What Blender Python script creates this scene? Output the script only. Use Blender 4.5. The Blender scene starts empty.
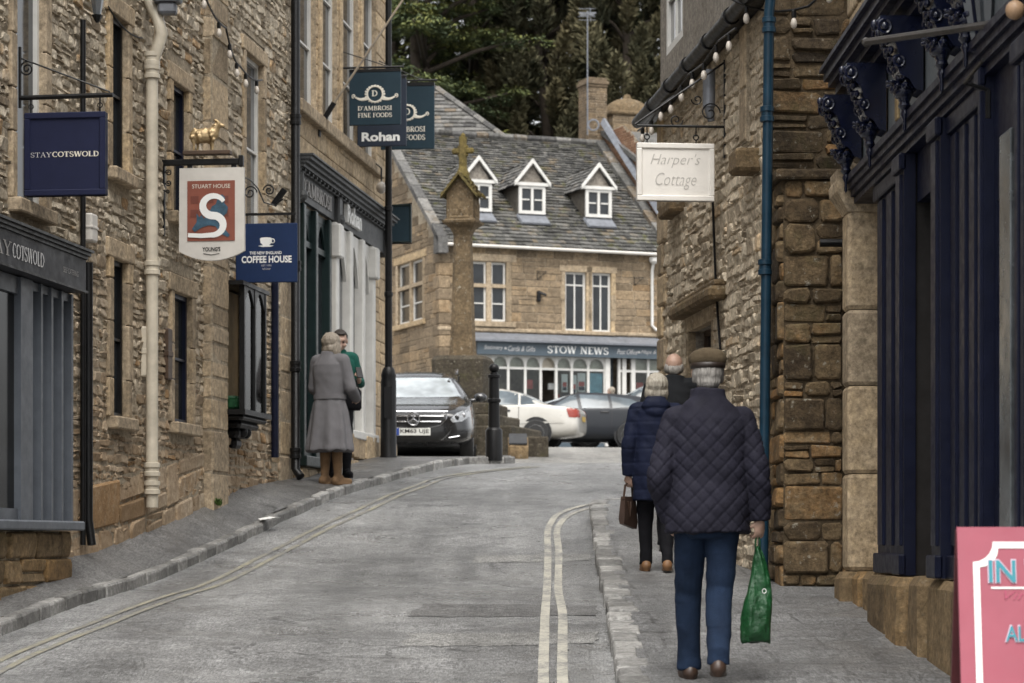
import bpy, bmesh, math, random
import numpy as np
from mathutils import Vector, Matrix, noise as mnoise
from mathutils.bvhtree import BVHTree
R = random.Random(7)
SC = bpy.context.scene
COL = SC.collection
F = 2418.0; CX = 512.0; HY = 540.0
pi = math.pi

# ------------------------------------------------------------------ helpers
class MB:
    """collects faces; build() links them as one mesh object"""
    def __init__(s):
        s.v = []; s.f = []; s.m = []; s.t = []
    def face(s, idx, m=0, t=None):
        s.f.append(tuple(idx)); s.m.append(m); s.t.append(0.5 if t is None else t)
    def poly(s, pts, m=0, t=None):
        b = len(s.v); s.v.extend(tuple(p) for p in pts); s.face(range(b, b+len(pts)), m, t)
    def hexa(s, p, m=0, t=None):
        b = len(s.v); s.v.extend(tuple(q) for q in p)
        for q in ((0,3,2,1),(4,5,6,7),(0,1,5,4),(1,2,6,5),(2,3,7,6),(3,0,4,7)):
            s.face([b+i for i in q], m, t)
    def box(s, x0, x1, y0, y1, z0, z1, m=0, t=None):
        if x0 > x1: x0, x1 = x1, x0
        if y0 > y1: y0, y1 = y1, y0
        if z0 > z1: z0, z1 = z1, z0
        s.hexa([(x0,y0,z0),(x1,y0,z0),(x1,y1,z0),(x0,y1,z0),(x0,y0,z1),(x1,y0,z1),(x1,y1,z1),(x0,y1,z1)], m, t)
    def bbox(s, x0, x1, y0, y1, z0, z1, b=.01, m=0, t=None):
        """box with chamfered edges (rings)"""
        def ring(z, i): return [(x0+i,y0+i,z),(x1-i,y0+i,z),(x1-i,y1-i,z),(x0+i,y1-i,z)]
        def oct_(z, i):
            c = b
            return [(x0+c+i,y0+i,z),(x1-c-i,y0+i,z),(x1-i,y0+c+i,z),(x1-i,y1-c-i,z),(x1-c-i,y1-i,z),(x0+c+i,y1-i,z),(x0+i,y1-c-i,z),(x0+i,y0+c+i,z)]
        s.loft([oct_(z0,b*.6),oct_(z0+b,0),oct_(z1-b,0),oct_(z1,b*.6)], m, t)
    def loft(s, rings, m=0, t=None, cap=True, closed=True):
        b = len(s.v); n = len(rings[0])
        for r in rings: s.v.extend(tuple(p) for p in r)
        for i in range(len(rings)-1):
            for j in range(n if closed else n-1):
                k = (j+1) % n
                s.face((b+i*n+j, b+i*n+k, b+(i+1)*n+k, b+(i+1)*n+j), m, t)
        if cap:
            s.face([b+j for j in range(n)][::-1], m, t)
            s.face([b+(len(rings)-1)*n+j for j in range(n)], m, t)
    def tube(s, pts, r, n=8, m=0, t=None, cap=True):
        pts = [Vector(p) for p in pts]
        rs = r if isinstance(r, (list, tuple)) else [r]*len(pts)
        rings = []; up = None
        for i, p in enumerate(pts):
            d = (pts[min(i+1,len(pts)-1)]-pts[max(i-1,0)])
            d = d.normalized() if d.length > 1e-9 else Vector((0,0,1))
            if up is None:
                up = Vector((0,0,1)) if abs(d.z) < .9 else Vector((1,0,0))
            a = d.cross(up).normalized(); up = a.cross(d).normalized()
            rr = rs[i]; ra, rb = rr if isinstance(rr, (list,tuple)) else (rr, rr)
            rings.append([p + a*(ra*math.cos(2*pi*k/n)) + up*(rb*math.sin(2*pi*k/n)) for k in range(n)])
        s.loft(rings, m, t, cap)
    def lathe(s, prof, n=16, o=(0,0,0), m=0, t=None, axis='z'):
        rings = []
        for (r, z) in prof:
            r = max(r, .0004)
            ring = []
            for k in range(n):
                a = 2*pi*k/n
                if axis == 'z': q = (o[0]+r*math.cos(a), o[1]+r*math.sin(a), o[2]+z)
                elif axis == 'y': q = (o[0]+r*math.cos(a), o[1]+z, o[2]-r*math.sin(a))
                else: q = (o[0]+z, o[1]+r*math.cos(a), o[2]+r*math.sin(a))
                ring.append(q)
            rings.append(ring)
        s.loft(rings, m, t)
    def ball(s, c, r, n=12, m=0, t=None, M=None):
        rx, ry, rz = r if isinstance(r, (list,tuple)) else (r,r,r)
        rings = []; c = Vector(c)
        for i in range(1, n//2+1):
            a = pi*(i-.5)/(n//2) - pi/2
            ring = []
            for k in range(n):
                b = 2*pi*k/n
                q = Vector((rx*math.cos(a)*math.cos(b), ry*math.cos(a)*math.sin(b), rz*math.sin(a)))
                if M: q = M @ q
                ring.append(c+q)
            rings.append(ring)
        s.loft(rings, m, t)
    def capsule(s, p, q, r0, r1, n=10, m=0, t=None):
        p = Vector(p); q = Vector(q); d = (q-p); L = max(d.length,1e-6); d = d/L
        pts = []; rs = []
        for a in (-90,-60,-30,0):
            pts.append(p + d*(r0*math.sin(math.radians(a)))); rs.append(max(.0005, r0*math.cos(math.radians(a))))
        for a in (0,30,60,90):
            pts.append(q + d*(r1*math.sin(math.radians(a)))); rs.append(max(.0005, r1*math.cos(math.radians(a))))
        s.tube(pts, rs, n, m, t)
    def prism(s, poly, y0, y1, m=0, t=None):
        """outline in (x,z) extruded along y"""
        s.loft([[(x,y0,z) for x,z in poly],[(x,y1,z) for x,z in poly]], m, t)
    def torus(s, c, R_, r, n=20, k=6, m=0, axis='y', a0=0, a1=360):
        pts = []
        full = abs(a1-a0) >= 360
        for i in range(n+1):
            a = math.radians(a0+(a1-a0)*i/n)
            if axis == 'y': pts.append((c[0]+R_*math.cos(a), c[1], c[2]+R_*math.sin(a)))
            elif axis == 'x': pts.append((c[0], c[1]+R_*math.cos(a), c[2]+R_*math.sin(a)))
            else: pts.append((c[0]+R_*math.cos(a), c[1]+R_*math.sin(a), c[2]))
        s.tube(pts, r, k, m)
    def xform(s, M, start=0):
        for i in range(start, len(s.v)):
            s.v[i] = tuple(M @ Vector(s.v[i]))
    def mesh(s, name):
        me = bpy.data.meshes.new(name)
        me.from_pydata(s.v, [], s.f)
        me.polygons.foreach_set('material_index', s.m)
        at = me.attributes.new('tone', 'FLOAT', 'FACE')
        at.data.foreach_set('value', s.t)
        me.update()
        return me
    def build(s, name, mats, parent=None, smooth=False, loc=None):
        me = s.mesh(name)
        return link(name, me, mats, parent, smooth, loc)

def recalc(me):
    bm = bmesh.new(); bm.from_mesh(me); bmesh.ops.recalc_face_normals(bm, faces=bm.faces); bm.to_mesh(me); bm.free()

def link(name, me, mats, parent=None, smooth=False, loc=None, fix=True):
    if fix and len(me.polygons) < 60000: recalc(me)
    if not isinstance(mats, (list,tuple)): mats = [mats]
    keep = [0]*len(me.polygons); me.polygons.foreach_get('material_index', keep)
    me.materials.clear()
    for m in mats: me.materials.append(m)
    me.polygons.foreach_set('material_index', [min(k, len(mats)-1) for k in keep])
    if smooth is True:
        me.polygons.foreach_set('use_smooth', [True]*len(me.polygons))
    elif smooth:
        me.polygons.foreach_set('use_smooth', [True]*len(me.polygons))
        me.set_sharp_from_angle(angle=math.radians(smooth))
    o = bpy.data.objects.new(name, me)
    COL.objects.link(o)
    if parent is not None: o.parent = parent
    if loc is not None: o.location = loc
    return o

def tag(o, label, cat, group=None):
    o['label'] = label; o['category'] = cat
    if group: o['group'] = group
    return o
def structure(o):
    o['kind'] = 'structure'; return o
def thing(name, label, cat, loc=(0,0,0), rz=0, group=None):
    o = bpy.data.objects.new(name, None); COL.objects.link(o)
    o.empty_display_size = .2
    o.location = loc; o.rotation_euler = (0,0,rz)
    return tag(o, label, cat, group)
def kids(o): return [c for c in bpy.data.objects if c.parent == o]
def copy_thing(o, loc, rz, label, parent=None, sc=None):
    c = o.copy(); COL.objects.link(c)
    if parent is None:
        c.location = loc; c.rotation_euler = (0,0,rz)
        if label: c['label'] = label
        if sc: c.scale = sc
    else: c.parent = parent
    for ch in kids(o):
        copy_thing(ch, None, None, None, c)
    return c

# ------------------------------------------------------------------ materials
def newmat(name):
    m = bpy.data.materials.new(name); m.use_nodes = True
    nt = m.node_tree; b = nt.nodes['Principled BSDF']
    return m, nt, b
def N(nt, typ, **k):
    n = nt.nodes.new(typ)
    for a, v in k.items():
        if a in n.inputs.keys() if isinstance(a, str) else False: n.inputs[a].default_value = v
        else: setattr(n, a, v)
    return n
def nz(nt, co, scale, detail=4, rough=.6, dist=0):
    n = nt.nodes.new('ShaderNodeTexNoise'); n.inputs['Scale'].default_value = scale
    n.inputs['Detail'].default_value = detail; n.inputs['Roughness'].default_value = rough; n.inputs['Distortion'].default_value = dist
    nt.links.new(co, n.inputs['Vector']); return n.outputs['Fac']
def rampf(nt, fac, a, b, va=0., vb=1.):
    n = nt.nodes.new('ShaderNodeMapRange'); n.inputs[1].default_value = a; n.inputs[2].default_value = b
    n.inputs[3].default_value = va; n.inputs[4].default_value = vb
    nt.links.new(fac, n.inputs[0]); return n.outputs[0]
def mix(nt, fac, a, b, mode='MIX'):
    n = nt.nodes.new('ShaderNodeMix'); n.data_type = 'RGBA'; n.blend_type = mode
    for sock, v in ((n.inputs[0], fac), (n.inputs[6], a), (n.inputs[7], b)):
        if hasattr(v, 'is_linked') or hasattr(v, 'links'): nt.links.new(v, sock)
        elif isinstance(v, (int,float)): sock.default_value = v
        else: sock.default_value = (*v[:3], 1)
    return n.outputs[2]
def math_(nt, op, a, b=None, c=None):
    n = nt.nodes.new('ShaderNodeMath'); n.operation = op
    for i, v in enumerate((a,b,c)):
        if v is None: continue
        if hasattr(v, 'links'): nt.links.new(v, n.inputs[i])
        else: n.inputs[i].default_value = v
    return n.outputs[0]
def grey(nt, f):
    n = nt.nodes.new('ShaderNodeCombineColor')
    for i in range(3): nt.links.new(f, n.inputs[i])
    return n.outputs[0]
def bump(nt, b, h, strength, dist=.01):
    n = nt.nodes.new('ShaderNodeBump'); n.inputs['Strength'].default_value = strength; n.inputs['Distance'].default_value = dist
    nt.links.new(h, n.inputs['Height']); nt.links.new(n.outputs[0], b.inputs['Normal']); return n
def objco(nt):
    return nt.nodes.new('ShaderNodeTexCoord').outputs['Object']
def cramp(nt, fac, cols):
    n = nt.nodes.new('ShaderNodeValToRGB'); e = n.color_ramp.elements
    while len(e) < len(cols): e.new(.5)
    for i, (p, c) in enumerate(cols):
        e[i].position = p; e[i].color = (*c, 1)
    nt.links.new(fac, n.inputs[0]); return n.outputs[0]
def tone(nt):
    n = nt.nodes.new('ShaderNodeAttribute'); n.attribute_name = 'tone'; return n.outputs['Fac']

def plain(name, col, rough=.5, metal=0, var=.25, scale=6, bmp=.0, bscale=60, spec=.5, coat=0):
    """painted / metal / cloth surface with slight uneven wear"""
    m, nt, b = newmat(name)
    co = objco(nt)
    f = rampf(nt, nz(nt, co, scale, 5, .65), .3, .7, 1-var, 1+var)
    c = mix(nt, 1., col, grey(nt, f), 'MULTIPLY')
    nt.links.new(c, b.inputs['Base Color'])
    r = rampf(nt, nz(nt, co, scale*2.3, 3), .3, .7, max(0,rough-.08), min(1,rough+.08))
    nt.links.new(r, b.inputs['Roughness'])
    b.inputs['Metallic'].default_value = metal
    b.inputs['Specular IOR Level'].default_value = spec
    if coat: b.inputs['Coat Weight'].default_value = coat; b.inputs['Coat Roughness'].default_value = .06
    if bmp: bump(nt, b, nz(nt, co, bscale, 4), bmp, .01)
    return m

def stone(name, cols, stain=(.07,.05,.03), stain_amt=.45, lichen=.0, bmp=.5, rough=.9, fine=26, moss=0, low=None):
    m, nt, b = newmat(name)
    co = objco(nt)
    tn = tone(nt)
    n1 = nz(nt, co, 7.5, 8, .7)
    tt = math_(nt, 'ADD', tn, rampf(nt, n1, .3, .7, -.16, .16))
    c = cramp(nt, tt, cols)
    f = rampf(nt, nz(nt, co, fine, 6, .75), .28, .72, .50, 1.45)
    c = mix(nt, 1., c, grey(nt, f), 'MULTIPLY')
    g2 = rampf(nt, nz(nt, co, fine*.42, 7, .8), .34, .62, .55, 1.30)  # mottling paints the shade of small pits into the stone colour
    c = mix(nt, 1., c, grey(nt, g2), 'MULTIPLY')
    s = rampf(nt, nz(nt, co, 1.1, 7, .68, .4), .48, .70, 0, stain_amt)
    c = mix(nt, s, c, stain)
    if low:   # iron-stained, browner masonry in broad uneven zones
        sep = nt.nodes.new('ShaderNodeSeparateXYZ'); nt.links.new(co, sep.inputs[0])
        zz = math_(nt, 'ADD', sep.outputs[2], rampf(nt, nz(nt, co, .8, 5), .2, .8, -1.6, 1.6))
        c = mix(nt, rampf(nt, zz, low[1], low[2], low[3], 0), c, low[0])
    if lichen:
        l = rampf(nt, nz(nt, co, 16, 5, .7), .60, .68, 0, lichen)
        c = mix(nt, l, c, (.42,.40,.33))
    if moss:
        g = rampf(nt, nz(nt, co, 2.6, 6, .7, .3), .56, .66, 0, moss)
        c = mix(nt, g, c, (.075,.075,.022))
    nt.links.new(c, b.inputs['Base Color'])
    b.inputs['Roughness'].default_value = rough
    b.inputs['Specular IOR Level'].default_value = .25
    h = math_(nt, 'ADD', nz(nt, co, fine*1.6, 6, .75), math_(nt, 'MULTIPLY', nz(nt, co, 9, 4), 1.2))
    bump(nt, b, h, bmp, .02)
    return m

def glassy(name, col=(.012,.014,.016), rough=.06, spec=.8):
    m, nt, b = newmat(name)
    co = objco(nt)
    c = mix(nt, rampf(nt, nz(nt, co, 1.7, 3), .35, .7), col, tuple(x*2.2 for x in col))
    nt.links.new(c, b.inputs['Base Color'])
    b.inputs['Roughness'].default_value = rough; b.inputs['Specular IOR Level'].default_value = spec
    bump(nt, b, nz(nt, co, 2.2, 1), .06, .05)
    return m
def clearglass(name):
    m, nt, b = newmat(name)
    out = nt.nodes['Material Output']
    tr = nt.nodes.new('ShaderNodeBsdfTransparent'); tr.inputs[0].default_value = (.86,.9,.9,1)
    gl = nt.nodes.new('ShaderNodeBsdfGlossy'); gl.inputs['Roughness'].default_value = .04
    fr = nt.nodes.new('ShaderNodeFresnel'); fr.inputs[0].default_value = 1.5
    mx = nt.nodes.new('ShaderNodeMixShader')
    nt.links.new(fr.outputs[0], mx.inputs[0]); nt.links.new(tr.outputs[0], mx.inputs[1]); nt.links.new(gl.outputs[0], mx.inputs[2])
    nt.links.new(mx.outputs[0], out.inputs[0])
    return m

RUB = [(0,(.20,.155,.105)),(.25,(.35,.295,.22)),(.5,(.47,.405,.31)),(.75,(.57,.50,.395)),(.95,(.46,.33,.20)),(1,(.36,.23,.12))]
M = {}
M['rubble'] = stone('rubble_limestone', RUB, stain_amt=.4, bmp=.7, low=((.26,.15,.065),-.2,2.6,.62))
M['mortar'] = stone('lime_mortar', [(0,(.31,.255,.185)),(1,(.42,.36,.27))], bmp=.7)
M['palemortar'] = stone('pale_lime_mortar', [(0,(.42,.35,.26)),(1,(.54,.46,.35))], bmp=.7)
M['darkmortar'] = stone('dark_mortar', [(0,(.07,.05,.03)),(1,(.12,.09,.055))], bmp=.7)
M['dressed'] = stone('dressed_limestone', [(0,(.25,.195,.13)),(.5,(.38,.305,.215)),(1,(.43,.32,.19))], stain_amt=.4, bmp=.3)
M['ashlar'] = stone('ashlar_limestone', [(0,(.29,.215,.135)),(.5,(.42,.33,.22)),(1,(.48,.355,.215))], stain_amt=.4, bmp=.3)
M['cotswold'] = stone('golden_ashlar', [(0,(.13,.098,.064)),(.45,(.225,.172,.115)),(.8,(.285,.21,.13)),(1,(.22,.15,.085))], stain=(.05,.04,.028), stain_amt=.6, bmp=.35)
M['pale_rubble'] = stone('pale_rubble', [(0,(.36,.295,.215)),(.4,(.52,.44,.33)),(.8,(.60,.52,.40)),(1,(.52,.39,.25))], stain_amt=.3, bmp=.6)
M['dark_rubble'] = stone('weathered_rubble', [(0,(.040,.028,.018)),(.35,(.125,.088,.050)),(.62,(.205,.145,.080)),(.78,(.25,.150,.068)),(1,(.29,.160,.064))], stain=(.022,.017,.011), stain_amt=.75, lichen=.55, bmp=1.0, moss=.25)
M['end_rubble'] = stone('darker_end_rubble', [(0,(.030,.022,.014)),(.4,(.085,.062,.038)),(.7,(.135,.098,.056)),(1,(.20,.115,.05))], stain=(.018,.014,.009), stain_amt=.8, lichen=.5, bmp=1.0, moss=.3)  # darker copy of the pier's rubble for the cottage end wall
M['plinth'] = stone('worn_plinth_stone', [(0,(.13,.09,.05)),(.5,(.22,.155,.085)),(1,(.26,.16,.07))], stain_amt=.5, lichen=.2, bmp=.5, moss=.2)
M['cross'] = stone('lichened_cross_stone', [(0,(.10,.072,.042)),(1,(.18,.13,.075))], stain=(.035,.026,.016), stain_amt=.7, lichen=.6, bmp=.6)
M['cross_base'] = stone('blackened_stone', [(0,(.038,.031,.023)),(1,(.075,.063,.045))], stain=(.02,.018,.012), stain_amt=.6, lichen=.45, bmp=.8, moss=.3)
M['mossy'] = stone('mossy_slate', [(0,(.075,.058,.028)),(.5,(.13,.10,.032)),(1,(.09,.064,.034))], stain_amt=.5, bmp=.9, moss=.4)
M['slate'] = stone('stone_slate', [(0,(.045,.044,.044)),(.4,(.10,.098,.095)),(.8,(.17,.165,.155)),(1,(.13,.10,.07))], stain=(.03,.028,.02), stain_amt=.55, lichen=.4, bmp=.5, moss=.0)
M['mossslate'] = stone('mossy_stone_slate', [(0,(.026,.026,.026)),(.4,(.062,.061,.058)),(.75,(.125,.122,.115)),(1,(.125,.10,.07))], stain=(.022,.021,.018), stain_amt=.6, lichen=.7, bmp=.7, moss=.8)
M['brick'] = stone('chimney_brick', [(0,(.10,.075,.05)),(.5,(.18,.135,.09)),(1,(.23,.165,.10))], stain=(.04,.03,.02), lichen=.4, bmp=.5)
M['redbrick'] = stone('orange_brick', [(0,(.17,.085,.05)),(.5,(.25,.13,.075)),(1,(.29,.18,.115))], lichen=.2, bmp=.5)
M['render'] = stone('grey_render', [(0,(.20,.18,.155)),(1,(.27,.245,.21))], stain_amt=.35, bmp=.3)
M['lead'] = plain('lead_sheet', (.16,.17,.19), .5, .3)
M['white'] = plain('white_paint', (.56,.55,.52), .45, var=.1)
M['cream'] = plain('cream_paint', (.50,.45,.36), .45, var=.2)
M['offwhite'] = plain('offwhite_board', (.52,.495,.455), .5, var=.08)
M['signwhite'] = plain('sign_white', (.74,.71,.66), .5, var=.05)
M['black'] = plain('black_iron', (.006,.006,.0065), .42, spec=.28, bmp=.15)
M['navy'] = plain('navy_gloss', (.0055,.0075,.021), .42, spec=.22, var=.25)
M['navygloss'] = plain('navy_enamel', (.007,.0095,.026), .2, spec=.55, var=.2)
M['navyboard'] = plain('navy_board', (.011,.014,.040), .55, spec=.2, var=.1)
M['royal'] = plain('royal_blue_board', (.010,.024,.072), .55, spec=.2, var=.1)
M['shopgrey'] = plain('shopfront_grey', (.088,.098,.114), .45, spec=.3, var=.15)
M['shopdark'] = plain('fascia_charcoal', (.028,.029,.034), .5, spec=.25, var=.1)
M['fasciac'] = plain('fascia_slate_grey', (.048,.050,.051), .5, spec=.3, var=.15)
M['teal'] = plain('teal_board', (.014,.030,.042), .55, spec=.2, var=.1)
M['rohan'] = plain('slate_blue_board', (.022,.029,.044), .55, spec=.2, var=.1)
M['green'] = plain('dark_green_paint', (.010,.021,.021), .35, spec=.3, var=.2)
M['pipeblue'] = plain('pipe_teal_blue', (.008,.030,.052), .4, spec=.3, var=.25)
M['newsblue'] = plain('fascia_blue_grey', (.062,.085,.105), .5, var=.1)
M['lettering'] = plain('ivory_lettering', (.62,.58,.50), .5, var=.05)
M['signgrey'] = plain('sign_grey_lettering', (.44,.42,.39), .6, var=.05)
M['darkglass'] = glassy('dark_shop_glass', (.006,.006,.006), .12, .15)
M['reflglass'] = plain('painted_reflection_glass', (.10,.11,.115), .22, .4, var=.7, scale=4)
M['silverletter'] = plain('silver_lettering', (.55,.54,.53), .35, .2, var=.1)
M['greyletter'] = plain('faded_grey_lettering', (.32,.31,.30), .6, var=.1)
M['rust'] = plain('terracotta_panel', (.20,.058,.035), .5, var=.1)
M['rustdark'] = plain('dark_terracotta_print', (.13,.035,.022), .5, var=.1)  # darker terracotta of the windows printed on the sign
M['figure'] = plain('petrol_blue_print', (.03,.075,.115), .5, var=.5, scale=14)
M['gold'] = plain('gilt', (.42,.31,.17), .5, .5, var=.25, scale=30)
M['pane'] = glassy('window_glass', rough=.1, spec=.45)
M['panelight'] = glassy('window_glass_pale', (.05,.055,.06), .05)
M['clear'] = clearglass('shop_glass')
M['dark'] = plain('dark_interior', (.012,.010,.009), .9)
M['interior'] = plain('shop_interior', (.16,.13,.10), .9, var=.5, scale=3)
M['bulb'] = plain('frosted_bulb', (.55,.50,.44), .3, var=.1)
M['wood'] = plain('dark_wood', (.06,.035,.02), .6, var=.3)
M['skin'] = plain('skin', (.38,.245,.185), .55, var=.12, scale=20)
M['pink'] = plain('pink_board', (.28,.060,.088), .55, var=.06)
M['boardedge'] = plain('board_edge', (.10,.022,.026), .6)
M['turq'] = plain('turquoise_lettering', (.02,.20,.25), .55, var=.1)
M['lilac'] = plain('pale_lettering_edge', (.55,.42,.50), .55, var=.05)
M['darkpink'] = plain('crimson_script', (.33,.05,.10), .55, var=.1)
M['plate'] = plain('number_plate_white', (.72,.72,.68), .4, var=.03)
M['euro'] = plain('plate_blue', (.02,.06,.30), .4)
M['rubber'] = plain('rubber', (.015,.015,.015), .8)
M['chrome'] = plain('chrome', (.36,.36,.37), .22, 1, var=.08)
M['frieze'] = plain('pale_frieze_paint', (.15,.165,.175), .5, var=.2)
M['pole'] = plain('weathered_pole', (.24,.20,.15), .6)
M['ball'] = plain('wooden_ball', (.30,.19,.11), .5)
M['darkplate'] = plain('dark_bronze_plate', (.035,.036,.038), .5, spec=.3)
M['alloy'] = plain('alloy', (.33,.33,.34), .3, .8)
M['paper'] = plain('paper', (.7,.7,.68), .7, var=.05)
M['skyposter'] = plain('pale_blue_poster', (.20,.42,.52), .6, var=.2)
M['red'] = plain('red_print', (.42,.05,.04), .5)
M['ironbrown'] = plain('brown_iron', (.045,.04,.036), .5, var=.3)
# ------------------------------------------------------------------ terrain profile and street frames
PR = [(-30,-3.6),(0,-1.62),(12.8,-.84),(17,-.50),(20,-.29),(23.5,.14),(27,.58),(31.5,1.00),(37,1.06),(42,1.52),(54,2.05),(68,2.48),(90,3.0),(140,3.6),(700,6)]
def P(Y):
    if Y <= PR[0][0]: return PR[0][1]
    for i in range(len(PR)-1):
        if Y <= PR[i+1][0]: break
    x0,y0 = PR[i]; x1,y1 = PR[i+1]; h = x1-x0; t = (Y-x0)/h
    s = (y1-y0)/h
    m0 = s if i == 0 else .5*(s+(y0-PR[i-1][1])/(x0-PR[i-1][0]))
    m1 = s if i+2 >= len(PR) else .5*(s+(PR[i+2][1]-y1)/(PR[i+2][0]-x1))
    return (2*t**3-3*t*t+1)*y0+(t**3-2*t*t+t)*h*m0+(-2*t**3+3*t*t)*y1+(t**3-t*t)*h*m1
def G(px, py, off=0.):
    """ground point seen at a measured place of the survey photograph"""
    a = (HY-py)/F; lo = 4.; prev = a*lo-(P(lo)+off); Y = lo
    while Y < 90:
        Y += .05; v = a*Y-(P(Y)+off)
        if (v > 0) != (prev > 0): break
        prev = v
    return Vector(((px-CX)/F*Y, Y, P(Y)+off))

class Frame:
    """wall line: local x along d, y inward, z up; n points out of the wall"""
    def __init__(s, O, d):
        d = Vector(d).normalized(); s.O = Vector(O); s.d = d; s.n = Vector((d.y, -d.x)); s.rz = math.atan2(d.y, d.x)
    def S(s, px, py=540, pr=0.):
        k = (px-CX)/F
        t = (k*(s.O.y+pr*s.n.y)-s.O.x-pr*s.n.x)/(s.d.x-k*s.d.y)
        Y = s.O.y+t*s.d.y+pr*s.n.y
        return t, (HY-py)/F*Y
    def w(s, t, out=0, z=0):
        return Vector((s.O.x+s.d.x*t+s.n.x*out, s.O.y+s.d.y*t+s.n.y*out, z))
FL = Frame((-5.83,0), (.127,1)); FH = Frame((1.48,24.1), (.1,-1)); FS = Frame((2.4,17.2), (0,-1))
FN = Frame((-1.96,66), (.934,.358))

# ------------------------------------------------------------------ masonry
def rect_minus(xa, xb, za, zb, ops):
    """x-intervals of the course strip left over beside the openings"""
    segs = [(xa, xb)]
    for (oa, ob, pa, pb) in ops:
        if pb <= za or pa >= zb: continue
        ns = []
        for (a, b) in segs:
            if ob <= a or oa >= b: ns.append((a, b)); continue
            if oa > a: ns.append((a, oa))
            if ob < b: ns.append((ob, b))
        segs = ns
    return segs
def backing(mb, L0, L1, z0, z1, ops, xf, y=.012, m=1, top=None):
    xs = sorted({L0, L1, *[min(max(v,L0),L1) for o in ops for v in o[:2]]}); zs = sorted({z0, z1, *[min(max(v,z0),z1) for o in ops for v in o[2:]]})
    if top:
        n = 12; xs = sorted({*xs, *[L0+(L1-L0)*i/n for i in range(n+1)]})
    for i in range(len(xs)-1):
        for j in range(len(zs)-1):
            a, b, c, d = xs[i], xs[i+1], zs[j], zs[j+1]
            mx, mz = (a+b)/2, (c+d)/2
            if any(o[0] < mx < o[1] and o[2] < mz < o[3] for o in ops): continue
            da = db = d
            if top and j == len(zs)-2: da, db = min(d, top(a)), min(d, top(b)); da = max(da, c+.001); db = max(db, c+.001)
            mb.poly([xf(a,y,c), xf(b,y,c), xf(b,y,db), xf(a,y,da)], m, .5)
def masonry(mb, L0, L1, z0, z1, ops=(), xf=None, course=(.09,.16), wid=(.12,.34), prot=(.006,.03), gap=.012, rnd=1., seed=1, top=None, y=0., m=0, skip=None, nobase=False):
    """coursed stones with real joints, set proud of a mortar bed; openings stay open"""
    r = random.Random(seed)
    xf = xf or (lambda x,y,z: (x,y,z))
    ops = list(ops)
    if not nobase: backing(mb, L0, L1, z0, z1, ops, xf, y+.004, 1, top)
    z = z0
    while z < z1-.02:
        h = r.uniform(*course)
        if z+h > z1-.04: h = z1-z
        for (a, b) in rect_minus(L0, L1, z, z+h, [(o[0],o[1],o[2],o[3]) for o in ops]):
            x = a
            while x < b-.015:
                w = r.uniform(*wid)*(.75+.5*h/course[1])
                if x+w > b-.05: w = b-x
                x0, x1 = x+gap*.5, x+w-gap*.5
                zz0, zz1 = z+gap*.5, z+h-gap*.5
                x += w
                if x1-x0 < .02 or zz1-zz0 < .015: continue
                if top and min(top(x0), top(x1)) < zz1: continue
                if skip and skip((x0+x1)/2, (zz0+zz1)/2): continue
                # now and then a course stone splits in two
                parts = [(zz0, zz1)]
                if rnd and h > course[0]*1.25 and r.random() < .3:
                    q = zz0+(zz1-zz0)*r.uniform(.38,.62); parts = [(zz0, q-gap*.5), (q+gap*.5, zz1)]
                for (c0, c1) in parts:
                    p = r.uniform(*prot); t = min(1,max(0,r.gauss(.5,.22)))
                    W, H = x1-x0, c1-c0
                    c = min(min(W,H)*.5*r.uniform(.25,.6), r.uniform(.015,.04))*rnd
                    j = lambda: r.uniform(-1,1)*gap*.6*rnd
                    if rnd > 0:
                        base = [(x0+c+j(),c0+j()),(x1-c+j(),c0+j()),(x1+j(),c0+c+j()),(x1+j(),c1-c+j()),(x1-c+j(),c1+j()),(x0+c+j(),c1+j()),(x0+j(),c1-c+j()),(x0+j(),c0+c+j())]
                    else:
                        base = [(x0,c0),(x1,c0),(x1,c1),(x0,c1)]
                    ins = min(min(W,H)*.14,.018) if rnd else .004
                    cx, cz = (x0+x1)/2, (c0+c1)/2
                    tx, tz = r.uniform(-1,1)*.010*rnd, r.uniform(-1,1)*.012*rnd
                    inner = []
                    for (bx, bz) in base:
                        ix = bx+(ins if bx < cx else -ins); iz = bz+(ins if bz < cz else -ins)
                        inner.append((ix, y-p+tx*(ix-cx)/max(W,.05)*2+tz*(iz-cz)/max(H,.05)*2, iz))
                    n = len(base); bI = len(mb.v)
                    mb.v.extend(xf(bx, y+.004, bz) for bx, bz in base)
                    if rnd:
                        mid = [((bx+ix)/2+(bx-ix)*.22, (y+.004+iy*3)/4, (bz+iz)/2+(bz-iz)*.22) for (bx,bz),(ix,iy,iz) in zip(base,inner)]
                        mb.v.extend(xf(*q) for q in mid)
                    mb.v.extend(xf(*q) for q in inner)
                    L = 2 if rnd else 1
                    for l in range(L):
                        for k in range(n):
                            k2 = (k+1) % n
                            mb.face((bI+l*n+k, bI+l*n+k2, bI+(l+1)*n+k2, bI+(l+1)*n+k), m, t)
                    mb.face([bI+L*n+k for k in range(n)], m, t)
        z += h
def reveals(mb, ops, depth, xf=None, m=2, floor=True):
    xf = xf or (lambda x,y,z: (x,y,z))
    for (a, b, c, d) in ops:
        for q in ([(a,0,c),(a,depth,c),(a,depth,d),(a,0,d)], [(b,0,c),(b,0,d),(b,depth,d),(b,depth,c)], [(a,0,d),(a,depth,d),(b,depth,d),(b,0,d)], [(a,0,c),(b,0,c),(b,depth,c),(a,depth,c)]):
            mb.poly([xf(*p) for p in q], m, .5)
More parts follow.
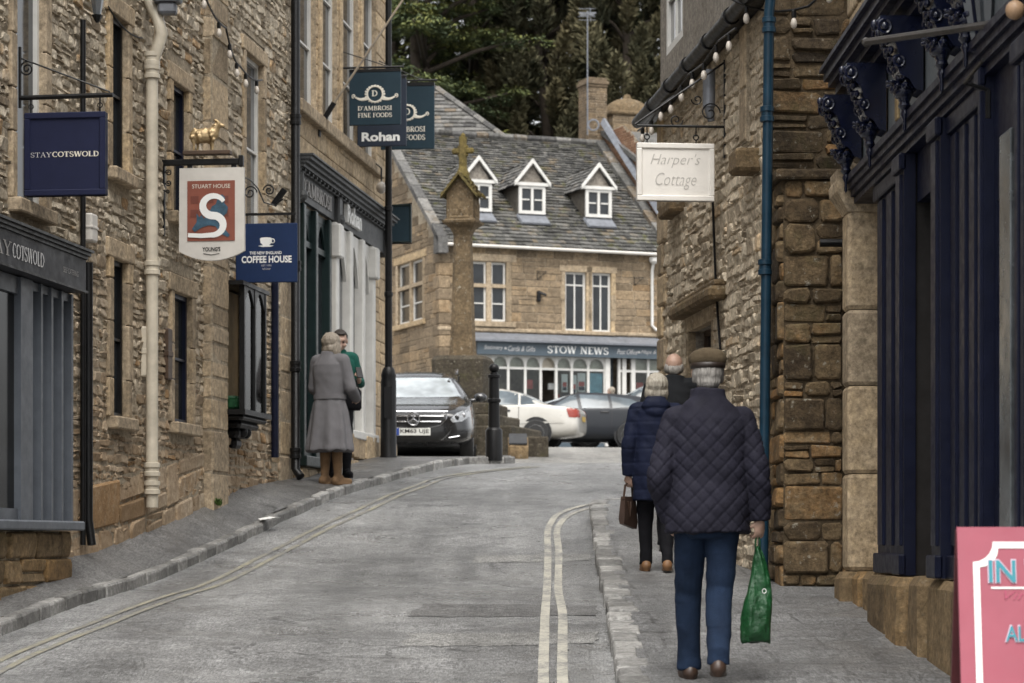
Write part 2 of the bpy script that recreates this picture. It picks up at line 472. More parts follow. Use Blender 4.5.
def slates(mb, P0, u, v, U, V, expo=.2, wid=(.16,.34), th=.022, seed=1, m=0, clip=None, taper=.75):
    """stone slates laid in diminishing courses on a roof plane"""
    r = random.Random(seed); P0 = Vector(P0); u = Vector(u).normalized(); v = Vector(v).normalized(); n = u.cross(v).normalized()
    if n.z < 0: n = -n
    y = 0
    mb.poly([P0-n*.03, P0+u*U-n*.03, P0+u*U+v*V-n*.03, P0+v*V-n*.03] if not clip else [P0-n*.03+u*a+v*b for a,b in clip['poly']], m, .2)
    while y < V:
        e = expo*(1-(1-taper)*y/V)
        x = -r.uniform(0,.2)
        while x < U:
            w = r.uniform(*wid); a, b = max(x,0)+.004, min(x+w,U)-.004; x += w
            if b-a < .03: continue
            if clip and not clip['f']((a+b)/2, y+e*.5): continue
            t = min(1,max(0,r.gauss(.5,.24))); k = th*r.uniform(.7,1.5); s0 = r.uniform(-.018,.018); top = min(y+e*1.25, V)
            sk = r.uniform(-.012,.012)
            lo = [P0+u*a+v*(y+s0)+n*.004, P0+u*b+v*(y+s0+sk)+n*.004]
            lo2 = [q+n*k for q in lo]
            hi = [P0+u*b+v*top+n*(-.004), P0+u*a+v*top+n*(-.004)]
            mb.poly([lo2[0],lo2[1],hi[0],hi[1]], m, t)
            mb.poly([lo[0],lo[1],lo2[1],lo2[0]], m, t)
            mb.poly([lo[0],lo2[0],hi[1]], m, t); mb.poly([lo[1],hi[0],lo2[1]], m, t)
        y += e

# ------------------------------------------------------------------ windows
def window(parent, a, b, c, d, y=.07, frame='white', pane='pane', nx=1, nz_=1, fw=.045, surround=None, sw=.13, proud=.03, sill=True, xf=None, bars=.022, zsplit=None, inner='dressed', mull=0):
    xf = xf or (lambda x,y,z: (x,y,z))
    def fix(mb):
        mb.v = [tuple(xf(*p)) for p in mb.v]; return mb
    mb = MB()
    mb.box(a, a+fw, y-.03, y+.03, c, d); mb.box(b-fw, b, y-.03, y+.03, c, d)
    mb.box(a+fw, b-fw, y-.03, y+.03, c, c+fw); mb.box(a+fw, b-fw, y-.03, y+.03, d-fw, d)
    if mull: mb.box((a+b)/2-mull/2, (a+b)/2+mull/2, y-.04, y+.03, c+fw, d-fw)
    for i in range(1, nx):
        x = a+(b-a)*i/nx; mb.box(x-bars/2, x+bars/2, y-.022, y+.02, c+fw, d-fw)
    zs = zsplit if zsplit else [c+(d-c)*i/nz_ for i in range(1, nz_)]
    for z in zs:
        mb.box(a+fw, b-fw, y-.024, y+.018, z-bars/2, z+bars/2)
    o = fix(mb).build('window', M[frame], parent)
    g = MB(); g.box(a+.01, b-.01, y+.004, y+.012, c+.01, d-.01)
    fix(g).build('pane', M[pane], o)
    if surround:
        s = MB(); r = random.Random(int(a*100+c*77))
        z = c
        while z < d-.02:
            h = min(r.uniform(.3,.55), d-z); h = d-z if d-z-h < .15 else h
            for sd in (0,1):
                w = sw*r.uniform(.85,1.25); t = r.random()
                if sd == 0: s.bbox(a-w, a+.002, -proud, .06, z+.004, z+h-.004, .008, 0, t)
                else: s.bbox(b-.002, b+w, -proud, .06, z+.004, z+h-.004, .008, 0, t)
            z += h
        s.bbox(a-sw*1.5, b+sw*1.5, -proud-.004, .06, d-.002, d+sw*1.4, .01, 0, .6)
        fix(s).build('surround', M[surround], o)
    if sill:
        s = MB(); s.bbox(a-sw*.9, b+sw*.9, -proud-.06, y-.03, c-.10, c+.004, .012, 0, .35)
        fix(s).build('sill', M[surround or 'dressed'], o)
    return o

# ------------------------------------------------------------------ lettering
_tc = {}
def font_polys(s, shear=0, bold=0):
    key = (s, shear, bold)
    if key in _tc: return _tc[key]
    cu = bpy.data.curves.new('lettering_curve', 'FONT'); cu.body = s; cu.size = 1; cu.shear = shear; cu.offset = bold; cu.resolution_u = 3
    ob = bpy.data.objects.new('lettering_curve', cu); COL.objects.link(ob)
    dg = bpy.context.evaluated_depsgraph_get()
    me = bpy.data.meshes.new_from_object(ob.evaluated_get(dg))
    v = [(p.co.x, p.co.y) for p in me.vertices]; f = [tuple(p.vertices) for p in me.polygons]
    bpy.data.objects.remove(ob); bpy.data.curves.remove(cu); bpy.data.meshes.remove(me)
    _tc[key] = (v, f); return v, f
T_, H_ = .17, .075       # thick and thin strokes of the serif alphabet
def arc(cx, cy, rx, ry, a0, a1, n=9): return [(cx+rx*math.cos(math.radians(a0+(a1-a0)*i/n)), cy+ry*math.sin(math.radians(a0+(a1-a0)*i/n))) for i in range(n+1)]
GL = {  # glyph: (advance, strokes [(points, thickness)], serifs [(x, y, width)])
 'S': (.62, [(arc(.31,.74,.2,.22,20,230)+arc(.31,.26,.22,.24,70,-160)[1:], .12)], [(.5,.80,.05),(.09,.2,.05)]),
 'T': (.72, [([(.36,0),(.36,1)], T_), ([(.05,.96),(.67,.96)], H_)], [(.36,.03,.34),(.06,.9,.07),(.66,.9,.07)]),
 'A': (.80, [([(.40,.98),(.13,0)], H_), ([(.40,1),(.67,0)], T_), ([(.22,.34),(.58,.34)], H_)], [(.12,.03,.26),(.68,.03,.28)]),
 'Y': (.76, [([(.38,.45),(.12,1)], T_), ([(.38,.45),(.64,1)], H_), ([(.38,0),(.38,.47)], T_)], [(.12,.97,.26),(.64,.97,.24),(.38,.03,.32)]),
 'C': (.74, [(arc(.40,.5,.32,.46,50,310,14), .12)], [(.63,.8,.06)]),
 'O': (.84, [(arc(.42,.5,.34,.46,0,360,20), .125)], []),
 'W': (1.08, [([(.12,1),(.34,0)], T_), ([(.34,0),(.54,1)], H_), ([(.54,1),(.76,0)], T_), ([(.76,0),(.97,1)], H_)], [(.12,.97,.26),(.54,.97,.2),(.97,.97,.22)]),
 'L': (.64, [([(.2,0),(.2,1)], T_), ([(.2,.04),(.58,.04)], H_)], [(.2,.97,.32),(.57,.11,.06)]),
 'D': (.82, [([(.2,0),(.2,1)], T_), (arc(.34,.5,.38,.46,90,-90,12), .12), ([(.2,.04),(.36,.04)], H_), ([(.2,.96),(.36,.96)], H_)], [(.14,.97,.16),(.14,.03,.16)]),
 'M': (1.0, [([(.18,0),(.18,1)], H_), ([(.18,1),(.5,.12)], T_), ([(.5,.12),(.82,1)], H_), ([(.82,0),(.82,1)], T_)], [(.16,.03,.26),(.82,.03,.32),(.15,.97,.2),(.85,.97,.2)]),
 'B': (.72, [([(.2,0),(.2,1)], T_), (arc(.34,.74,.24,.22,90,-90,8), .11), (arc(.36,.26,.28,.24,90,-90,8), .12), ([(.2,.96),(.36,.96)], H_), ([(.2,.51),(.36,.51)], H_), ([(.2,.04),(.36,.04)], H_)], [(.14,.97,.16),(.14,.03,.16)]),
 'R': (.78, [([(.2,0),(.2,1)], T_), (arc(.34,.74,.25,.22,90,-90,8), .11), ([(.2,.96),(.36,.96)], H_), ([(.2,.51),(.36,.51)], H_), ([(.38,.5),(.68,0)], T_)], [(.14,.97,.16),(.2,.03,.3),(.7,.03,.2)]),
 'I': (.42, [([(.21,0),(.21,1)], T_)], [(.21,.97,.34),(.21,.03,.34)]),
 'F': (.64, [([(.2,0),(.2,1)], T_), ([(.2,.96),(.57,.96)], H_), ([(.2,.52),(.48,.52)], H_)], [(.2,.03,.34),(.14,.97,.16),(.57,.89,.06),(.48,.52,.06)]),
 'N': (.86, [([(.18,0),(.18,1)], H_), ([(.18,1),(.70,0)], T_), ([(.70,0),(.70,1)], H_)], [(.18,.03,.26),(.14,.97,.2),(.70,.97,.26)]),
 'E': (.66, [([(.2,0),(.2,1)], T_), ([(.2,.96),(.58,.96)], H_), ([(.2,.52),(.48,.52)], H_), ([(.2,.04),(.6,.04)], H_)], [(.14,.97,.16),(.14,.03,.16),(.58,.89,.06),(.6,.11,.06)]),
 "'": (.26, [([(.14,.72),(.14,1)], .11)], []), ' ': (.36, [], []),
}
def serif_polys(s, w=1.0, light=1.0):
    V = []; Fc = []; Z = []; x = 0; k = 0
    def quad(q):
        nonlocal k
        b = len(V); V.extend(q); Z.extend([k*.0004]*len(q)); Fc.append(tuple(range(b, b+len(q)))); k = (k+1) % 9
    for ch in s:
        adv, st, se = GL[ch]
        for pts, t in st:
            t *= light
            n = len(pts); off = []
            for i in range(n):
                d = Vector(pts[min(i+1,n-1)])-Vector(pts[max(i-1,0)])
                if n > 2 and pts[0] == pts[-1] and i in (0,n-1): d = Vector(pts[1])-Vector(pts[-2])
                d.normalize(); nn = Vector((-d.y, d.x))
                tt = t*(.62+.55*abs(nn.x)) if n > 2 else t
                off.append((Vector(pts[i])+nn*tt/2, Vector(pts[i])-nn*tt/2))
            for i in range(n-1):
                quad([(x+p.x, p.y) for p in (off[i][0], off[i+1][0], off[i+1][1], off[i][1])])
        for (sx, sy, sw_) in se:
            h = .055 if sw_ > .1 else .2
            quad([(x+sx-sw_/2, sy-h/2), (x+sx+sw_/2, sy-h/2), (x+sx+sw_/2, sy+h/2), (x+sx-sw_/2, sy+h/2)])
        x += adv
    return V, Fc, Z
def lettering(parent, s, x0, x1, z0, z1, y, mat, serif=False, shear=0, bold=0, raised=0, name='lettering', light=1.0, xf=None, back=False):
    """raised or painted words filling a rectangle of the board's face (front is -y)"""
    if serif: V, Fc, Z = serif_polys(s, light=light)
    else:
        V, Fc = font_polys(s, shear, bold); Z = [0]*len(V)
    if not V: return None
    ax = min(p[0] for p in V); bx = max(p[0] for p in V); az = min(p[1] for p in V); bz = max(p[1] for p in V)
    mb = MB(); sg = 1 if back else -1
    for (p, zoff) in zip(V, Z):
        X = x0+(x1-x0)*(p[0]-ax)/max(bx-ax,1e-6); Zv = z0+(z1-z0)*(p[1]-az)/max(bz-az,1e-6)
        if back: X = x0+x1-X
        q = (X, y+sg*(.003+raised+zoff), Zv)
        mb.v.append(q if not xf else tuple(xf(*q)))
    for f in Fc: mb.face(f)
    if raised:
        n = len(mb.v)
        for i in range(n):
            p = mb.v[i]; mb.v.append((p[0], p[1]-sg*raised, p[2]) if not xf else p)
        if not xf:
            ed = {}
            for f in Fc:
                for i in range(len(f)):
                    e = (f[i], f[(i+1) % len(f)]); ed[tuple(sorted(e))] = ed.get(tuple(sorted(e)), 0)+1
            for (a, b), c in ed.items():
                if c == 1: mb.face((a, b, b+n, a+n))
    o = link(name, mb.mesh(name), M[mat], parent, fix=False)
    return o
def fuse(mb, voxel=.01, smooth=6, name='fused'):
    """one continuous skin over overlapping closed pieces"""
    me = mb.mesh(name); recalc(me)
    ob = bpy.data.objects.new(name, me); COL.objects.link(ob)
    r = ob.modifiers.new('r', 'REMESH'); r.mode = 'VOXEL'; r.voxel_size = voxel
    if smooth:
        s = ob.modifiers.new('s', 'SMOOTH'); s.factor = .5; s.iterations = smooth
    dg = bpy.context.evaluated_depsgraph_get()
    out = bpy.data.meshes.new_from_object(ob.evaluated_get(dg))
    bpy.data.objects.remove(ob); bpy.data.meshes.remove(me)
    out.name = name
    return out
# ------------------------------------------------------------------ ground
def asphalt(name, base, hi, wet=.35, slabs=False, stone_=False):
    m, nt, b = newmat(name); co = objco(nt)
    a = nz(nt, co, 22, 8, .95); big = nz(nt, co, .55, 6, .65, .5); mid = nz(nt, co, 5, 5, .7)
    c = mix(nt, rampf(nt, big, .35, .68), base, hi)
    c = mix(nt, 1., c, grey(nt, rampf(nt, a, .36, .64, .42, 1.6)), 'MULTIPLY')
    c = mix(nt, 1., c, grey(nt, rampf(nt, mid, .3, .7, .78, 1.2)), 'MULTIPLY')
    gm = nt.nodes.new('ShaderNodeMapping'); gm.inputs['Scale'].default_value = (95,13,13); nt.links.new(co, gm.inputs[0])
    grit = nz(nt, gm.outputs[0], 1.0, 3, .8)
    c = mix(nt, 1., c, grey(nt, rampf(nt, grit, .34, .66, .42, 1.60)), 'MULTIPLY')
    h = math_(nt, 'ADD', math_(nt, 'ADD', a, grit), math_(nt, 'MULTIPLY', mid, .6))
    if slabs:
        br = nt.nodes.new('ShaderNodeTexBrick'); br.inputs['Scale'].default_value = 1; br.inputs['Mortar Size'].default_value = .012
        br.inputs['Brick Width'].default_value = .95; br.inputs['Row Height'].default_value = .62; br.offset = .37
        wv = nt.nodes.new('ShaderNodeVectorMath'); wv.operation = 'ADD'
        ds = nt.nodes.new('ShaderNodeTexNoise'); ds.inputs['Scale'].default_value = 1.6; nt.links.new(co, ds.inputs['Vector'])
        sc = nt.nodes.new('ShaderNodeVectorMath'); sc.operation = 'SCALE'; sc.inputs['Scale'].default_value = .09
        nt.links.new(ds.outputs['Color'], sc.inputs[0]); nt.links.new(co, wv.inputs[0]); nt.links.new(sc.outputs[0], wv.inputs[1])
        nt.links.new(wv.outputs[0], br.inputs['Vector'])
        br.inputs['Color1'].default_value = (.93,.93,.93,1); br.inputs['Color2'].default_value = (1.05,1.05,1.05,1); br.inputs['Mortar'].default_value = (.68,.68,.68,1)
        c = mix(nt, 1., c, br.outputs['Color'], 'MULTIPLY')
        h = math_(nt, 'ADD', h, math_(nt, 'MULTIPLY', br.outputs['Fac'], -1.5))
    wm = nt.nodes.new('ShaderNodeMapping'); wm.inputs['Scale'].default_value = (1.5,.07,1); nt.links.new(co, wm.inputs[0])
    c = mix(nt, 1., c, grey(nt, rampf(nt, nz(nt, wm.outputs[0], 1.0, 4, .6), .32, .68, .66, 1.3)), 'MULTIPLY')
    # hairline cracks and tar seams with a course of their own
    vo = nt.nodes.new('ShaderNodeTexVoronoi'); vo.feature = 'DISTANCE_TO_EDGE'; vo.inputs['Scale'].default_value = .55
    dn = nt.nodes.new('ShaderNodeTexNoise'); dn.inputs['Scale'].default_value = 2.5; dn.inputs['Detail'].default_value = 6; nt.links.new(co, dn.inputs['Vector'])
    va = nt.nodes.new('ShaderNodeVectorMath'); va.operation = 'ADD'; nt.links.new(co, va.inputs[0]); nt.links.new(dn.outputs['Color'], va.inputs[1])
    nt.links.new(va.outputs[0], vo.inputs['Vector'])
    ck = math_(nt, 'MULTIPLY', rampf(nt, vo.outputs['Distance'], .004, .012, 1, 0), rampf(nt, nz(nt, co, .9, 3), .5, .6))
    c = mix(nt, math_(nt, 'MULTIPLY', ck, .7), c, (.02,.02,.02))
    nt.links.new(c, b.inputs['Base Color'])
    nt.links.new(rampf(nt, nz(nt, co, 1.3, 5, .6), .35, .65, wet, wet+.3), b.inputs['Roughness'])
    b.inputs['Specular IOR Level'].default_value = .5
    bump(nt, b, h, .55, .02)
    return m
M['road'] = asphalt('wet_worn_asphalt', (.122,.122,.121), (.245,.245,.243), .25)
M['pave'] = asphalt('pavement_asphalt', (.072,.070,.068), (.145,.143,.139), .28)
M['slab'] = asphalt('pavement_slabs', (.125,.125,.125), (.205,.205,.204), .28, True)
M['square'] = asphalt('pale_square_sheen', (.16,.155,.145), (.23,.222,.205), .42)
M['patch'] = asphalt('trench_concrete', (.17,.168,.16), (.27,.267,.258), .36)
M['patchdark'] = asphalt('trench_tar', (.075,.074,.072), (.15,.148,.145), .32)
M['kerb'] = stone('kerb_stone', [(0,(.13,.128,.122)),(.5,(.22,.216,.207)),(1,(.31,.304,.29))], stain=(.06,.055,.05), stain_amt=.5, lichen=.2, bmp=.5, rough=.6)
def paintline(name, col, lo=.78, hi=.97):
    m, nt, b = newmat(name); co = objco(nt)
    w = nz(nt, co, 26, 6, .8); w2 = nz(nt, co, 2.1, 4, .6)
    f = rampf(nt, math_(nt, 'ADD', w, math_(nt, 'MULTIPLY', w2, .7)), lo, hi)
    c = mix(nt, f, col, (.155,.153,.148)); nt.links.new(c, b.inputs['Base Color']); b.inputs['Roughness'].default_value = .55
    bump(nt, b, nz(nt, co, 150, 3, .8), .3, .01)
    return m
M['yellow'] = paintline('worn_yellow_paint', (.29,.268,.19), .70, .95)
M['paleyellow'] = paintline('worn_pale_paint', (.40,.38,.32))

def rise(Y):   # the left pavement tilts up towards the houses
    return float(np.interp(Y, [12,16.5,18.5,24.5,27.5], [.02,.10,.18,.18,.0]))
def und(x, Y):     # slight wear and settlement of the surfaces
    return .012*mnoise.noise((x*.7, Y*.5, 3.1))+.006*mnoise.noise((x*2.1, Y*1.7, 8.))
def sheet(name, rows, xf, mat, off, step=.25, tilt=0):
    """rows of Y; xf(Y) -> (x0, x1); height follows the street"""
    mb = MB(); prev = None
    for Y in rows:
        x0, x1 = xf(Y); n = max(2, int(round(abs(x1-x0)/step)) if abs(x1-x0) < 20 else 40); n = 24
        b = len(mb.v)
        for i in range(n+1):
            x = x0+(x1-x0)*i/n; mb.v.append((x, Y, P(Y)+off+(tilt and rise(Y)*min(1.15,max(0,(x1-x)/max(.2,x1-(-5.83+.127*Y)))))+(und(x,Y) if abs(x) < 8 and Y < 60 else 0)))
        if prev is not None:
            for i in range(n): mb.face((prev+i, prev+i+1, b+i+1, b+i))
        prev = b
    return structure(mb.build(name, mat, None, smooth=True))
mb = MB()
xs = [-400,-120,-50,-25,-14]+[-8+.4*i for i in range(41)]+[14,25,50,120,400]
ys = [-25,-10,0]+[3+.35*i for i in range(140)]+[54,58,62,66,70,76,84,95,110,140,200,350,700]
for Y in ys:
    for x in xs: mb.v.append((x, Y, P(Y)+(und(x,Y) if abs(x) < 8 and Y < 52 else -.0)))
nx = len(xs)
for j in range(len(ys)-1):
    for i in range(nx-1): mb.face((j*nx+i, j*nx+i+1, (j+1)*nx+i+1, (j+1)*nx+i))
structure(mb.build('road', M['road'], None, smooth=True))

KL = [Vector((-3.7,4,0)), Vector((-3.6,9,0))]+[G(px,py,0.0) for px,py in ((0,637),(83,605),(137,588),(178,572),(256,536),(280,523),(330,501),(370,487),(420,474))]+[Vector((-.55,31.15,0)), Vector((-.1,31.35,0)), Vector((.03,31.6,0)), Vector((-.05,32.1,0)), Vector((-.3,32.5,0))]
KR = [Vector((.55,4,0)), Vector((.55,9,0))]+[G(px,py,0.0) for px,py in ((615,683),(606,614),(597,569),(590,513))]+[G(590,513)+Vector(q) for q in ((.04,.30,0),(.18,.55,0),(.5,.72,0),(1.2,.9,0),(3.,1.1,0),(8,1.9,0))]
def interp(poly, Y):
    for a, b in zip(poly, poly[1:]):
        if a.y <= Y <= b.y: return a.x+(b.x-a.x)*(Y-a.y)/max(b.y-a.y,1e-6)
    return poly[0].x if Y < poly[0].y else poly[-1].x
def fr(a, b, st): 
    n = int(math.ceil((b-a)/st)); return [a+(b-a)*i/n for i in range(n+1)]
sheet('pavement', fr(4,32.5,.22), lambda Y: (-5.83+.127*Y-1.2, interp(KL,Y)-.10), M['pave'], .085, tilt=1)
sheet('pavement', fr(4,G(590,513).y+1.0,.2), lambda Y: (interp(KR,Y)+.12, 4.6), M['slab'], .085)
sheet('square_sheen', fr(34.5,64,.5), lambda Y: (-9 if Y > 37 else -3.0, 1.9+.02*(Y-34)), M['square'], .006)  # added pale sheet; reflected light on the square put into its colour
def kerb(name, poly, width, side, seed, top=.095):
    r = random.Random(seed); mb = MB()
    for a, b in zip(poly, poly[1:]):
        a = Vector((a.x,a.y)); b = Vector((b.x,b.y)); d = b-a; L = d.length; d.normalize(); n = Vector((d.y,-d.x))*side
        t = 0
        while t < L-.01:
            l = min(r.uniform(.18,.42), L-t); l = L-t if L-t-l < .1 else l
            if a.y+t*d.y > 3:
                w = width*r.uniform(.75,1.3); o = r.uniform(-.012,.012); h = top+r.uniform(-.012,.010)
                rings = []
                for (z, ins) in ((-.08,0),(h-.02,.0),(h-.004,.008),(h,.022)):
                    q = []
                    for (tt, ww) in ((t+.005+ins,o+ins),(t+l-.005-ins,o+ins+r.uniform(-.004,.004)),(t+l-.005-ins,w-ins),(t+.005+ins,w-ins)):
                        p = a+d*tt+n*ww; q.append((p.x, p.y, P(p.y)+z+und(p.x,p.y)))
                    rings.append(q)
                mb.loft(rings, 0, r.random())
            t += l
    return structure(mb.build(name, M['kerb'], None))
kerb('kerb', KL, .10, -1, 3)
kerb('kerb', KR, .17, 1, 4)
def strip(mb, pts, w, z=.006):
    pts = [Vector((p.x,p.y)) for p in pts]
    dense = [pts[0]]
    for a, b in zip(pts, pts[1:]):
        n = max(1, int((b-a).length/.25))
        dense += [a+(b-a)*(i/n) for i in range(1, n+1)]
    for _ in range(3): dense = [dense[0]]+[(dense[i-1]+dense[i]*2+dense[i+1])/4 for i in range(1,len(dense)-1)]+[dense[-1]]
    b0 = len(mb.v)
    for i, p in enumerate(dense):
        d = (dense[min(i+1,len(dense)-1)]-dense[max(i-1,0)]).normalized(); n = Vector((d.y,-d.x))
        for s in (-.5,.5):
            q = p+n*w*s; mb.v.append((q.x, q.y, P(q.y)+und(q.x,q.y)+z))
        if i: mb.face((b0+2*i-2, b0+2*i-1, b0+2*i+1, b0+2*i))
lineL = [Vector((-3.15,9,0))]+[G(*p) for p in ((0,661),(120,613),(256,559),(330,523),(380,500),(436,478),(481,472),(530,467))]
for off, nm in ((0,'road_marking'),(.13,'road_marking')):
    mb = MB(); strip(mb, [Vector((p.x+off, p.y-.02*off, 0)) for p in lineL], .05); structure(mb.build(nm, M['yellow']))
for pts in (((543,683),(545,616),(547,590),(548,552),(547,530),(556,514),(578,506.5),(616,500)), ((562,683),(563,616),(558,590),(559,552),(556,530),(565,516),(584,509),(622,502))):
    w = [G(*p) for p in pts]; w = [Vector((w[0].x, 7, 0)), Vector((w[0].x, 10, 0))]+w
    mb = MB(); strip(mb, w, .062); structure(mb.build('road_marking', M['paleyellow']))
def patch(name, c, mat, z):
    """a relaid strip of surface between four corners, its edges uneven"""
    a, b, cc, d = [G(*p) for p in c]; mb = MB(); n = 24; m = 5; r = random.Random(5)
    for j in range(m+1):
        for i in range(n+1):
            p = a.lerp(b, i/n).lerp(d.lerp(cc, i/n), j/m)
            x, y = p.x, p.y
            if j in (0,m): y += r.uniform(-.03,.03)
            if i in (0,n): x += r.uniform(-.02,.02)
            mb.v.append((x, y, P(y)+und(x,y)+z))
    for j in range(m):
        for i in range(n): mb.face((j*(n+1)+i, j*(n+1)+i+1, (j+1)*(n+1)+i+1, (j+1)*(n+1)+i))
    structure(mb.build(name, mat, None, smooth=True))
patch('road_repair', [(398,648),(596,645),(597,634),(410,635)], M['patch'], .0035)
patch('road_repair', [(472,564),(592,562),(592,555),(474,557)], M['patch'], .0035)
patch('road_repair', [(405,618),(598,617),(596,606),(424,605)], M['patchdark'], .0035)
# litter on the left pavement
p = G(268,522,.085); mb = MB(); r = random.Random(2)
base = [(p.x+.10*math.cos(a)+r.uniform(-.03,.03), p.y+.10*math.sin(a), p.z+.012+r.uniform(0,.03)) for a in [i*pi/4 for i in range(8)]]
for i in range(8): mb.poly([base[i], base[(i+1)%8], (p.x+.01,p.y,p.z+.05)], 0)
tag(mb.build('crumpled_paper', M['paper']), 'scrap of crumpled white paper on the left pavement by the kerb', 'litter')
# ------------------------------------------------------------------ left terrace: three houses on one street line
def ppx(fr_, a, b, c, d, pr=0):
    """opening (s0,s1,z0,z1) from measured columns a,b and rows c (head) d (sill)"""
    s0, _ = fr_.S(a, 540, pr); s1, _ = fr_.S(b, 540, pr); mx = (a+b)/2
    return (s0, s1, fr_.S(mx, d, pr)[1], fr_.S(mx, c, pr)[1])
def house(name, label, cat, frame, at=0):
    o = frame.w(at); return thing(name, label, cat, (o.x, o.y, 0), frame.rz)
XF = lambda at: (lambda x,y,z: (x-at, y, z))
sA, _ = FL.S(203); sB, _ = FL.S(294); sC, _ = FL.S(388)
TOP = 8.2
# house A
hA = house('rubble_house', 'rubble stone house with a charcoal bay shopfront and narrow dressed windows at the left edge', 'house', FL)
shop_end, _ = FL.S(74, 540, .25)
ops = [ppx(FL,14,43,-120,205), ppx(FL,110,126,18,172), ppx(FL,171,187,86,216), ppx(FL,111,126,260,418), ppx(FL,172,190,294,424)]
shop_op = (12.6, shop_end-.05, .12, 1.86)
mb = MB()
surr = [(o[0]-.13,o[1]+.13,o[2]-.09,o[3]+.17) for o in ops]
masonry(mb, 11, sA, -1.4, TOP, surr+[shop_op], prot=(.002,.016), seed=11, wid=(.08,.22), course=(.06,.12), gap=.022, skip=lambda x,z: z > 7.6)
for o, s in zip(ops, surr):   # backing behind the dressed stone round each opening
    backing(mb, s[0], s[1], s[2], s[3], [o], lambda x,y,z:(x,y,z))
reveals(mb, ops, .12); reveals(mb, [shop_op], .5)
mb.box(11, sA, .45, .5, -1.4, TOP, 1)      # inner leaf, dark rooms between
mb.box(sA-.05, sA, .02, 6, -1.4, TOP, 1)
mb.box(11, 11.05, .02, 6, -1.4, TOP, 1); mb.box(11.05, sA-.05, 5.9, 6, -1.4, TOP, 1)
# large worn footing stones
masonry(mb, shop_end+.3, sA, -.3, .52, [], xf=lambda x,y,z: (x, y, z+P(x*.992)+.085+rise(x*.992)), prot=(.012,.032), course=(.14,.36), wid=(.2,.7), gap=.016, rnd=1, seed=12, nobase=True, m=0)
mb.hexa([(x, y, z+P(x*.992)+.085+rise(x*.992)) for x,y,z in ((shop_end+.3,-.008,-.3),(sA,-.008,-.3),(sA,.0,-.3),(shop_end+.3,.0,-.3),(shop_end+.3,-.008,.5),(sA,-.008,.5),(sA,.0,.5),(shop_end+.3,.0,.5))], 1, .3)
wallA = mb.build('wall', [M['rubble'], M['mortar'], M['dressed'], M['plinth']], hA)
for k, o in enumerate(ops):
    window(hA, *o, y=.06, frame=('white','black','navy','black','navy')[k], pane='pane', surround='dressed', sw=.11, proud=.028, nx=1, nz_=2 if k else 1)
def roof(parent, L0, L1, z, depth, seed, rise=3.0, over=.25, mat='slate'):
    mb = MB(); slates(mb, (L0,-over,z), (1,0,0), (0,depth,rise), L1-L0, math.hypot(depth,rise), .3, (.25,.5), .03, seed)
    mb.poly([(L0,depth,z+rise),(L1,depth,z+rise),(L1,2*depth,z),(L0,2*depth,z)], 0, .5)
    mb.build('roof', M[mat], parent)
    g = MB(); g.tube([(L0,-over-.06,z-.06),(L1,-over-.06,z-.06)], .055, 8); g.build('gutter', M['black'], parent)
roof(hA, 11, sA, TOP, 3.2, 5)
# shopfront A : everything stands pr proud of the wall
def shopA():
    pr = .25; e = shop_end
    zs = .14; zt = 1.84
    s1, _ = FL.S(33, 540, pr); s0, _ = FL.S(20, 540, pr)
    mb = MB(); mb.bbox(12.5, e+.06, -pr-.07, .0, zs-.07, zs, .012); mb.build('sill', M['shopgrey'], hA)
    mb = MB(); masonry(mb, 12.5, e, -1.2, zs-.075, [], prot=(.01,.04), course=(.14,.22), wid=(.3,.6), seed=21, y=-pr+.04)
    mb.box(e-.08, e-.002, -pr+.05, 0, -1.2, zs-.075, 1); mb.build('stall_riser', [M['plinth'], M['mortar']], hA)
    fr_ = MB()
    fr_.box(s0+.02, s1, -pr, -pr+.12, zs, zt)                          # broad pilaster beside the glass
    fr_.box(12.5, s0+.02, -pr+.02, -pr+.09, zs, zs+.08); fr_.box(12.5, s0+.02, -pr+.02, -pr+.09, zt-.12, zt)
    n = 4; w = (e-s1)/n
    for i in range(n+1):
        x = s1+w*i; fr_.box(x-.022, x+.022, -pr+.012, -pr+.10, zs, zt)
    fr_.box(s1, e, -pr+.03, -pr+.10, zt-.06, zt)
    fr_.box(s1, e, -pr+.075, -pr+.10, zs, zt-.06)
    fr_.box(e-.025, e+.02, -pr+.10, .0, zs, zt)
    f = fr_.build('shopfront_frame', M['shopgrey'], hA)
    g = MB(); g.box(12.5, s0+.02, -pr+.05, -pr+.058, zs+.08, zt-.12); g.build('shop_window', M['darkglass'], hA)
    pf = .33; fe, _ = FL.S(86, 540, pf)
    mb = MB(); mb.box(11.5, fe, -pf, 0, 1.85, 2.10); fa = mb.build('fascia', M['shopdark'], hA)
    c = MB()
    for k, (a, b, o_) in enumerate(((2.10,2.125,.015),(2.125,2.15,.035),(2.15,2.17,.055))): c.box(11.5, fe+o_*.6, -pf-o_, 0, a+.001, b)
    c.box(11.5, fe+.02, -pf-.012, -pf, 1.85, 1.868)
    c.build('cornice', M['black'], hA)
    r0, _ = FL.S(-22, 540, pf); r1, _ = FL.S(12, 540, pf); r2, _ = FL.S(43.5, 540, pf)
    lettering(fa, 'STAY', r0, r1-.02, 1.925, 2.03, -pf, 'greyletter', True, light=.8)
    lettering(fa, 'COTSWOLD', r1, r2, 1.925, 2.03, -pf, 'silverletter', True)
    r3, _ = FL.S(63, 540, pf); r4, _ = FL.S(78, 540, pf)
    lettering(fa, 'SELF CATERING', r3, r4, 1.95, 1.99, -pf, 'greyletter')
shopA()
